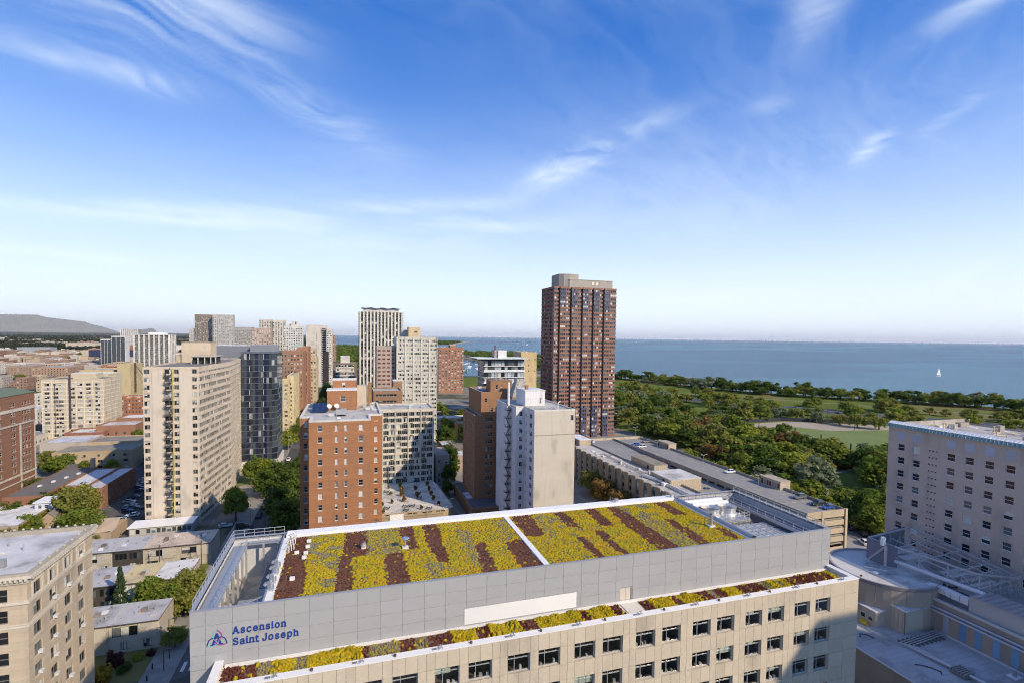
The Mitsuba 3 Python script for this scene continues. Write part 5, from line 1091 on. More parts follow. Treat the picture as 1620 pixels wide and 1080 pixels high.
# the sign: emblem and two lines of blue slab serif letters
sg = thing('hospital_sign', 'blue sign with looped triangle emblem reading Ascension Saint Joseph', 'sign')
NAVY, TEAL, MAG = (.012, .045, .23), (.12, .50, .50), (.33, .06, .25)
def letter(ch, h):
    """A capital-height-h letter as polygons with slab serifs added at the ends of its stems."""
    q = meshkit.text_mesh(ch, h, depth=.02, bold=True); v, f = q.vertices, q.faces
    up = q.face_normals[:, 2] > .9
    from shapely import union_all
    P = union_all([Polygon(v[t][:, :2]).buffer(1e-4) for t in f[up]]); x0, y0, x1, y1 = P.bounds; add = []
    def serif(y, side):
        line = sbox(x0 - 1, y - .002, x1 + 1, y + .002).intersection(P)
        for gg in getattr(line, 'geoms', [line]):
            if gg.is_empty: continue
            a, _, c, _ = gg.bounds
            if c - a < .3 * h: add.append(sbox(a - (.10 * h if side != 'r' else 0), min(y, y) - .0, c + (.10 * h if side != 'l' else 0), y + .085 * h) if y < h * .3 else sbox(a - .10 * h, y - .085 * h, c + (.0 if side == 'l' else .1 * h), y))
    if ch in 'AniphtT': serif(.012 * h if ch != 'p' else y0 + .01, 'b')
    if ch in 'nip': serif(.70 * h, 'l')
    if ch in 'h': serif(y1 - .01, 'l')
    if ch in 'J': serif(y1 - .01, 'b')
    return union_all([P] + add), x1
def letters(text, x, z, h, width):
    glyphs, pen = [], 0.0
    for c in text:
        if c == ' ': pen += .34 * h; continue
        P, adv = letter(c, h); glyphs.append((P, pen)); pen += adv + .16 * h
    k = width / pen
    from shapely import affinity
    for P, pn in glyphs:
        m = Mesh()
        for gg in getattr(P, 'geoms', [P]):
            if gg.area < 1e-4: continue
            q = trimesh.creation.extrude_polygon(gg.simplify(.004), .09, engine='earcut'); vv = q.vertices; m.add(np.column_stack([x + (vv[:, 0] + pn) * k, YG - .012 - vv[:, 2], z + vv[:, 1]])[q.faces].reshape(-1, 3), np.arange(len(q.faces) * 3).reshape(-1, 3), NAVY)
        put('letter', m, 'paint', parent=sg)
letters('Ascension', -12.35, 36.93, .78, 5.55); letters('Saint Joseph', -12.35, 35.66, .78, 6.85)
em = Mesh(); C0 = V(-13.85, 36.55)
def arc(pts, r, col, o):
    for a, c in zip(pts[:-1], pts[1:]): em.bar((a[0], YG - .05 - o, a[1]), (c[0], YG - .05 - o, c[1]), r, col, 6)
def loop(deg):
    pts = []
    for s in (1, -1):
        for t_ in np.linspace(0, 1, 13)[::s]:
            w_ = .46 * math.sin(math.pi * t_) * s; l = -.28 + 1.42 * t_; a = math.radians(deg); pts.append((C0[0] + l * math.cos(a) - w_ * math.sin(a), C0[1] + .02 + l * math.sin(a) * .95 + w_ * math.cos(a) * .95))
    return pts
for deg, c1, c2 in ((90, MAG, TEAL), (212, NAVY, TEAL), (328, MAG, NAVY)):
    p_ = loop(deg); arc(p_[:13], .05, c2 if deg != 212 else TEAL, .0); arc(p_[12:], .05, c1, .03)
put('emblem', em, 'paint', parent=sg)
P, _ = letter('A', 1.28); m = Mesh()
q = trimesh.creation.extrude_polygon(max(getattr(P, 'geoms', [P]), key=lambda g_: g_.area), .06, engine='earcut'); vv = q.vertices; wd = vv[:, 0].max(); m.add(np.column_stack([C0[0] - .58 + vv[:, 0] * 1.16 / wd, YG - .02 - vv[:, 2], C0[1] - .62 + vv[:, 1]])[q.faces].reshape(-1, 3), np.arange(len(q.faces) * 3).reshape(-1, 3), NAVY); put('emblem_letter', m, 'paint', parent=sg)
# ---------------------------------------------------------------- cream block with ornate cornice, left edge
YB_ = (.50, .42, .31)
lb = thing('corniced_apartment', 'tan brick apartment block with ornate stone cornice at the lower left corner', 'building')
XL0, XL1, YL0, YL1, ZL = -75.0, -41.0, 83.3, 101.3, 37.2
rowsL = [35.0 - 2.86 * k for k in range(12)]
colE = [85.6, 89.5, 93.5, 97.5]; colS = [-43.9, -48.4, -52.9]
wE = [(y - YL0 - .98, y - YL0 + .98, z - .88, z + .88) for y in colE for z in rowsL]; wSo = [(x - XL0 - .75, x - XL0 + .75, z - .88, z + .88) for x in colS for z in rowsL]
m = Mesh(); wall(m, (XL0, YL0), (XL1, YL0), 0, ZL, wSo, YB_, rev=.2, course=.3, j=.05); wall(m, (XL1, YL0), (XL1, YL1), 0, ZL, wE, YB_, rev=.2, course=.3, j=.05); wall(m, (XL1, YL1), (XL0, YL1), 0, ZL, [], YB_); put('wall', m, 'masonry', parent=lb)
kw = dict(rev=.2, style='lights', k=2, frame=(.20, .18, .16), tones=(.6, .25, .15), bar=.09, sill=(.56, .50, .40))
do_windows(lb, (XL1, YL0), (XL1, YL1), wE, kw); do_windows(lb, (XL0, YL0), (XL1, YL0), wSo, {**kw, 'style': 'dh'})
STN = (.60, .55, .46)
for (z, hh, o) in ((33.75, .42, .22), (30.55, .3, .15), (30.9, .12, .1)):
    m = Mesh(); m.box(XL0, XL1 + o, YL0 - o, YL0 - .005, z, z + hh, STN); m.box(XL1 + .005, XL1 + o, YL0, YL1, z, z + hh, STN); put('string_course', m, 'masonry', parent=lb)
m = Mesh(); m.box(XL0, XL1 + .25, YL0 - .25, YL0 - .005, 36.55, 37.0, (.50, .45, .36)); m.box(XL1 + .005, XL1 + .25, YL0, YL1, 36.55, 37.0, (.50, .45, .36)); m.box(XL0, XL1 + .75, YL0 - .75, YL0 + .1, 37.35, 37.75, STN); m.box(XL1 - .1, XL1 + .75, YL0 + .11, YL1 + .5, 37.35, 37.75, STN); m.box(XL0, XL1 + .6, YL0 - .6, YL0, 37.76, 38.0, (.42, .38, .31)); m.box(XL1, XL1 + .6, YL0 + .01, YL1 + .4, 37.76, 38.0, (.42, .38, .31)); m.box(XL0, XL1 - .11, YL1 - .3, YL1 + .2, 37.2, 37.9, (.36, .33, .27)); put('cornice', m, 'masonry', parent=lb)
for k in range(34):
    y = YL0 + .1 + .54 * k; m = Mesh(); m.box(XL1 + .26, XL1 + .68, y, y + .28, 37.0, 37.34, jit(STN, .08)); put('modillion', m, 'masonry', parent=lb)
    if k < 12: m = Mesh(); x = XL1 + .3 - .54 * k; m.box(x - .28, x, YL0 - .68, YL0 - .26, 37.0, 37.34, jit(STN, .08)); put('modillion', m, 'masonry', parent=lb)
for k in range(24):
    m = Mesh(); q = trimesh.creation.icosphere(subdivisions=1, radius=.2); m.add(q.vertices + (V(XL1 - 1.1 - 1.15 * k, YL1 - .05, 38.12) if k < 16 else V(XL1 + .3, YL1 - .8 - 2.1 * (k - 16), 38.15)), q.faces, (.45, .41, .33)); put('finial', m, 'masonry', parent=lb)
for y in colE:
    for (a, c) in ((y - 1.35, y - 1.05), (y + 1.05, y + 1.35)): m = Mesh(); m.box(XL1 + .005, XL1 + .12, a, c, 34.2, 36.5, STN); put('pilaster', m, 'masonry', parent=lb)
    m = Mesh(); m.box(XL1 + .005, XL1 + .07, y - 1.0, y + 1.0, 36.0, 36.52, (.44, .38, .28))
    for q in range(7): m.bar((XL1 + .08, y - .85 + .28 * q, 36.1), (XL1 + .08, y - .7 + .28 * q, 36.45), .07, jit((.58, .52, .42), .1))
    m.box(XL1 + .005, XL1 + .1, y - 1.0, y + 1.0, 34.17, 34.22 + .1, (.62, .58, .5)); put('carved_panel', m, 'masonry', parent=lb)
for y in colE:
    for z in rowsL:
        if rng.random() < .5: m = Mesh(); m.box(XL1 - .1, XL1 + .42, y - .05, y + .55, z - .86, z - .46, (.58, .58, .56)); m.box(XL1 + .421, XL1 + .43, y + .02, y + .53, z - .8, z - .52, (.42, .42, .41)); put('window_air_conditioner', m, 'paint', parent=lb)
m = Mesh(); m.quad((XL0, YL0, 37.25), (XL1, YL0, 37.25), (XL1, YL1 - .3, 37.25), (XL0, YL1 - .3, 37.25), (.60, .60, .60)); put('roof', m, 'roofing', parent=lb)
rooftop(lb, -60, -43, 86, 99, 37.25, 16, 44, (.3, .3, .3))

# ---------------------------------------------------------------- rows of low houses
def row(tag_, y0, y1, z, units, labs, x1=-40.4):
    x = x1
    for i, (w, roof, style) in enumerate(units):
        b = thing('row_house', labs[i], 'house', None); wl = {'white': (.58, .57, .53), 'dark': (.07, .065, .06), 'tan': (.46, .41, .33), 'brick': (.30, .17, .11), 'panel': (.50, .46, .38)}[style]
        x0 = x - w; wins = []
        if style == 'white': wins = grid_wins([1.2, 2.8, 4.4, 6.0], 1.0, [1.0, 4.2], 1.7)
        elif style == 'dark': wins = grid_wins([w * .27, w * .73], w * .4, [3.6], 2.0) + grid_wins([w * .7], w * .3, [.6], 1.9)
        elif style == 'panel': wins = grid_wins([w * .3], w * .5, [3.5], 2.2) + grid_wins([w * .3, w * .75], 1.6, [.5], 1.9)
        else: wins = grid_wins([w * .5], w * .72, [3.7], 1.9) + grid_wins([w * .35], w * .5, [.7], 1.8)
        m = Mesh(); wall(m, (x0 + .02, y0), (x - .02, y0), 0, z, wins, wl, rev=.25); wall(m, (x - .02, y0), (x - .02, y1), 0, z, [], (.46, .41, .33) if i == 0 else wl); wall(m, (x - .02, y1), (x0 + .02, y1), 0, z, [], wl); wall(m, (x0 + .02, y1), (x0 + .02, y0), 0, z, [], wl); put('wall', m, 'masonry', parent=b)
        do_windows(b, (x0 + .02, y0), (x - .02, y0), wins, dict(rev=.25, style='lights', k=3, frame=(.08, .075, .07) if style in ('dark', 'tan', 'panel') else (.6, .6, .58), tones=(.45, .2, .35), bar=.1))
        m = Mesh(); m.box(x0 + .01, x - .01, y0 - .5, y1 + .05, z, z + .22, (.10, .09, .085)); put('eave', m, 'matte', parent=b)
        m = Mesh(); m.quad((x0 + .02, y0 - .42, z + .235), (x - .02, y0 - .42, z + .235), (x - .02, y1, z + .235), (x0 + .02, y1, z + .235), roof); put('roof', m, 'roofing', parent=b)
        if style in ('panel', 'tan'): m = Mesh(); m.box(x0 + w * .58, x - .4, y0 - .35, y0 - .01, 3.0, z - .2, (.50, .46, .38)); put('wall_panel', m, 'masonry', parent=b)
        if rng.random() < .7: m = Mesh(); m.box(x - w * .5, x - w * .5 + .9, y0 + 4, y0 + 5.2, z + .24, z + rng.uniform(.7, 1.3), jit((.22, .2, .18), .3)); m.box(x - w * .5 - .5, x - w * .5 - .1, y0 + 4, y0 + 4.8, z + .24, z + .6, (.5, .3, .2)); put('chimney', m, 'masonry', parent=b)
        for q in range(rng.integers(1, 4)): m = Mesh(); u, t_ = rng.uniform(x0 + 1, x - 2), rng.uniform(y0 + 1, y1 - 2); m.box(u, u + 1.1, t_, t_ + 1.3, z + .24, z + .55, jit((.5, .5, .5), .5)); put('skylight', m, 'paint', parent=b)
        for q in range(5): m = Mesh(); u, t_ = rng.uniform(x0 + .6, x - .6), rng.uniform(y0 + .5, y1 - .6); m.bar((u, t_, z + .2), (u, t_, z + rng.uniform(.5, .95)), rng.uniform(.06, .16), jit((.3, .28, .26), .5), 6); put('vent_pipe', m, 'paint', parent=b)
        m = Mesh(); m.box(x0 + .05, x0 + .2, y0 - .4, y1, z + .24, z + .42, (.5, .5, .49)); put('party_wall', m, 'masonry', parent=b)
        x = x0
GRF, TNF, WTF, YLF = (.47, .47, .48), (.60, .50, .39), (.70, .69, .66), (.62, .52, .30)
row('a', 130, 139.6, 6.3, [(9.5, GRF, 'panel'), (8.5, GRF, 'tan')], ['grey flat roofed house at the corner nearest the hospital', 'grey flat roofed house with a wooden balcony behind the corniced block'])
row('b', 151, 162.5, 6.3, [(8.2, WTF, 'white'), (7.6, YLF, 'white'), (8, GRF, 'dark'), (8, (.58, .50, .44), 'dark')], ['white roofed row house at the street end of the middle row', 'row house with a pale yellow roof in the middle row', 'dark fronted row house with grey roof left of the spruce', 'dark fronted row house with a stained cream roof behind the corniced block'])
row('c', 174.5, 185.5, 6.3, [(9.2, TNF, 'tan'), (8.6, TNF, 'tan'), (7.6, GRF, 'dark'), (8.4, GRF, 'panel'), (7.6, GRF, 'white')], ['tan roofed row house at the street end of the back row, partly in shade', 'second tan roofed row house from the street in the back row', 'dark framed row house with large panes and grey roof in the back row', 'row house with brown window band and pale panel in the back row', 'white row house with grey roof left in the back row'])

# ---------------------------------------------------------------- left middle distance
lr_ = thing('limestone_trimmed_block', 'large red brick block with white stone bands at the left edge', 'building')
X_, RBk = -129.2, (.27, .15, .105)
us = [1.8, 4.0, 6.2, 12.0, 13.6, 21, 22.6, 29, 30.6, 37, 38.6]; rowl = [13.4 + 2.9 * k for k in range(9)]
m = Mesh(); y1 = 271.0; wl_ = [(56 - u - .55, 56 - u + .55, z - .8, z + .8) for u in [u + 2 for u in us] for z in rowl + [40.4]]
p0, p1 = (X_, y1 - 56), (X_, y1); wall(m, p0, p1, 0, 44.2, wl_, RBk, rev=.2, course=.35, j=.06)
for a, c in (((X_, y1), (X_ - 50, y1)), ((X_ - 50, y1), (X_ - 50, y1 - 56)), ((X_ - 50, y1 - 56), (X_, y1 - 56))): wall(m, a, c, 0, 44.2, [], RBk)
put('wall', m, 'masonry', parent=lr_); do_windows(lr_, p0, p1, wl_, dict(rev=.2, style='dh', frame=(.5, .5, .48), tones=(.72, .22, .06), sill=(.55, .52, .46)))
for z, h in ((37.5, 1.2), (31.8, .6), (10.8, .7), (8.2, .4)): m = Mesh(); m.box(X_ + .005, X_ + .3, y1 - 56, y1 + .1, z, z + h, (.56, .53, .47)); put('string_course', m, 'masonry', parent=lr_)
for u in (.4, 10.2, 10.5): m = Mesh(); m.box(X_ + .005, X_ + .12, y1 - u - .4, y1 - u + .4, 0, 31.7, (.56, .53, .47)); put('quoin_strip', m, 'masonry', parent=lr_)
m = Mesh(); m.quad((X_ + .3, y1 - 56, 44.2), (X_ + .3, y1, 44.2), (X_ - 6, y1 - 2, 46.2), (X_ - 6, y1 - 56, 46.2), (.15, .20, .15)); m.quad((X_ + .3, y1, 44.2), (X_ - 50, y1, 44.2), (X_ - 48, y1 - 2, 46.2), (X_ - 6, y1 - 2, 46.2), (.15, .2, .15)); m.quad((X_ - 6, y1 - 2, 46.2), (X_ - 48, y1 - 2, 46.2), (X_ - 48, y1 - 56, 46.2), (X_ - 6, y1 - 56, 46.2), (.2, .22, .19)); put('roof', m, 'masonry', parent=lr_)
upper(lr_, X_ - 34, X_ - 18, y1 - 30, y1 - 12, 46.2, 50, (.28, .13, .09))

cg = thing('cream_grid_apartment', 'cream apartment block with a raised white grid and a black flue', 'building')
CG_ = (.54, .47, .35); GW = (.70, .65, .54)
x0, x1, y0, y1 = -186.8, -153.8, 400, 424
rw = [38.0 - 2.72 * (k + 1) for k in range(14)]; us = [2.6, 7.2, 10.0, 16.0, 20.0, 24.6, 29.6]
wn = grid_wins(us, 2.6, rw, 1.55); m = Mesh(); wall(m, (x0, y0), (x1, y0), 0, 39.0, wn, CG_, rev=.25)
for a, c in (((x1, y0), (x1, y1)), ((x1, y1), (x0, y1)), ((x0, y1), (x0, y0))): wall(m, a, c, 0, 39, [], CG_)
for z in rw + [38.2]: m.box(x0, x1 + .25, y0 - .25, y0 - .005, z - .75, z - .3, GW); m.box(x1 + .005, x1 + .25, y0, y1, z - .75, z - .3, GW)
for u in (0, 5, 13, 18, 22.2, 27.0, 32.6): m.box(x0 + u, x0 + u + .4, y0 - .3, y0 - .255, 0, 39, GW)
for u in (0, 7.6, 15.6, 23.5): m.box(x1 + .255, x1 + .3, y0 + u, y0 + u + .4, 0, 39, GW)
put('wall', m, 'masonry', parent=cg); do_windows(cg, (x0, y0), (x1, y0), wn, dict(rev=.25, style='lights', k=2, frame=(.4, .38, .33), tones=(.45, .25, .3)))
m = Mesh(); m.bar((x0 + 15, y0 - .7, 8), (x0 + 15, y0 - .7, 42.5), .55, (.06, .05, .06), 8); m.bar((x0 + 7, y0 - .6, 5), (x0 + 7, y0 - .6, 37), .15, (.08, .07, .07), 6); put('flue', m, 'paint', parent=cg)
flat_roof(cg, rect(x0, x1, y0, y1), 39, h=.6, wallcol=CG_, roofcol=(.2, .19, .18)); upper(cg, x0 + 12, x0 + 26, y0 + 8, y0 + 18, 39.05, 42.6, (.56, .49, .35), course=0); rooftop(cg, x0 + 1, x1 - 1, y0 + 1, y0 + 7, 39, 14, 31, (.2, .2, .22))

W = lambda us=None, n=None, w=1.2, z0=2.0, p=3.0, k=5, h=1.5, **q: {**({'us': us} if us else {'n': n}), 'w': w, 'z': floors(z0, p, k), 'h': h, **({'k': q.pop('nl')} if 'nl' in q else {}), **q}
b = block('ornate_brick_house', 'small red brick building with white zigzag gables beside the beige tower', -178, -160.9, 492, 510, 16.5, (.34, .15, .09), {'s': W(n=7, w=1.3, z0=1.5, p=3, k=5, frame=(.6, .58, .52), style='dh')})
for k in range(5): m = Mesh(); x = -176 + 3.6 * k; m.add([(x - 1.5, 491.7, 16.5), (x + 1.5, 491.7, 16.5), (x, 491.7, 19), (x - 1.5, 492.1, 16.5), (x + 1.5, 492.1, 16.5), (x, 492.1, 19)], [[0, 1, 2], [3, 5, 4], [0, 2, 5], [0, 5, 3], [1, 4, 5], [1, 5, 2]], (.58, .40, .30) if k % 2 else (.4, .15, .08)); put('gable', m, 'masonry', parent=b)
YT = (.52, .43, .25)
b = block('yellow_loft_building', 'plain yellow brick loft building with a black flue behind the cream grid block', -203.5, -193.2, 557, 586, 40.2, YT, {'e': W(n=3, w=1.2, z0=8, p=6, k=5, each=False)})
m = Mesh(); m.bar((-192.4, 566, 14), (-192.4, 566, 42), .8, (.07, .05, .05), 8); m.bar((-192.4, 566, 40), (-187, 582, 22), .3, (.07, .05, .05), 6); put('flue', m, 'paint', parent=b)
block('yellow_stepped_block', 'yellow tan stepped block with dark top windows left of the yellow loft', -235, -209, 564, 596, 34.5, YT, {'s': W(us=[4, 11, 18], w=3.8, z0=31, p=4, k=1, h=2.2, each=False)})
block('tan_long_block', 'long low tan block with a white roof edge behind the cream grid block', -186, -166, 440, 462, 39.3, (.55, .5, .38), None, cap=(.75, .74, .7), roofcol=(.7, .69, .66))
block('tan_flat', 'tan three storey flats with grey roof and square bays in half shade', -141, -107, 309, 327, 9.6, (.46, .37, .25), {'s': W(us=[2.5, 8.5, 13, 20, 25.5, 31], w=2.0, z0=1.1, p=2.9, k=3, h=1.3, style='lights', frame=(.3, .28, .25))}, roofcol=(.30, .28, .23), par=.3)
block('tan_flat', 'tan flats with stained grey roof just behind the square bayed flats', -137, -104, 334, 352, 9.6, (.48, .39, .27), None, roofcol=(.28, .26, .22), par=.4)
block('low_brick_block', 'low orange brick block with a cluttered white roof left of the beige tower', -152, -131, 384, 404, 10.5, (.32, .17, .115), {'s': W(n=5, w=1.6, z0=2, p=3.2, k=2, each=False), 'e': W(n=6, w=.9, z0=5, p=3.2, k=1, each=False)}, roofcol=(.58, .57, .56))
block('low_brick_block', 'low orange brick block with a bright white roof by the yellow loft', -150, -132, 408, 428, 11.5, (.32, .175, .12), {'e': W(n=5, w=.9, z0=4, p=3.2, k=2, each=False)}, roofcol=(.68, .68, .68))
block('white_roof_shed', 'low building with pale blue white roof right of the red brick block', -166, -144, 352, 374, 6.5, (.44, .40, .36), None, roofcol=(.56, .58, .62)); block('white_roof_shed', 'low building with a stained white roof in front of the cream grid block', -166, -146, 378, 397, 7.5, (.30, .14, .1), None, roofcol=(.66, .64, .6))
b = block('grey_gable_house', 'long low house with a dark grey roof and red gables left of the parking lot', -123, -110.5, 236, 280, 8.0, (.30, .155, .105), None, roofcol=(.17, .17, .18), par=.25)
for k in range(4): m = Mesh(); m.box(-119 + 1.8 * k, -118 + 1.8 * k, 250 + 6 * k, 251.5 + 6 * k, 8, 8.5, (.7, .7, .7)); put('skylight', m, 'paint', parent=b)
m = Mesh(); m.box(-113, -111.5, 279, 280.5, 8, 12.4, (.48, .38, .28)); m.box(-122, -118, 279.2, 280.3, 8, 10, (.14, .13, .14)); put('chimney', m, 'masonry', parent=b)
block('brick_house', 'brick house with a bluish white roof beside the parking lot', -109.5, -100.5, 246, 275, 8.2, (.36, .20, .12), {'s': W(n=2, w=1, z0=1.5, p=3, k=2)}, roofcol=(.60, .62, .66), par=.4)
block('brick_house', 'brick house with bluish white roof half in shade right beside the parked cars', -100, -93.5, 240, 274, 8.2, (.30, .17, .12), {'s': W(n=2, w=1.2, z0=1.5, p=3, k=2), 'e': W(n=7, w=1, z0=1.5, p=3, k=2, each=False)}, roofcol=(.58, .60, .66), par=.4)
b = thing('dormer_house', 'small pale blue and white dormer house among the trees behind the corniced block', 'house'); m = Mesh(); m.prism(rect(-107.5, -102.5, 224, 231), 0, 8.6, (.52, .56, .62), top=False); m.prism(rect(-112, -107.51, 222, 230), 0, 5.2, (.6, .58, .54), top=True); put('wall', m, 'masonry', parent=b); m = Mesh(); m.box(-107.9, -102.1, 223.5, 231.4, 8.6, 8.95, (.66, .67, .7)); put('roof', m, 'paint', parent=b)
for k in range(2): m = Mesh(); window(m, (-107.5, 224), (-102.5, 224), (1 + 1.9 * k, 2.1 + 1.9 * k, 6.6, 7.9), rev=-.04, frame=(.7, .7, .7), tones=(1, 0, 0)); put('window', m, 'pane', parent=b)
b = thing('gabled_house', 'tan brick gable wall of a house among the trees near the corniced block', 'house'); m = Mesh(); q = [(-101.5, 214), (-94.5, 219.5)]
m.prism([(-101.5, 213), (-95.5, 213), (-95.5, 224), (-101.5, 224)], 0, 5.2, (.42, .30, .20), top=False); m.add([(-101.5, 213, 5.2), (-95.5, 213, 5.2), (-98.5, 213, 8.0), (-101.5, 224, 5.2), (-95.5, 224, 5.2), (-98.5, 224, 8.0)], [[0, 1, 2], [3, 5, 4]], (.42, .30, .20)); put('wall', m, 'masonry', parent=b)
m = Mesh(); m.quad((-95.2, 212.7, 5.0), (-95.2, 224.3, 5.0), (-98.5, 224.3, 8.15), (-98.5, 212.7, 8.15), (.24, .22, .20)); m.quad((-101.8, 224.3, 5.0), (-101.8, 212.7, 5.0), (-98.5, 212.7, 8.15), (-98.5, 224.3, 8.15), (.28, .26, .23)); put('roof', m, 'masonry', parent=b)
b = thing('gabled_house', 'grey shingled gable roof beside the last parked cars', 'house'); m = Mesh(); m.quad((-86, 199, 4), (-80, 199, 4), (-80, 206, 6.8), (-86, 206, 6.8), (.30, .28, .25)); m.quad((-80, 199, 4), (-75, 201, 4), (-75, 206, 6.8), (-80, 206, 6.8), (.42, .34, .26)); m.quad((-86, 213, 4), (-80, 213, 4), (-80, 206, 6.8), (-86, 206, 6.8), (.3, .28, .25)); put('roof', m, 'masonry', parent=b); m = Mesh(); m.prism(rect(-85.6, -75.4, 199.5, 212.5), 0, 4, (.40, .31, .22), top=False); put('wall', m, 'masonry', parent=b)
b = block('ivied_building', 'low building with white roof and yellow green ivy wall at the left edge', -125, -103.4, 206, 230, 6.4, (.36, .30, .22), None, roofcol=(.70, .70, .70), par=.3)

# ---------------------------------------------------------------- street wall of apartments up the avenue, and the mid distance
def many(n, w=1.3, z0=3.0, p=3.0, k=10, h=1.5, **q): return W(n=n, w=w, z0=z0, p=p, k=k, h=h, **{'each': False, **q})
block('yellow_terracotta_block', 'yellow terracotta apartment block with green gable ornament along the avenue', -45.5, -38.6, 366, 376, 39.5, (.60, .50, .30), {'s': many(2, 1.9, 4, 2.9, 12, 1.5, style='lights', nl=3, frame=(.62, .58, .45)), 'e': many(3, 1.4, 4, 2.9, 12)})
b = block('yellow_terracotta_block', 'taller yellow terracotta wing stepping back along the avenue', -40.5, -36.2, 376.5, 430, 41.5, (.62, .52, .32), {'s': many(1, 1.9, 4, 2.9, 12, style='lights', nl=3), 'e': many(14, 1.4, 4, 2.9, 12)})
block('brown_stone_block', 'brown brick apartment block with cream quoins behind the yellow terracotta block', -51.5, -33.4, 415, 440, 57, (.33, .19, .125), {'s': many(8, 1.2, 20, 3.05, 12, frame=(.6, .55, .45)), 'e': many(7, 1.2, 6, 3.05, 16)}, cap=(.55, .48, .36))
b = block('brown_stone_block', 'brick corner tower with pale green pyramid roof along the avenue', -39.8, -31.8, 441, 470, 59.5, (.36, .19, .13), {'s': many(3, 1.1, 20, 3.05, 12), 'e': many(8, 1.2, 6, 3.05, 17)})
m = Mesh(); m.add([(-45, 446, 60), (-35, 446, 60), (-35, 456, 60), (-45, 456, 60), (-40, 451, 64)], [[0, 1, 4], [1, 2, 4], [2, 3, 4], [3, 0, 4]], (.34, .40, .33)); put('pyramid_roof', m, 'masonry', parent=b)
block('cream_setback_tower', 'cream brick tower with setback crown beside the avenue', -35.5, -27.4, 476, 500, 50, (.52, .44, .29), {'s': many(3, 1.3, 5, 3.1, 14), 'e': many(6, 1.2, 5, 3.1, 14)}); block('cream_setback_tower', 'upper stage of ornate cream brick behind the setback tower', -34.6, -29.6, 501, 515, 57, (.50, .43, .3), {'s': many(2, 1.4, 45, 4, 3, 2.2)})
b = block('pale_concrete_tower', 'tall pale concrete tower with stacked balconies up the avenue', -55.4, -30, 732, 760, 82, (.58, .54, .48), {'s': many(1, 1.0, 6, 2.9, 24, edge=14)})
block('pale_concrete_tower', 'narrow lighter bay joined to the right of the pale concrete tower', -29.5, -22.5, 724, 750, 77, (.60, .57, .51), {'s': many(3, 1.6, 6, 2.95, 24, style='lights')})
m = Mesh()
for k in range(25): m.box(-35.5, -30.5, 730.4, 731.95, 5 + 2.95 * k, 5.9 + 2.95 * k, (.6, .56, .5)); m.box(-35.3, -30.7, 731.6, 731.96, 6 + 2.95 * k, 7.7 + 2.95 * k, (.09, .085, .08))
put('balcony', m, 'masonry', parent=b, kind='stuff')
block('dark_slab', 'dark glass slab beside the pale concrete tower', -29.8, -24.2, 638, 660, 49, (.045, .04, .045), None); block('far_brick_slab', 'narrow brick slab beyond the pale concrete tower', -27.5, -20.5, 848, 870, 69, (.36, .2, .14), {'s': many(3, 1.4, 4, 3, 21)})
b = block('stepped_white_tower', 'far white tower with a rounded gabled crown', -110.3, -80.4, 981, 1005, 84, (.66, .64, .61), {'s': many(8, 2.4, 4, 3, 26, 1.9)})
m = Mesh(); m.box(-104, -86, 980.5, 1000, 84, 89, (.66, .64, .61)); m.box(-97, -88, 980, 998, 89, 93, (.68, .66, .62)); m.box(-101, -99, 980.3, 980.6, 84.5, 88, (.1, .1, .1)); m.box(-92, -90, 979.7, 980, 88, 92, (.1, .1, .1)); put('crown', m, 'masonry', parent=b)
block('far_cream_tower', 'far cream tower with vertical piers and a row of dark top openings', -168.4, -147, 1104, 1130, 98, (.58, .54, .46), {'s': many(5, 2.4, 4, 3, 31, 2.2)}); block('far_cream_tower', 'right wing of the far cream tower with narrow window columns', -145, -123.1, 1108, 1130, 97, (.60, .57, .50), {'s': many(5, 2.6, 4, 3, 30, 2.3)})
block('far_pink_tower', 'far pinkish tower with white vertical strips in front of the cream tower', -172.3, -141.3, 1052, 1075, 79.6, (.44, .33, .28), {'s': many(8, 1.6, 3, 3, 25, 2.5, tones=(.2, .2, .6))}); block('far_grey_tower', 'far grey tower with cut corners left of the pinkish tower', -214.3, -183.1, 1118, 1140, 82, (.36, .35, .33), {'s': many(9, 2.6, 3, 3, 25, 1.2)})
block('far_brown_tower', 'tallest far brown tower with close vertical ribs', -317.2, -281, 1257, 1285, 109.5, (.25, .20, .165), {'s': many(12, 1.3, 3, 3, 34, 2.8)}); block('far_white_tower', 'far pale tower joined to the brown ribbed tower', -279.5, -240.8, 1240, 1262, 109.5, (.46, .45, .43), {'s': many(10, 2.2, 3, 3, 34, 1.5)})
block('far_white_tower', 'slim far pale tower left of the brown ribbed tower', -328.8, -318.3, 1259, 1280, 79.5, (.5, .5, .49), {'s': many(3, 2, 3, 3, 25, 1.6)})
b = block('ribbed_white_tower', 'white apartment tower with bold vertical ribs and dark balconies at left', -280.8, -239, 824, 850, 65.6, (.16, .155, .145), {'s': many(24, 1.2, 4, 2.8, 22, 1.5), 'e': many(8, 2.4, 4, 2.8, 22, 1.5)})
m = Mesh()
for k in range(8): x = -280.8 + 41.2 * k / 7; m.box(x - .7, x + .7, 822.4, 823.98, 0, 66.6, (.70, .69, .67))
for k in range(5): y = 824.4 + 25 * k / 4; m.box(-238.98, -238.2, y - .6, y + .6, 0, 66.6, (.70, .69, .67))
for k in range(22): m.box(-280, -239.5, 823.3, 823.96, 3.1 + 2.8 * k, 3.5 + 2.8 * k, (.4, .39, .36))
m.box(-281, -238.3, 822.4, 851, 66.61, 67.2, (.7, .69, .67)); m.box(-266, -247, 830, 846, 67.2, 70.4, (.7, .69, .67)); put('rib', m, 'masonry', parent=b)
b = block('far_ribbed_tower', 'far white ribbed tower beside two glass boxes on the left horizon', -553.6, -516.8, 1540, 1570, 77, (.3, .3, .3), None); m = Mesh()
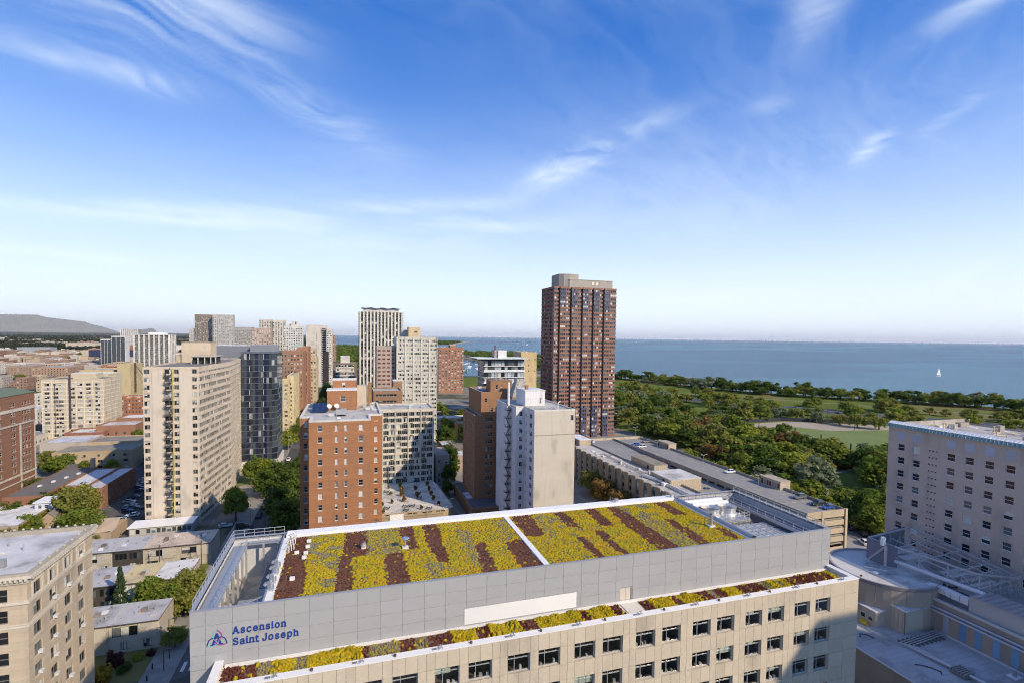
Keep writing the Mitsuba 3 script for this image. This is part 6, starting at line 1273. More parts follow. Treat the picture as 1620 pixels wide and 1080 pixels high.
for k in range(10): x = -553.6 + 36.8 * k / 9; m.box(x - .9, x + .9, 1538.6, 1539.98, 0, 78, (.64, .64, .64))
put('rib', m, 'masonry', parent=b)
for nm, x0, x1, y0, z in (('lower', -463.5, -446.2, 1196, 55.4), ('taller', -443.5, -420.5, 1190, 61.8)):
    b = block('glass_office', f'{nm} of the two far white framed glass boxes at left', x0, x1, y0, y0 + 20, z, (.62, .62, .62), None); m = Mesh()
    for k in range(3): a, c = x0 + .8 + (x1 - x0 - 1) * k / 3, x0 + .2 + (x1 - x0 - 1) * (k + 1) / 3; m.quad((a, y0 - .03, 1), (c, y0 - .03, 1), (c, y0 - .03, z - 1.5), (a, y0 - .03, z - 1.5), (.06, .07, .08))
    put('window', m, 'pane', parent=b)
block('stadium_stand', 'long dark blue stand with a red upper wall on the left horizon', -583, -490, 1443, 1480, 27, (.04, .05, .10), None, roofcol=(.3, .3, .33)); block('stadium_stand', 'long red brick upper wall behind the dark blue stand', -575, -500, 1482, 1500, 38, (.34, .16, .11), None)
b = thing('striped_tower', 'white tower with vertical black and white stripes and wavy roof canopy', 'tower')
XS0, XS1, YS0, YS1, ZS = 7.4, 43.9, 450, 476, 89.8
m = Mesh(); m.prism(rect(XS0, XS1, YS0, YS1), 0, ZS, (.12, .115, .10)); put('core', m, 'masonry', parent=b)
for k in range(13): x = XS0 + 1.0 + (XS1 - XS0 - 2.0) * k / 12; m = Mesh(); m.box(x - .62, x + .62, YS0 - .7, YS0 - .005, 0, ZS, (.66, .64, .58)); put('pier', m, 'masonry', parent=b)
m = Mesh()
for k in range(12):
    x = XS0 + 1.7 + (XS1 - XS0 - 2.0) * k / 12
    for z in floors(3, 2.95, 29): m.quad((x, YS0 - .03, z), (x + 1.55, YS0 - .03, z), (x + 1.55, YS0 - .03, z + 1.7), (x, YS0 - .03, z + 1.7), glass_tone((.6, .25, .15)))
for k in range(8):
    for z in floors(3, 2.95, 29): m.quad((XS0 - .03, YS0 + 1 + 3 * k, z), (XS0 - .03, YS0 + 3 + 3 * k, z), (XS0 - .03, YS0 + 3 + 3 * k, z + 1.7), (XS0 - .03, YS0 + 1 + 3 * k, z + 1.7), glass_tone((.6, .25, .15)))
put('window', m, 'pane', parent=b, kind='stuff')
m = Mesh(); m.box(XS0 + 4.2, XS1 - 3.6, YS0 + 2, YS1 - 4, ZS, 92.9, (.60, .59, .56)); put('roof_house', m, 'masonry', parent=b)
m = Mesh(); xs_ = np.linspace(XS0 + 2.2, XS1 - 1.6, 41); zz = 93.2 + .35 * np.cos((xs_ - XS0) * 2 * np.pi / 9.5) + .3 * np.abs(np.linspace(-1, 1, 41)) ** 6
for i in range(40): m.quad((xs_[i], YS0, zz[i]), (xs_[i + 1], YS0, zz[i + 1]), (xs_[i + 1], YS1 - 2, zz[i + 1]), (xs_[i], YS1 - 2, zz[i]), (.5, .5, .48)); m.quad((xs_[i], YS0, zz[i] - .25), (xs_[i + 1], YS0, zz[i + 1] - .25), (xs_[i + 1], YS0, zz[i + 1]), (xs_[i], YS0, zz[i]), (.3, .32, .31))
put('roof_canopy', m, 'masonry', parent=b)
block('brown_balcony_block', 'brown block with rust red balcony strips in front of the striped tower', 16.6, 28.4, 341, 360, 62.5, (.42, .35, .30), {'s': {**many(4, 2.0, 22, 2.7, 15, 1.2, tones=(.7, .3, 0)), 'frame': (.30, .10, .07), 'bar': .2}}, cap=(.6, .5, .36))
b = block('white_grid_tower', 'white grid apartment tower with tan roof house in the middle distance', 28.8, 55.1, 337.5, 358, 68.6, (.56, .54, .46), {'s': {**W(us=[1.5 + 1.0 * q + 5.2 * k for k in range(5) for q in range(4)], w=.78, z0=6.3, p=2.72, k=23, h=1.35), 'each': False, 'style': 'lights', 'k': 1, 'tones': (.42, .13, .45), 'bar': 0}}, cap=(.66, .65, .6))
m = Mesh()
for k in range(6): x = 28.8 + 26.0 * k / 5; m.box(x, x + .32, 337.1, 337.49, 0, 69.4, (.68, .66, .60))
put('pier', m, 'masonry', parent=b); upper(b, 37, 44.6, 343, 352, 68.65, 75.6, (.58, .46, .29), wins=[(3.6, 5.8, 72.0, 73.2)], course=0); m = Mesh(); m.box(33, 37, 350, 356, 68.65, 74, (.4, .4, .4)); put('roof_unit', m, 'masonry', parent=b)
block('orange_brick_tower', 'orange brick apartment block with white windows before the lake', 104.1, 135.7, 628, 655, 55.6, (.36, .19, .125), {'s': {**W(us=[2 + 3.8 * k for k in range(8)] + [30.2], w=1.9, z0=4, p=2.8, k=18, h=1.5), 'each': False, 'tones': (.45, .15, .4)}, 'e': many(5, 1.4, 10, 2.75, 18)}, cap=(.5, .4, .33)); b = 'orange_brick_tower'
upper(b, 120, 127, 636, 648, 55.6, 59.5, (.36, .19, .125)); rooftop(b, 106, 118, 632, 650, 55.6, 8, 51)
ly = thing('layered_white_building', 'white layered modern building with glass balconies and thin flat roof', 'building')
m = Mesh(); m.prism(rect(83, 110, 320.4, 338), 0, 55.5, (.06, .065, .08), top=False); put('core', m, 'matte', parent=ly)
for k in range(12):
    z = 55.2 - 3.7 * (k + 1); m = Mesh(); m.box(82.3, 110.3, 319.3, 338.2, z - .35, z, (.70, .71, .72)); m.box(82.3, 110.3, 319.25, 319.35, z + .01, z + 1.15, (.62, .64, .66)) if k % 2 else None; put('floor_slab', m, 'paint', parent=ly)
    gl = Mesh()
    for q in range(12): a = 83 + 2.25 * q; gl.quad((a + .1, 320.3, z + .1), (a + 2.1, 320.3, z + .1), (a + 2.1, 320.3, z + 3.0), (a + .1, 320.3, z + 3.0), jit((.34, .38, .40), .3) if rng.random() < .6 else glass_tone())
    for q in range(7): a = 320.6 + 2.4 * q; gl.quad((82.9, a, z + .1), (82.9, a + 2.1, z + .1), (82.9, a + 2.1, z + 3.0), (82.9, a, z + 3), jit((.07, .075, .12), .4))
    put('window_row', gl, 'pane', parent=ly)
m = Mesh(); m.box(77.3, 111.6, 316.5, 340, 56.0, 56.5, (.52, .58, .56)); put('roof', m, 'paint', parent=ly); m = Mesh(); m.box(92.5, 98.3, 322, 330, 56.5, 61.4, (.64, .64, .65)); m.box(90.3, 92.45, 323, 329, 56.5, 61.5, (.4, .34, .3)); m.bar((91.4, 325, 61.5), (91.4, 325, 64.6), .6, (.2, .13, .1), 6); put('roof_house', m, 'masonry', parent=ly)
b = block('yellow_brick_block', 'yellow brick block half shaded left of the red brown tower', 143, 157.5, 425, 447, 56.5, (.58, .46, .27), {'s': many(3, .9, 40, 5, 4)}); upper(b, 135, 142.9, 428, 446, 0, 46.3, (.56, .45, .27), course=0); rooftop(b, 144, 156, 427, 440, 56.5, 10, 61, (.6, .6, .6))
b = block('banded_office', 'low brown office block with white window bands and a pale roof box', -16.1, 7.0, 550, 575, 41, (.20, .165, .14), {'s': {**W(us=[11.5], w=18, z0=6, p=4, k=9, h=1.9), 'style': 'lights', 'k': 12, 'each': False}}); m = Mesh()
for z in floors(6, 4, 9): m.box(-13.6, 4.4, 549.6, 549.98, z - 1.6, z - .1, (.6, .58, .54))
put('band', m, 'masonry', parent=b); upper(b, -9, 0, 555, 565, 41, 48.5, (.64, .62, .58), course=0, wins=[]); block('tan_annex_block', 'tan block beside the banded office', 7.2, 13, 520, 540, 36, (.42, .36, .28), {'s': many(2, 1.5, 4, 3, 10)})
b = block('brown_low_block', 'brown brick office with dark ribbon windows right behind the orange block', 12, 27, 280, 300, 40, (.30, .18, .11), {'s': {**W(us=[6.5], w=11, z0=31, p=3.4, k=3, h=1.2), 'style': 'lights', 'k': 6, 'each': False, 'tones': (.9, .1, 0)}}, cap=(.6, .56, .5)); upper(b, 24, 29, 302, 310, 36, 44, (.33, .2, .13), course=0)
# houses between the towers
HS = [('brown gabled town house among trees left of the brown block', 70, 78, 340, 352, 11, (.30, .19, .13)), ('tan pitched town house before the layered white building', 79, 91, 352, 366, 15, (.42, .31, .22)), ('low flat house with bluish white roof and dormer beside the lattice block', 50, 58, 288, 300, 8, (.28, .2, .18)),
      ('pair of white roofed garages beyond the lattice block', 46.5, 52, 262, 274, 7, (.42, .36, .3)), ('white roofed house with brick party wall beyond the lattice block', 53, 60, 262, 274, 7.5, (.40, .30, .24)), ('row of cream houses with white parapets behind the lattice block', 60, 84, 372, 384, 10, (.58, .52, .44)), ('shaded grey flats beside the lattice block', 38.6, 45, 238, 256, 14, (.34, .31, .29)), ('small dark brown house beneath the orange brick tower', 63, 69, 392, 402, 11, (.26, .17, .12))]
for lab, x0, x1, y0, y1, z, col in HS: block('town_house', lab, x0, x1, y0, y1, z, col, {'s': W(n=max(2, int((x1 - x0) / 3)), w=1.1, z0=1.4, p=3, k=max(1, int(z / 3.2)), each=False)}, roofcol=(.60, .61, .63) if 'white' in lab else (.34, .31, .28), par=.4, cat='house')

# ---------------------------------------------------------------- low city out to the left
r_ = random.Random(77)
PAL = [(.26, .165, .125), (.31, .20, .145), (.44, .34, .24), (.52, .46, .36), (.40, .36, .32), (.56, .53, .48), (.28, .2, .16), (.48, .40, .28)]
def simple(name, x0, x1, y0, y1, z, col, roof, label, group=None, cat='building', win=True):
    b = thing(name, label, cat, group); m = Mesh(); m.prism(rect(x0, x1, y0, y1), 0, z, col, top=False); put('wall', m, 'masonry', parent=b)
    m = Mesh(); m.quad((x0, y0, z - .4), (x1, y0, z - .4), (x1, y1, z - .4), (x0, y1, z - .4), roof); m.box(x0, x1, y0 - .02, y0 + .3, z - .4, z + .3, jit(col, .1)); put('roof', m, 'matte', parent=b)
    if win:
        g_ = Mesh(); n = max(2, int((x1 - x0) / 3.4)); e = max(2, int((y1 - y0) / 4))
        for zz in floors(1.3, 3.1, int(z / 3.1)):
            for k in range(n): u = x0 + (x1 - x0) * (k + .5) / n; g_.quad((u - .6, y0 - .03, zz), (u + .6, y0 - .03, zz), (u + .6, y0 - .03, zz + 1.5), (u - .6, y0 - .03, zz + 1.5), glass_tone((.7, .2, .1)))
            for k in range(e): u = y0 + (y1 - y0) * (k + .5) / e; g_.quad((x1 + .03, u - .6, zz), (x1 + .03, u + .6, zz), (x1 + .03, u + .6, zz + 1.5), (x1 + .03, u - .6, zz + 1.5), glass_tone((.7, .2, .1)))
        if g_.v: put('window', g_, 'pane', parent=b, kind='stuff')
    return b
simple('courtyard_block', -484, -455, 949, 985, 18, (.34, .24, .18), (.40, .38, .36), 'brown brick block with stone cornice left of the dark passage'); simple('courtyard_block', -444, -400, 926, 975, 17.5, (.36, .25, .18), (.38, .36, .34), 'longer brown brick block with stone cornice right of the dark passage')
simple('red_flats', -372, -330, 960, 990, 17, (.36, .14, .09), (.6, .58, .55), 'red brick flats with white roof beyond the brown brick blocks')
taken = [(-600, -380, 900, 1010), (-375, -325, 950, 1000), (-300, -215, 790, 880)]
sites = []
for _ in range(9000):
    d = 430 * math.exp(r_.random() * 1.75); a = r_.uniform(-46, -20) - (0 if d > 520 else 3); x, y = d * math.sin(math.radians(a + 17.58)), d * math.cos(math.radians(a + 17.58))
    x, y = round(x / 19) * 19 + r_.uniform(-2, 2), round(y / 30) * 30 + r_.uniform(-4, 4)
    w, l = r_.uniform(8, 15) * (1 if d < 900 else 1.5), r_.uniform(14, 26) * (1 if d < 900 else 1.4)
    if x > -62 or (x > -190 and y < 520) or any(a0 - w < x < a1 and b0 - l < y < b1 for a0, a1, b0, b1 in taken) or any(abs(x - q[0]) < (w + q[2]) / 2 + 1 and abs(y - q[1]) < (l + q[3]) / 2 + 2 for q in sites): continue
    if r_.random() < .25: continue
    sites.append((x, y, w, l)); 
    if len(sites) > 285: break
for i, (x, y, w, l) in enumerate(sites):
    z = r_.choice([6, 7, 8, 9, 10.5, 12, 14]) * (1 if math.hypot(x, y) < 1000 else 1.15); roof = jit(r_.choice([(.60, .59, .57), (.42, .41, .39), (.30, .29, .28), (.66, .65, .63), (.36, .33, .29), (.5, .47, .42)]), .12)
    far = math.hypot(x, y) > 950; wc = r_.choice(PAL); rn = 'white' if roof.mean() > .54 else 'grey' if roof.mean() > .37 else 'dark'; wn_ = 'red brick' if wc[0] > 1.45 * wc[1] else 'pale stone' if wc[0] > .5 else 'tan'
    simple('flat_roofed_block', x - w / 2, x + w / 2, y - l / 2, y + l / 2, z, jit(wc, .12), roof, f'small {rn} roofed {wn_} block in the far low streets at left' if far else f'flat {rn} roofed {wn_} block in the nearer low streets at left', (f'far {rn} roofed {wn_} blocks at left' if far else f'nearer {rn} roofed {wn_} blocks at left'), win=math.hypot(x, y) < 1300)
for i, (x, y, w, l, z, c, lab) in enumerate([(-1650, 3100, 46, 40, 34, (.46, .38, .33), 'lone tan tower block rising from the trees on the left horizon'), (-1230, 2250, 100, 50, 16, (.62, .56, .44), 'long cream warehouse in the far left plain'), (-990, 2100, 90, 40, 17, (.30, .33, .36), 'blue grey warehouse in the far left plain'), (-1080, 2700, 160, 60, 22, (.5, .44, .36), 'tan warehouse with red brick side on the far left plain'), (-840, 2680, 130, 50, 26, (.38, .25, .2), 'dull red warehouse on the far left plain'), (-1500, 2080, 90, 50, 16, (.30, .33, .38), 'blue roofed warehouse at the far left edge'), (-620, 2100, 120, 50, 26, (.62, .6, .56), 'long white warehouse behind the glass boxes'), (-760, 3400, 160, 50, 36, (.60, .56, .46), 'cream multi storey block on the left horizon'), (-1400, 4300, 180, 60, 30, (.6, .58, .55), 'white block far off near the foot of the ridge'), (-2300, 4300, 160, 60, 26, (.55, .5, .48), 'pale block far off at the left edge')]):
    simple('warehouse', x - w / 2, x + w / 2, y - l / 2, y + l / 2, z, c, (.58, .57, .55), lab, win=False)
t = thing('radio_mast', 'thin white mast standing on the far left plain', 'mast'); m = Mesh(); m.bar((-1240, 2050, 0), (-1240, 2050, 60), 1.6, (.6, .6, .6), 4, .7); put('mast', m, 'paint', parent=t)

fm = Mesh()
for _ in range(1500):
    d = 1150 * math.exp(r_.random() * 1.75); a = r_.uniform(-48, -18.5); x, y = d * math.sin(math.radians(a + 17.58)), d * math.cos(math.radians(a + 17.58))
    if x > -.03 * y - 60 or any(abs(x - q[0]) < q[2] / 2 + 9 and abs(y - q[1]) < q[3] / 2 + 12 for q in sites) or meshkit.noise(V(x * .004, y * .002, 1)) > .5: continue
    w, l, z = r_.uniform(7, 16) * (1 if d < 2500 else 1.8), r_.uniform(8, 18), r_.uniform(6, 13); c = jit(r_.choice(PAL), .15); fm.prism(rect(x - w, x + w, y - l, y + l), 0, z, c, topcol=jit(r_.choice([(.55, .54, .52), (.40, .39, .37), (.62, .61, .59), (.33, .3, .27)]), .15))
    if z > 8: fm.box(x - w * .3, x + w * .2, y - l * .3, y + l * .3, z + .02, z + r_.uniform(1.5, 4), jit(c, .2), bottom=False)
put('distant_low_city', fm, 'masonry', label='far low roofs spreading to the wooded plain at left', cat='city', kind='stuff')
# ---------------------------------------------------------------- trees
tg = np.random.default_rng(2024)
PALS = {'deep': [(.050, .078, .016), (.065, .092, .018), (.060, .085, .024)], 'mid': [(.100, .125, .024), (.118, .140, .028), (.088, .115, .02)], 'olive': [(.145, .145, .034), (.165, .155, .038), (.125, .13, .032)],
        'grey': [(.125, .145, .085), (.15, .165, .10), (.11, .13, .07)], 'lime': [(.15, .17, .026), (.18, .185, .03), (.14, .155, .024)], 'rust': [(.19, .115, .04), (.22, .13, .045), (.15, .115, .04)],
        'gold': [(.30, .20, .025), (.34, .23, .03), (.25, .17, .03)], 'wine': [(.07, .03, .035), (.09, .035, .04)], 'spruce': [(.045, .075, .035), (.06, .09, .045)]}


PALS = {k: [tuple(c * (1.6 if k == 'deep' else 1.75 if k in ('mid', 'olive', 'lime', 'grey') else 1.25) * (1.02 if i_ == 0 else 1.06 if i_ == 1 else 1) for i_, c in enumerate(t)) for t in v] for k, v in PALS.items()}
PALS['far'] = [(.050, .062, .036), (.060, .070, .042), (.045, .055, .035)]


def leaf_cloud(cent, rad, per, size, pal, squash=.8, droop=0., rg=tg):
    """Leaf faces gathered in clumps: cent (k,3) clump centres, rad (k,) their radii."""
    k = len(cent); n = k * per; ci = np.repeat(np.arange(k), per)
    d = rg.normal(size=(n, 3)); d /= np.linalg.norm(d, axis=1, keepdims=True) + 1e-9
    rr = rg.random(n) ** .45; off = d * (rr * rad[ci])[:, None]; off[:, 2] *= squash
    if droop: off[:, 2] -= droop * rg.random(n) ** 1.5
    p = cent[ci] + off
    nn = d * .75 + rg.normal(size=(n, 3)) * .5 + [0, 0, .35]; nn /= np.linalg.norm(nn, axis=1, keepdims=True)
    a = np.cross(nn, rg.normal(size=(n, 3))); a /= np.linalg.norm(a, axis=1, keepdims=True) + 1e-9; b = np.cross(nn, a)
    s = size * rg.uniform(.6, 1.25, n)[:, None]
    v = np.stack([p - a * s - b * s * .35, p + a * s * .15 - b * s * .75, p + a * s + b * s * .3, p - a * s * .1 + b * s * .8], 1).reshape(-1, 3)
    i = np.arange(n)[:, None] * 4; f = np.vstack([i + [0, 1, 2], i + [0, 2, 3]])
    pal = np.array(pal); tone = pal[rg.integers(len(pal), size=k)][ci] * (1 + rg.uniform(-.16, .16, k))[ci][:, None] * (1 + rg.uniform(-.22, .22, n))[:, None]
    return v, f, np.repeat(np.clip(tone, .003, .9), 4, 0)


def proto(kind, pal, k, per, size, seed):
    """A crown about 1 unit in radius, standing on z = 0 at the trunk's foot (scaled per tree), with its trunk and limbs."""
    rg = np.random.default_rng(seed); m = Mesh(); w = Mesh(); bark = (.11, .09, .07)
    if kind == 'round':
        u = rg.normal(size=(k, 3)); u /= np.linalg.norm(u, axis=1, keepdims=True); u[:, 2] = np.where(u[:, 2] < -.75, -u[:, 2], u[:, 2])
        lob = 1 + .22 * np.sin(u[:, 0] * 3 + seed) + .18 * np.cos(u[:, 1] * 4 + seed * 2)
        c = u * (rg.uniform(.42, .80, k) * lob)[:, None]; c[:, 2] = c[:, 2] * .92 + 1.08 - .12 * (np.abs(u[:, 2]) < .4)
        r = rg.uniform(.24, .40, k)
        m.add(*leaf_cloud(c, r, per, size, PALS[pal], .75, rg=rg)); w.bar((0, 0, -.05), (0, 0, .55), .075, bark, 6, .055)
        for i in range(5): q = c[rg.integers(k)]; w.bar((0, 0, .5), tuple(q * .85 + V(0, 0, .1)), .04, bark, 4, .012)
    elif kind == 'willow':
        u = rg.normal(size=(k, 3)); u /= np.linalg.norm(u, axis=1, keepdims=True); u[:, 2] = np.abs(u[:, 2])
        c = u * rg.uniform(.5, .8, k)[:, None] * [1, 1, .7]; c[:, 2] += 1.0
        m.add(*leaf_cloud(c, rg.uniform(.16, .26, k), per, size, PALS[pal], .8, .75, rg=rg)); w.bar((0, 0, -.05), (0, 0, .8), .08, bark, 6, .05)
        for i in range(4): q = c[rg.integers(k)]; w.bar((0, 0, .7), tuple(q * .9), .035, bark, 4, .012)
    elif kind == 'spruce':
        t = rg.random(k) ** .8; a = rg.uniform(0, 6.28, k); R = (1 - t) * .62 + .04; c = np.column_stack([np.cos(a) * R * rg.uniform(.4, 1, k), np.sin(a) * R * rg.uniform(.4, 1, k), .25 + t * 2.3])
        m.add(*leaf_cloud(c, .10 + .17 * (1 - t), per, size, PALS[pal], .45, .06, rg=rg)); w.bar((0, 0, -.05), (0, 0, 2.4), .05, bark, 6, .01)
    else:                                   # shrub
        u = rg.normal(size=(k, 3)); u /= np.linalg.norm(u, axis=1, keepdims=True); u[:, 2] = np.abs(u[:, 2])
        c = u * rg.uniform(.3, .75, k)[:, None]; m.add(*leaf_cloud(c + [0, 0, .12], rg.uniform(.2, .34, k), per, size, PALS[pal], .8, rg=rg))
        for i in range(4): w.bar((0, 0, -.05), tuple(c[i] * .8), .03, bark, 4, .01)
    (vf, c), (vw, cw) = m.data(), w.data()
    return mikit.ply(vf, 'leaves', uv=c), mikit.ply(vw, 'matte', uv=cw)


NEAR = {p: [proto('round', p, 50, 62, .078, 40 + 7 * i + j) for j in range(2)] for i, p in enumerate(('deep', 'mid', 'olive', 'rust', 'lime'))}
FAR = {p: [proto('round', p, 30, 34, .115, 140 + 7 * i + j) for j in range(3)] for i, p in enumerate(('deep', 'mid', 'olive', 'grey', 'lime', 'rust'))}
WIL = [proto('willow', 'grey', 34, 34, .09, 300 + j) for j in range(2)] + [proto('willow', 'olive', 34, 34, .09, 310)]
SPR = [proto('spruce', 'spruce', 120, 26, .06, 320)]
SHR = {p: [proto('shrub', p, 20, 40, .10, 400 + i)] for i, p in enumerate(('gold', 'wine', 'mid', 'lime', 'rust', 'deep', 'olive'))}


def tree(name, label, x, y, z, r, h, pr, group=None, cat='tree'):
    """r: crown radius, h: total height in metres."""
    t = thing(name, label, cat, group); top = 2.05 if pr not in SPR and not any(pr in q for q in SHR.values()) else (2.6 if pr in SPR else 1.0)
    M = T().translate([float(x), float(y), float(z)]).rotate([0, 0, 1], float(tg.uniform(0, 360))).scale([float(r * tg.uniform(.9, 1.1)), float(r * tg.uniform(.9, 1.1)), float(h / top)])
    scene[t + '__crown'] = {**pr[0], 'to_world': M}; scene[t + '__trunk'] = {**pr[1], 'to_world': M}
    return t
pick = lambda d, w: (lambda p: d[p][tg.integers(len(d[p]))])(tg.choice(list(w), p=np.array(list(w.values())) / sum(w.values())))

# the avenue
for (x, y, r, h, p, lab) in ((-40.8, 212, 5.2, 13, 'mid', 'pale green street tree against the foot of the beige tower'), (-42.5, 222, 4.2, 11, 'olive', 'smaller street tree just up the avenue from the pale green one'), (-44, 262, 5.5, 13, 'mid', 'light green tree before the dark glass tower podium'), (-38.5, 272, 4.5, 10, 'lime', 'bright low tree by the lawn below the dark glass tower'),
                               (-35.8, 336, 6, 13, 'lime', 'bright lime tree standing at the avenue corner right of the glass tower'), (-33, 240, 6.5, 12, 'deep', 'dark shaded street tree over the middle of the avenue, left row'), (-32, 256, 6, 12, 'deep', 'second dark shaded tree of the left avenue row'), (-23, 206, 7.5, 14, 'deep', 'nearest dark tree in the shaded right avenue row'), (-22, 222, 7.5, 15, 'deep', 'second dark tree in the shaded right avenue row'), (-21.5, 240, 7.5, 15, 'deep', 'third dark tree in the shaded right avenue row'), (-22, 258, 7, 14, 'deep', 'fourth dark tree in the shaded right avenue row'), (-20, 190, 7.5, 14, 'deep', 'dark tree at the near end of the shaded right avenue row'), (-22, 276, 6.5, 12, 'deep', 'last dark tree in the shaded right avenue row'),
                               (-31, 372, 6.5, 14, 'mid', 'green tree beside the yellow terracotta block'), (-31.5, 392, 6.5, 15, 'mid', 'second green tree up the yellow terracotta wing'), (-30.5, 414, 6.5, 15, 'deep', 'dark green tree up the avenue by the brown stone block'), (-30, 438, 6, 14, 'mid', 'fourth green tree far up the avenue'), (-24, 470, 7, 16, 'deep', 'far avenue tree below the cream setback tower'), (-24, 560, 8, 17, 'deep', 'dark avenue tree left of the banded office'), (-25, 610, 8, 17, 'mid', 'distant avenue tree behind the banded office')):
    tree('street_tree', lab, x, y, 0, r, h, pick(NEAR, {p: 1}))
# the row house gardens
for (x, y, r, h, pr, nm, lab) in ((-53.5, 146, 3.3, 13, SPR[0], 'spruce_tree', 'tall dark spruce standing between the row houses'), (-46.5, 147, 5.2, 9.5, NEAR['mid'][0], 'garden_tree', 'broad green tree right of the spruce'), (-39.8, 150, 5.0, 9.5, NEAR['olive'][1], 'garden_tree', 'olive tree at the street end of the middle row houses'), (-38.5, 142, 4.5, 8, NEAR['olive'][0], 'garden_tree', 'olive street tree beside the grey planted roof corner'), (-42.5, 144.5, 4.2, 8.6, NEAR['mid'][1], 'garden_tree', 'small green tree between the corner house and middle row'), (-62, 145, 4, 6, NEAR['deep'][0], 'garden_tree', 'dark low tree behind the corniced block and corner house'), (-37.2, 129, 2.8, 5, NEAR['olive'][1], 'garden_tree', 'small olive tree on the pavement beside the lamp posts'), (-46.8, 125, 2.6, 4.2, SHR['wine'][0], 'wine_shrub', 'dark wine red shrub before the corner house'), (-47.4, 119.5, 3.0, 4.6, SHR['gold'][0], 'gold_shrub', 'golden yellow shrub at the corner garden'), (-50.5, 121, 2.6, 4, SHR['mid'][0], 'green_shrub', 'green shrub left of the golden shrub'), (-43.2, 126.5, 1.6, 1.6, SHR['lime'][0], 'green_shrub', 'bright green shrub under the corner house window'), (-41.2, 127.2, 1.4, 1.5, SHR['wine'][0], 'wine_shrub', 'small purple shrub at the house corner'), (-40.9, 132.5, 1.4, 2.6, SHR['lime'][0], 'green_shrub', 'bright upright shrub against the corner house side wall'), (-44.5, 122.5, 2.0, 2.2, SHR['deep'][0], 'green_shrub', 'low dark shrub in the shaded corner bed'), (-66, 190, 2.6, 4.2, SHR['mid'][0], 'green_shrub', 'round bush on the gravel before the white entrance block')):
    tree(nm, lab, x, y, 0, r, h, pr, cat='tree' if 'tree' in nm else 'shrub')
# behind the corniced block
for (x, y, r, h, p, lab) in ((-92, 218, 8.5, 14, 'olive', 'large olive brown tree behind the corniced roof'), (-99, 233, 7.5, 13.5, 'olive', 'second large olive tree beside the brick house'), (-88, 208, 6.5, 11, 'mid', 'green tree at the near corner of the parking lot'), (-83.5, 203, 5.5, 9.5, 'mid', 'round green tree next to the grey shingled gable'), (-103, 214, 5, 8, 'mid', 'bright green tree between gable wall and ivied wall'), (-110, 236, 6, 9, 'deep', 'dark green tree before the grey gable house'), (-117, 228, 5, 8.5, 'deep', 'dark green tree beside the ivied wall'), (-113, 243, 5.5, 9.5, 'rust', 'brownish tree left of the small dormer house'), (-127, 262, 7, 8, 'deep', 'dark bushy tree at the foot of the limestone trimmed block'),
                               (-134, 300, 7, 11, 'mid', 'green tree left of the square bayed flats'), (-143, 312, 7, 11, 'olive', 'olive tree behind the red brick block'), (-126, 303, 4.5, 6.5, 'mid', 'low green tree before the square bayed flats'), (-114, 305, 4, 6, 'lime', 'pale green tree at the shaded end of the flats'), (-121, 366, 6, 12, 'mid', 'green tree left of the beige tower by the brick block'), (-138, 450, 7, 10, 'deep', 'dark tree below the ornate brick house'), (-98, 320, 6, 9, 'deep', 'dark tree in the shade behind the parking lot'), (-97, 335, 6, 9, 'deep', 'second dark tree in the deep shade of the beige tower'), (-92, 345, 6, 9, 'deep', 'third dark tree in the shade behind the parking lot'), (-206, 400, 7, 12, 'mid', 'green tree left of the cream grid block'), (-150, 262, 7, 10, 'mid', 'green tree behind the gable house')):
    tree('garden_tree', lab, x, y, 0, r, h, pick(NEAR, {p: 1}))
m = Mesh(); u = tg.random((420, 2)); c = np.column_stack([np.full(420, -103.2), 206.2 + 23.5 * u[:, 0], 6.0 * u[:, 1] ** .8 + .2]); c2 = np.column_stack([-125 + 21.5 * u[:, 0], np.full(420, 205.8), 6.0 * u[:, 1] + .2])
m.add(*leaf_cloud(np.vstack([c, c2[:200]]), np.full(620, .7), 9, .26, [(.19, .20, .03), (.26, .24, .03), (.12, .15, .03)], .9)); put('ivy', m, 'leaves', label='yellow green ivy climbing the wall of the white roofed building at left', cat='ivy', kind='stuff')
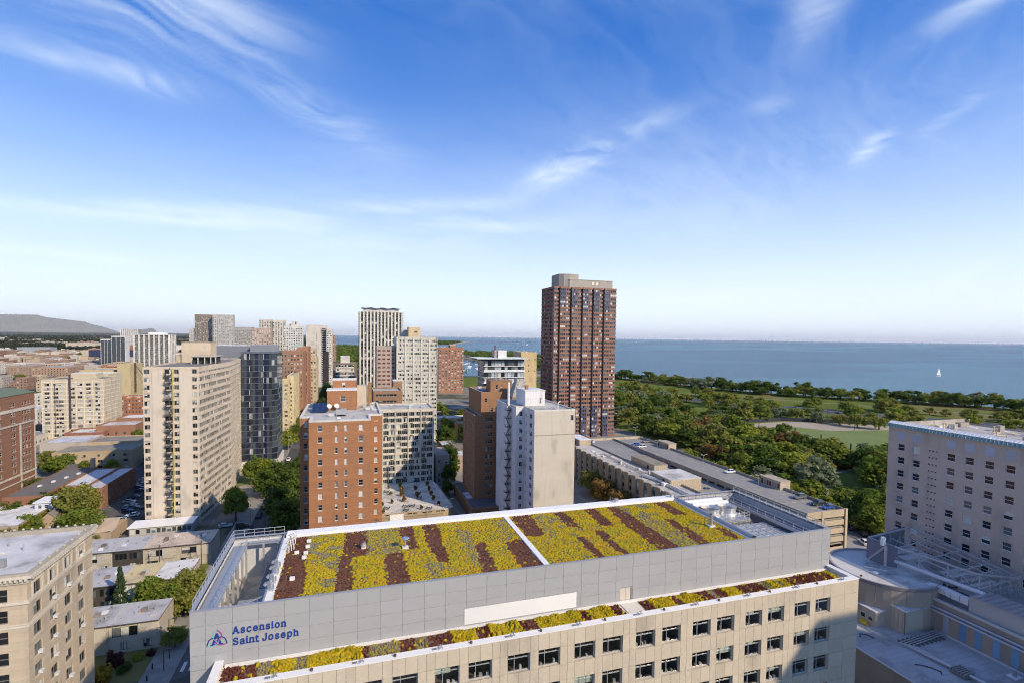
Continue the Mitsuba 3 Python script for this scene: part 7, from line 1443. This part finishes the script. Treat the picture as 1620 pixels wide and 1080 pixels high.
# between the towers
for (x, y, r, h, p, lab) in ((101, 190, 6.5, 13, 'rust', 'big rust brown tree between the putty tower and ribbed annex'), (101.5, 177, 6, 12, 'rust', 'nearer rust brown tree before the ribbed annex'), (104, 207, 5.5, 12, 'olive', 'olive brown tree behind the putty tower'), (99, 164, 5, 9, 'olive', 'low olive tree at the near end of the ribbed annex'),
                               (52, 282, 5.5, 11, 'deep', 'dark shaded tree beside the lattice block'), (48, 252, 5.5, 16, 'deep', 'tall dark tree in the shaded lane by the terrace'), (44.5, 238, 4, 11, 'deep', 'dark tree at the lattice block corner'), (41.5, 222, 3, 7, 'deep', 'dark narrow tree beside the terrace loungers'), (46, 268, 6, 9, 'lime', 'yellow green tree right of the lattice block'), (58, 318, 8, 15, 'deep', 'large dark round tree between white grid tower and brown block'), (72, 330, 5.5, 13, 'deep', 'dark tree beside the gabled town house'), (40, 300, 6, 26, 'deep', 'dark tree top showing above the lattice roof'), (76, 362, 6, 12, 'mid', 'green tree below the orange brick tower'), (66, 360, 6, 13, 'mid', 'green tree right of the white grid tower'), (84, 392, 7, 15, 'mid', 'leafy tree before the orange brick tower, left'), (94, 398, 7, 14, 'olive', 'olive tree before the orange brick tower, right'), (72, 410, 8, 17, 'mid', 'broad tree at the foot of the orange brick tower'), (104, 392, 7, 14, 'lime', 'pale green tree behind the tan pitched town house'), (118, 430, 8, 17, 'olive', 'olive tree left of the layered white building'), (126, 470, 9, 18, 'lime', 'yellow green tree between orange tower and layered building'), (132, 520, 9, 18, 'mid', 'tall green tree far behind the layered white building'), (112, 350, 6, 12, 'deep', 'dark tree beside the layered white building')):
    tree('city_tree', lab, x, y, 0, r, h, pick(NEAR, {p: 1}))

# the park: dense groves, scattered trees on the meadow, willows by the field, a line along the shore
LAWNS = [Polygon([(205, 150), (255, 190), (262, 215), (232, 205), (196, 168)]), Polygon([(190, 240), (225, 250), (232, 275), (205, 275)]), Polygon([(300, 372), (330, 366), (400, 402), (385, 470), (330, 470), (305, 430)])]
ban = drive.buffer(19).union(clay.buffer(7)); lawn = prep(Polygon(LAWNS[0]).union(LAWNS[1])); meadow = prep(LAWNS[2]); banp = prep(ban); parkp = prep(park.buffer(-4)); shore_line = LineString(land[1:11]); placed = []
def free(x, y, r): return all((x - a) ** 2 + (y - b) ** 2 > (.5 * (r + c)) ** 2 for a, b, c in placed)
ADJ = {'deep': 'dark green', 'mid': 'mid green', 'olive': 'olive', 'grey': 'grey green', 'lime': 'yellow green', 'rust': 'rusty'}
def grow(name, label, group, n, box_, rr, hh, pal, src=FAR, cond=None):
    k = 0
    for _ in range(n * 40):
        if k >= n: break
        x, y = tg.uniform(box_[0], box_[1]), tg.uniform(box_[2], box_[3]); r = tg.uniform(*rr)
        if not parkp.contains(Point(x, y)) or banp.contains(Point(x, y)) or lawn.contains(Point(x, y)) or not free(x, y, r) or (cond and not cond(x, y)): continue
        p_ = tg.choice(list(pal), p=np.array(list(pal.values())) / sum(pal.values())); placed.append((x, y, r)); tree(name, label.replace('ADJ', ADJ[p_]), x, y, 0, r, tg.uniform(*hh) * r / np.mean(rr), pick(src, {p_: 1}), f'{ADJ[p_]} {group}'); k += 1
for (x, y) in ((352, 386), (360, 378), (376, 371), (379, 356), (386, 341), (394, 326), (396, 312), (370, 384), (404, 300), (342, 392)):
    placed.append((x, y, 8)); tree('willow_tree', 'pale grey green willow in the row behind the ball field', x, y, 0, tg.uniform(7.5, 9.5), tg.uniform(12, 15), WIL[tg.integers(3)], 'willows behind the ball field')
nearshore = lambda x, y: shore_line.distance(Point(x, y)) < 36
grow('shore_tree', 'broad ADJ tree in the line along the lake shore', 'trees along the lake shore', 125, (430, 720, 240, 850), (8, 14), (12, 18), {'deep': 4, 'mid': 3, 'olive': 2, 'grey': 1}, cond=nearshore)
inner = lambda x, y: drive.distance(Point(x, y)) < 50 and not nearshore(x, y)
grow('roadside_tree', 'ADJ tree standing near the lakefront highway', 'trees along the highway', 72, (330, 700, 200, 700), (5.5, 10), (8, 13), {'mid': 2, 'olive': 3, 'lime': 2}, cond=inner)
grow('hedge_tree', 'bushy ADJ tree in the belt along the garage', 'bushy belt along the garage', 52, (156, 186, 128, 244), (3.2, 5.4), (5, 8.5), {'lime': 3, 'olive': 2}, FAR)
grow('grove_tree', 'leafy ADJ tree in the dense grove between the garage and the ball field', 'dense park grove', 120, (176, 312, 140, 330), (7, 11), (11, 16), {'deep': 4, 'mid': 5, 'olive': 3, 'rust': .8, 'lime': .6, 'grey': 1}, FAR, cond=lambda x, y: not meadow.contains(Point(x, y)))
grow('park_tree', 'leafy ADJ tree in the park behind the red brown tower', 'trees beyond the red brown tower', 125, (188, 350, 250, 600), (6.5, 11), (10, 16), {'deep': 3, 'mid': 4, 'olive': 3, 'grey': 3, 'rust': .8}, FAR, cond=lambda x, y: not meadow.contains(Point(x, y)))
grow('meadow_tree', 'single ADJ tree out on the rough meadow grass', 'scattered meadow trees', 14, (300, 420, 340, 640), (4, 7), (6, 10), {'mid': 3, 'olive': 3, 'grey': 1})
grow('field_side_tree', 'round ADJ tree below the near edge of the ball field', 'trees below the ball field', 40, (232, 335, 140, 250), (7, 10.5), (10, 14), {'mid': 4, 'deep': 3, 'olive': 1}, FAR)
for (x, y, r, h, p, lab) in ((185, 138, 6.5, 11, 'mid', 'round tree over the parked cars beside the garage'), (196, 148, 6.5, 12, 'mid', 'second round tree beside the parked cars'), (176, 148, 5, 9, 'olive', 'olive tree at the garage corner'), (206, 140, 6, 11, 'deep', 'dark tree hidden partly by the pale block'), (214, 152, 7, 12, 'mid', 'green tree on the lawn left of the pale block')):
    tree('park_tree', lab, x, y, 0, r, h, pick(NEAR, {p: 1}))
# scattered trees of the low city, and the woods beyond as one mass
k = 0
for _ in range(4000):
    if k >= 120: break
    d = 430 * math.exp(tg.random() * 1.5); a = tg.uniform(-45, -19); x, y = d * math.sin(math.radians(a + 17.58)), d * math.cos(math.radians(a + 17.58))
    if x > -64 or (x > -192 and y < 520) or any(abs(x - q[0]) < q[2] / 2 + 2 and abs(y - q[1]) < q[3] / 2 + 2 for q in sites) or any(a0 < x < a1 and b0 - 6 < y < b1 for a0, a1, b0, b1 in taken): continue
    tree('yard_tree', 'green yard tree among the low blocks at left', x, y, 0, tg.uniform(5, 9), tg.uniform(9, 14), pick(FAR, {'deep': 4, 'mid': 3, 'olive': 2}), 'yard trees of the low streets'); k += 1
def wood(name, label, pts, rr, hh, per, size, pal):
    c = []; rad = []
    for x, y in pts:
        r = tg.uniform(*rr); h = tg.uniform(*hh)
        for q in range(3): c.append((x + tg.normal() * r * .5, y + tg.normal() * r * .5, h * tg.uniform(.45, .95))); rad.append(r * tg.uniform(.5, .8))
    m = Mesh(); m.add(*leaf_cloud(np.array(c), np.array(rad), per, size, PALS[pal] + (PALS['deep'] if pal != 'far' else []), .7)); put(name, m, 'leaves', label=label, cat='woods', kind='stuff')
pts = []
while len(pts) < 5200:
    d = 1150 * math.exp(tg.random() * 2.2); a = tg.uniform(-49, -17.5); x, y = d * math.sin(math.radians(a + 17.58)), d * math.cos(math.radians(a + 17.58))
    if x > -.03 * y - 40: continue
    if meshkit.noise(V(x * .004, y * .002, 1)) > (.40 if d > 2300 else .57) and not any(abs(x - w[0]) < w[1] and -320 < y - w[2] < 40 for w in ((-1230, 80, 2250), (-990, 90, 2100), (-1080, 85, 2700), (-1500, 90, 2080), (-620, 70, 2100), (-1650, 30, 3100))): pts.append((x, y))
wood('city_woods', 'far dark tree canopy spreading to the ridge at left', pts, (8, 15), (11, 16), 7, 4.2, 'far')
pts = [(tg.uniform(-50, 200), tg.uniform(900, 2500)) for _ in range(700)]; pts = [p for p in pts if not harbour.buffer(8).contains(Point(p)) and p[0] < 190 + (p[1] - 900) * .02]
pts += [(tg.uniform(390, 640), tg.uniform(1500, 2000)) for _ in range(220)] + [(tg.uniform(340, 480), tg.uniform(1000, 1500)) for _ in range(140)] + [(tg.uniform(-90, 60), tg.uniform(2550, 3200)) for _ in range(150)]
pts = [p for p in pts if LAND.contains(Point(p))]
wood('lakeside_woods', 'green woods round the harbour beyond the striped tower', pts, (8, 13), (11, 17), 22, 2.2, 'mid')
fp = Polygon([(700, 4250), (800, 4350), (1250, 6000), (1150, 6300), (700, 5000), (560, 4400)]); pts = []
while len(pts) < 260:
    p = (tg.uniform(560, 1250), tg.uniform(4250, 6300))
    if fp.contains(Point(p)): pts.append(p)
wood('point_woods', 'dark trees on the far point out in the lake', pts, (14, 24), (14, 20), 14, 5, 'deep')

# ---------------------------------------------------------------- ball field fence and net poles
fc = thing('field_fence', 'low black mesh fence round the ball field', 'fence')
fpts = [(284, 350), (361, 356), (458, 303), (450, 272)]
for a, c in zip(fpts[:-1], fpts[1:]):
    p0, d, n, L = frame_of(a, c); nn_ = max(1, int(L / 9))
    for q in range(nn_): m = Mesh(); m.obox(p0, d, n, L * q / nn_ + .1, L * (q + 1) / nn_ - .1, -.05, .05, .1, 3.0, (.05, .055, .07)); put('panel', m, 'matte', parent=fc)
for k, (x, y, h) in enumerate(((292.3, 351.6, 14.3), (331.9, 380.4, 14.1), (332.6, 365.6, 14), (307.5, 323.9, 21.8), (348.1, 351.6, 14.8), (381.8, 347.2, 14.5), (384.2, 329.9, 14.5), (382, 303.1, 14.1))):
    t = thing('net_pole', 'tall thin dark pole by the ball field', 'pole', 'tall poles round the ball field'); m = Mesh(); m.bar((x, y, 0), (x, y, h), .22, (.08, .085, .08), 6, .14); put('pole', m, 'matte', parent=t)
for (x, y) in ((320.9, 317.8), (320.5, 301.7), (316.6, 275.9), (308.3, 246.7), (311.9, 231.1)):
    t = thing('field_post', 'short dark post at the near edge of the ball field', 'post', 'short posts along the field'); m = Mesh(); m.box(x - .35, x + .35, y - .35, y + .35, 0, 4.6, (.07, .08, .07)); put('post', m, 'matte', parent=t)

# ---------------------------------------------------------------- cars
def car_proto(col, kind='car', simple_=False):
    """A car 4.5 m long, nose along +x, built round the origin."""
    out = {}; L, Wd = (2.25, .9) if kind == 'car' else (2.4, .97); hb, ht = (.92, 1.45) if kind == 'car' else (1.05, 1.78)
    side = [(-L, .35), (-L, hb - .12), (-L + .15, hb), (-L + .9, hb + .02), (.95, hb - .02), (L - .35, hb - .16), (L, hb - .32), (L, .35)]
    m = Mesh(); k = len(side)
    for s in (-1, 1): v = [(x, s * Wd * (.97 if z < .5 else 1.0 if z < .8 else .93), z) for x, z in side]; m.add(v, [[0, i, i + 1] if s > 0 else [0, i + 1, i] for i in range(1, k - 1)], col)
    f = lambda x, z, s: (x, s * Wd * (.97 if z < .5 else 1.0 if z < .8 else .93), z)
    for i in range(k): (xa, za), (xb, zb) = side[i], side[(i + 1) % k]; m.quad(f(xa, za, -1), f(xa, za, 1), f(xb, zb, 1), f(xb, zb, -1), col)
    back = -1.9 if kind == 'car' else -2.2; lo = [(back, -Wd * .88), (.95, -Wd * .88), (.95, Wd * .88), (back, Wd * .88)]; hi = [(back + (.65 if kind == 'car' else .3), -Wd * .68), (.15, -Wd * .68), (.15, Wd * .68), (back + (.65 if kind == 'car' else .3), Wd * .68)]
    m.quad(*[(*p, ht) for p in hi], col)
    for i in range(4): a, b2, c2, d2 = lo[i], lo[(i + 1) % 4], hi[(i + 1) % 4], hi[i]; m.bar((*a, hb), (*d2, ht), .05, col)
    out['body'] = (m, 'car_paint'); g_ = Mesh()
    for i in range(4): a, b2, c2, d2 = lo[i], lo[(i + 1) % 4], hi[(i + 1) % 4], hi[i]; g_.quad((*a, hb - .02), (*b2, hb - .02), (*c2, ht - .03), (*d2, ht - .03), (.02, .024, .028))
    out['window'] = (g_, 'pane')
    for i, (x, y) in enumerate(((1.4, -1), (1.4, 1), (-1.4, -1), (-1.4, 1))): w = Mesh(); w.bar((x, y * (Wd - .2), .33), (x, y * (Wd + .03), .33), .33, (.03, .03, .03), 10); w.bar((x, y * (Wd + .031), .33), (x, y * (Wd + .04), .33), .18, (.35, .35, .36), 8); out[f'wheel_{i:03d}' if i else 'wheel'] = (w, 'matte')
    if not simple_:
        for i, y in enumerate((-.62, .62)): h_ = Mesh(); h_.box(L - .06, L + .015, y - .18, y + .18, .58, .74, (.75, .75, .72)); out[f'headlight_{i:03d}' if i else 'headlight'] = (h_, 'paint'); h_ = Mesh(); h_.box(-L - .015, -L + .05, y - .18, y + .18, .68, .82, (.35, .02, .02)); out[f'tail_light_{i:03d}' if i else 'tail_light'] = (h_, 'paint')
    res = {}
    for n_, (mm, bs) in out.items(): vf, c = mm.data(); res[n_] = mikit.ply(vf, bs, uv=c)
    return res
CC_ = {'white': (.72, .72, .72), 'silver': (.42, .43, .44), 'black': (.02, .02, .022), 'grey': (.13, .135, .14), 'blue': (.015, .07, .32), 'navy': (.015, .03, .09), 'red': (.38, .02, .02)}
CARS = {}
def car(label, x, y, z, deg, colour, kind='car', group=None, pitch=0., simple_=False):
    P = CARS.setdefault((colour, kind, simple_), None) or car_proto(CC_[colour], kind, simple_); CARS[(colour, kind, simple_)] = P
    t = thing('parked_car' if 'parked' in label else 'car', label, 'car', group); M = T().translate([float(x), float(y), float(z)]).rotate([0, 0, 1], float(deg)).rotate([0, 1, 0], pitch)
    for n_, d in P.items(): scene[f'{t}__{n_}'] = {**d, 'to_world': M}
for x, y, deg, c, kd, lab in ((136.9 + 3.6, 230.5, 185, 'blue', 'car', 'blue parked car at the middle wall of the garage roof'), (150.4, 236, 180, 'grey', 'suv', 'dark grey parked car at the far right parapet of the garage roof'), (140.8, 225.2, 185, 'white', 'car', 'white parked car right beside the blue one on the garage roof'), (149.8, 172.7, 183, 'white', 'car', 'white parked car alone by the parapet halfway down the garage roof'), (149.3, 137.9, 182, 'grey', 'suv', 'silver grey parked pickup, first of three at the near end of the garage roof'), (149.2, 130.5, 182, 'black', 'suv', 'black parked car between two others at the near end of the garage roof'), (149.5, 126.7, 182, 'blue', 'car', 'blue parked car nearest the garage roof corner'), (120.8, 243, 120, 'white', 'car', 'white parked car at the far left end of the garage roof')):
    car(lab, x, y, DK + .02, deg, c, kd)
for x, y, c, lab in ((133.3, 196.2, 'red', 'red parked car in the sunken garage lane'), (129.9, 168.5, 'silver', 'silver parked car on the sunken deck, farther of two'), (129.5, 162, 'grey', 'grey parked car on the sunken deck, nearer of two')):
    car(lab, x, y, float(lowz(y)) + .03, 178, c, pitch=0.)
for i, (x, y, c) in enumerate(((-81.7, 216.8, 'black'), (-81.6, 222.4, 'silver'), (-80.4, 211.4, 'white'), (-77.6, 206.6, 'black'), (-82.1, 225.3, 'navy'), (-83.3, 234.1, 'navy'), (-84.1, 240.6, 'silver'), (-86.5, 246.3, 'silver'), (-87.1, 252.5, 'navy'), (-88.4, 262.3, 'navy'), (-79.1, 227.6, 'white'), (-91.5, 273.6, 'silver'), (-92.7, 281.5, 'white'), (-90.4, 267.9, 'navy'), (-82.3, 238, 'grey'), (-77.5, 236, 'black'), (-79, 245, 'navy'), (-81, 255, 'grey'), (-84, 266, 'silver'))):
    car('dark or silver parked car in the shaded lot left of the beige tower', x, y, .06, tg.choice([0, 180]) + tg.uniform(-4, 4), c, group='cars in the shaded parking lot')
for x, y, c, kd in ((178.8, 142.1, 'navy', 'suv'), (177.4, 136.1, 'black', 'suv'), (176.7, 131, 'black', 'suv'), (190.5, 139.6, 'white', 'car'), (171.4, 125.6, 'grey', 'car'), (186, 145.5, 'black', 'car'), (170.2, 130, 'white', 'suv')): car('parked car in the small yard under the trees right of the garage', x, y, .08, 62 + tg.uniform(-6, 6), c, kd, 'cars parked right of the garage')
t = thing('waste_skip', 'red open waste skip beside the garage wall', 'skip'); m = Mesh(); m.box(154.6, 160.6, 130, 132.4, .1, 2.0, (.30, .03, .02)); m.box(154.8, 160.4, 130.2, 132.2, 2.0, 2.02, (.06, .04, .04)); put('tub', m, 'paint', parent=t)
for k in range(5): m = Mesh(); m.box(154.8 + 1.3 * k, 154.95 + 1.3 * k, 129.9, 129.99, .1, 2, (.26, .03, .02)); put('rib', m, 'paint', parent=t)
for i, (x, y, c) in enumerate(((389.6, 515.9, 'silver'), (396, 497, 'white'), (414.9, 488, 'black'), (430.1, 468, 'white'), (412, 478, 'navy'), (427.2, 454.4, 'black'), (435.8, 444, 'silver'), (418, 440, 'white'), (443.5, 420, 'grey'), (451.8, 405, 'white'), (441, 432, 'silver'), (456, 380, 'black'), (470, 372, 'white'), (375, 545, 'grey'), (350, 590, 'white'))):
    p = Point(x, y); s = drive.project(p); q, q2 = drive.interpolate(s), drive.interpolate(s + 1); off = (-9, -5, 5, 9)[i % 4]; dx, dy = q2.x - q.x, q2.y - q.y
    car('small car driving along the lakefront highway', q.x + dy * off, q.y - dx * off, .08, math.degrees(math.atan2(dy, dx)) + (0 if off > 0 else 180), c, group='cars on the lakefront highway', simple_=True)
for x, y, deg, c, kd, lab in ((-32.5, 307.4, 90, 'white', 'suv', 'white car crossing the avenue by the glass tower corner'), (-33.2, 214, 90, 'black', 'suv', 'black car at the kerb below the beige tower'), (-33.2, 224.4, 90, 'grey', 'car', 'grey car at the kerb, second up the avenue'), (-37, 203, 20, 'black', 'suv', 'black car on the forecourt before the beige tower'), (-23, 262, 90, 'silver', 'car', 'silver car under the shaded right avenue trees'), (-43, 206, 10, 'silver', 'car', 'silver car on the forecourt beside the black one')): car(lab, x, y, .1, deg, c, kd)
t = thing('yellow_awning', 'upright yellow banner beside the cars at the forecourt', 'banner'); m = Mesh(); m.box(-35.4, -35.2, 208, 208.9, .14, 4.2, (.55, .33, .03)); put('cloth', m, 'matte', parent=t)

# ---------------------------------------------------------------- street lamps, people and small things near the left pavement
lamp_post('street_lamp', -37.0, 124.6, .14, 8.5, 'black lamp post with one arm beside the corner house', 1, (.05, .05, .055), r=.11)
lamp_post('street_lamp', -36.8, 120.4, .14, 4.2, 'short black lamp post nearer the crossing', 1, (.05, .05, .055), r=.1)
lamp_post('yellow_pole', 38.2, 200.3, .05, 5.2, 'pale yellow lamp pole in the lane beside the terrace', 1, (.50, .52, .26), r=.16)
lamp_post('street_lamp', -34.9, 330, .14, 9, 'grey street lamp below the lime tree at the avenue corner', 1, (.4, .4, .4)); lamp_post('street_lamp', -37.5, 274, .14, 8, 'grey street lamp on the lawn before the glass tower', 1, (.45, .45, .45))
for k, (x, y) in enumerate(((-39.2, 121.6), (-38.9, 117.6))):
    t = thing('bollard', 'short dark post on the pavement ' + ('by the shaded garden bed' if k == 0 else 'nearest the bottom edge'), 'bollard'); m = Mesh(); m.bar((x, y, .14), (x, y, 1.2), .16, (.05, .05, .055), 8, .13); put('post', m, 'matte', parent=t)

# ---------------------------------------------------------------- terrace furniture
def planter(x, y, pr, label, s=1.0, group=None):
    t = thing('planter', label, 'planter', group); m = Mesh(); m.bar((x, y, 4.02), (x, y, 4.02 + .6 * s), .38 * s, (.30, .15, .09), 10, .5 * s); put('pot', m, 'matte', parent=t)
    M = T().translate([x, y, 4.02 + .5 * s]).rotate([0, 0, 1], float(tg.uniform(0, 360))).scale([.85 * s, .85 * s, 1.15 * s]); scene[t + '__plant'] = {**pr[0], 'to_world': M}; scene[t + '__stem'] = {**pr[1], 'to_world': M}
ordn = ('first', 'second', 'third', 'fourth', 'fifth', 'sixth', 'seventh')
for k, (x, y) in enumerate(((21.1, 227.2), (20.9, 219.7), (20.6, 213.1), (20.6, 205.9))): planter(x, y, SHR['gold' if k < 2 else 'rust'][0], ordn[k] + ' ochre planter from the back in the middle terrace row', 1.5)
for k, (x, y) in enumerate(((16.2, 225.4), (16.2, 215.7), (16.0, 204.7), (12.2, 202.8), (12.0, 193.8), (26.1, 194.5))): planter(x, y, SHR[('olive', 'olive', 'deep', 'rust', 'rust', 'rust')[k]][0], ('small green planter at the back left of the terrace', 'small green planter left of the ochre row', 'small dark planter in the left middle of the terrace', 'brown planter against the orange block side', 'brown planter at the front left terrace corner', 'brown planter by the front parapet')[k], 1.1)
for k, (x, y) in enumerate(((26.9, 220), (26.6, 211), (32.8, 225.6), (32.5, 218.5), (32.4, 211.3), (32.3, 205), (33.1, 197.5))): planter(x, y, SHR['rust' if k != 6 else 'wine'][0], ('red brown planter in the terrace shade by the umbrella', 'red brown planter at the shadow edge on the terrace', 'first planter from the back along the loungers', 'second planter from the back along the loungers', 'third planter from the back along the loungers', 'fourth planter from the back along the loungers', 'long low wine planter at the right terrace corner')[k], 1.25)
for k, (x, y) in enumerate(((14.8, 219.6), (13.4, 198), (20.5, 198.5), (22.9, 198.2), (20.3, 194.2), (28.9, 193.8), (27.3, 214.1), (26.8, 207.8))):
    t = thing('patio_set', ('dark patio table with chairs at the back left of the terrace', 'dark patio set at the front left of the terrace', 'dark patio set left of two near the front of the terrace', 'dark patio set right of two near the front of the terrace', 'dark patio set against the front parapet, middle', 'dark patio set against the front parapet, right', 'dark patio set in the shade between two red brown planters', 'dark patio set at the edge of the terrace shadow')[k], 'patio set'); m = Mesh(); m.bar((x, y, 4.7), (x, y, 4.76), .6, (.06, .065, .07), 10); m.bar((x, y, 4.02), (x, y, 4.7), .05, (.06, .06, .07)); put('table', m, 'paint', parent=t)
    for q in range(4): a = q * 1.57 + .5; cx_, cy_ = x + 1.05 * math.cos(a), y + 1.05 * math.sin(a); m = Mesh(); m.box(cx_ - .25, cx_ + .25, cy_ - .25, cy_ + .25, 4.42, 4.48, (.07, .07, .075)); m.obox((cx_, cy_), (-math.sin(a), math.cos(a)), (math.cos(a), math.sin(a)), -.25, .25, .2, .25, 4.48, 4.95, (.07, .07, .075)); [m.bar((cx_ + u, cy_ + w_, 4.02), (cx_ + u, cy_ + w_, 4.42), .025, (.07, .07, .07)) for u in (-.22, .22) for w_ in (-.22, .22)]; put('chair', m, 'paint', parent=t)
t = thing('parasol', 'dark navy parasol open on the shaded terrace', 'parasol'); m = Mesh(); c0 = [(28 + 1.5 * math.cos(a), 225.4 + 1.5 * math.sin(a)) for a in np.arange(8) * .7854]
for i in range(8): m.add([(*c0[i], 6.3), (*c0[(i + 1) % 8], 6.3), (28, 225.4, 6.85)], [[0, 1, 2]], (.03, .035, .07))
put('canopy', m, 'matte', parent=t); m = Mesh(); m.bar((28, 225.4, 4.02), (28, 225.4, 6.8), .05, (.2, .2, .2)); put('pole', m, 'matte', parent=t)
for k in range(15):
    x, y = 35.3 - .03 * k, 227.5 - 1.85 * k; t = thing('sun_lounger', 'white sun lounger in the row along the right terrace edge', 'sun lounger', 'sun loungers on the terrace'); m = Mesh(); m.box(x - .9, x + .4, y - .32, y + .32, 4.3, 4.38, (.62, .62, .64)); put('seat', m, 'paint', parent=t)
    m = Mesh(); m.quad((x + .4, y - .32, 4.36), (x + .4, y + .32, 4.36), (x + .9, y + .32, 4.85), (x + .9, y - .32, 4.85), (.62, .62, .64)); put('backrest', m, 'paint', parent=t); m = Mesh(); [m.bar((x + u, y + w_, 4.02), (x + u, y + w_, 4.3), .03, (.5, .5, .5)) for u in (-.8, .3) for w_ in (-.28, .28)]; put('leg', m, 'paint', parent=t)

# ---------------------------------------------------------------- boats
def sailboat(label, x, y, s=1.0):
    t = thing('sailboat', label, 'sailboat'); m = Mesh(); st = [(-6, .0, 1.0), (-5.5, 1.5, 1.0), (0, 2.0, 1.0), (4, 1.2, 1.15), (7, .05, 1.3)]
    for (xa, wa, za), (xb, wb, zb) in zip(st[:-1], st[1:]):
        for q in (-1, 1): m.quad((x + xa * s, y + q * wa * s, -.9 + za * s), (x + xb * s, y + q * wb * s, -.9 + zb * s), (x + xb * s, y + q * wb * .5 * s, -1.0), (x + xa * s, y + q * wa * .5 * s, -1.0), (.72, .72, .72))
        m.quad((x + xa * s, y - wa * s, -.9 + za * s), (x + xb * s, y - wb * s, -.9 + zb * s), (x + xb * s, y + wb * s, -.9 + zb * s), (x + xa * s, y + wa * s, -.9 + za * s), (.6, .56, .5))
    put('hull', m, 'paint', parent=t); m = Mesh(); m.bar((x + 1 * s, y, 0), (x + 1 * s, y, 17.5 * s), .16 * s, (.6, .6, .6), 6, .1 * s); m.bar((x + 1 * s, y, 1.8 * s), (x - 5 * s, y + .8 * s, 1.9 * s), .12 * s, (.6, .6, .6)); put('mast', m, 'paint', parent=t)
    m = Mesh(); n_ = 8
    for i in range(n_):
        for (P0, P1, P2, bl) in (((1, 0, 2.2), (-5, .8, 2.3), (1, 0, 17), .8),): 
            a, c = i / n_, (i + 1) / n_; f_ = lambda t_, u: (x + s * ((P0[0] + (P1[0] - P0[0]) * u) * (1 - t_) + P2[0] * t_), y + s * (((P0[1] + (P1[1] - P0[1]) * u) * (1 - t_)) + bl * math.sin(math.pi * u) * (1 - t_)), s * ((P0[2] + (P1[2] - P0[2]) * u) * (1 - t_) + P2[2] * t_))
            for u in (0, .5): m.quad(f_(a, u), f_(a, u + .5), f_(c, u + .5), f_(c, u), (.80, .79, .76))
    put('mainsail', m, 'matte', parent=t); m = Mesh(); m.add([(x + 6.6 * s, y, 1.6 * s), (x + 1.3 * s, y + .7 * s, 2 * s), (x + 1.1 * s, y, 14.5 * s)], [[0, 1, 2]], (.78, .77, .74)); put('jib', m, 'matte', parent=t)
sailboat('white sailboat with raised sails alone on the lake at right', 1197.4, 765.4)
sailboat('tiny white sailboat far out on the lake left of the red brown tower', 1500, 4300); sailboat('tiny white sailboat on the horizon right of the red brown tower', 5200, 8600, 1.3)
for k in range(26):
    p = (tg.uniform(205, 330), tg.uniform(960, 1450))
    if not harbour.buffer(-12).contains(Point(p)): continue
    t = thing('moored_boat', 'white boat moored in the small harbour', 'boat', 'boats moored in the harbour'); m = Mesh(); x, y = p; m.prism([(x - 4, y - 1.4), (x + 3, y - 1.4), (x + 5.5, y), (x + 3, y + 1.4), (x - 4, y + 1.4)], -.95, .6, (.7, .7, .7)); put('hull', m, 'paint', parent=t); m = Mesh(); m.bar((x, y, .6), (x, y, 11), .1, (.6, .6, .6)); put('mast', m, 'paint', parent=t)

# kerbside cars under the trees, and wires between wooden poles behind the row houses
for k, (y, c) in enumerate(((182, 'silver'), (189, 'black'), (196, 'white'), (246, 'navy'), (270, 'white'), (284, 'grey'), (300, 'silver'), (322, 'black'))): car('parked car along the right kerb of the shaded avenue', -21.0, y, .1, 90 + tg.uniform(-1, 1), c, ('car', 'suv')[k % 2], 'cars parked on the right kerb of the avenue')
poles = [(-70, 167.5), (-52, 168), (-41.5, 168.3)]
for k, (x, y) in enumerate(poles):
    t = thing('utility_pole', ('left', 'middle', 'street end')[k] + ' wooden utility pole in the alley between row houses', 'pole'); m = Mesh(); m.bar((x, y, 0), (x, y, 9.5), .16, (.13, .10, .075), 6, .11); m.box(x - .08, x + .08, y - 1.1, y + 1.1, 8.8, 8.95, (.12, .095, .07)); put('pole', m, 'matte', parent=t)
m = Mesh()
for (a, c) in zip(poles[:-1], poles[1:]):
    for o in (-1, 0, 1):
        P = [(a[0] + (c[0] - a[0]) * t_, a[1] + (c[1] - a[1]) * t_ + o, 8.95 - 1.0 * 4 * t_ * (1 - t_) * .6) for t_ in np.linspace(0, 1, 8)]
        for p, q in zip(P[:-1], P[1:]): m.bar(p, q, .025, (.04, .04, .04), 3)
put('overhead_wire', m, 'matte', label='thin black wires slung between the alley poles', cat='wire')
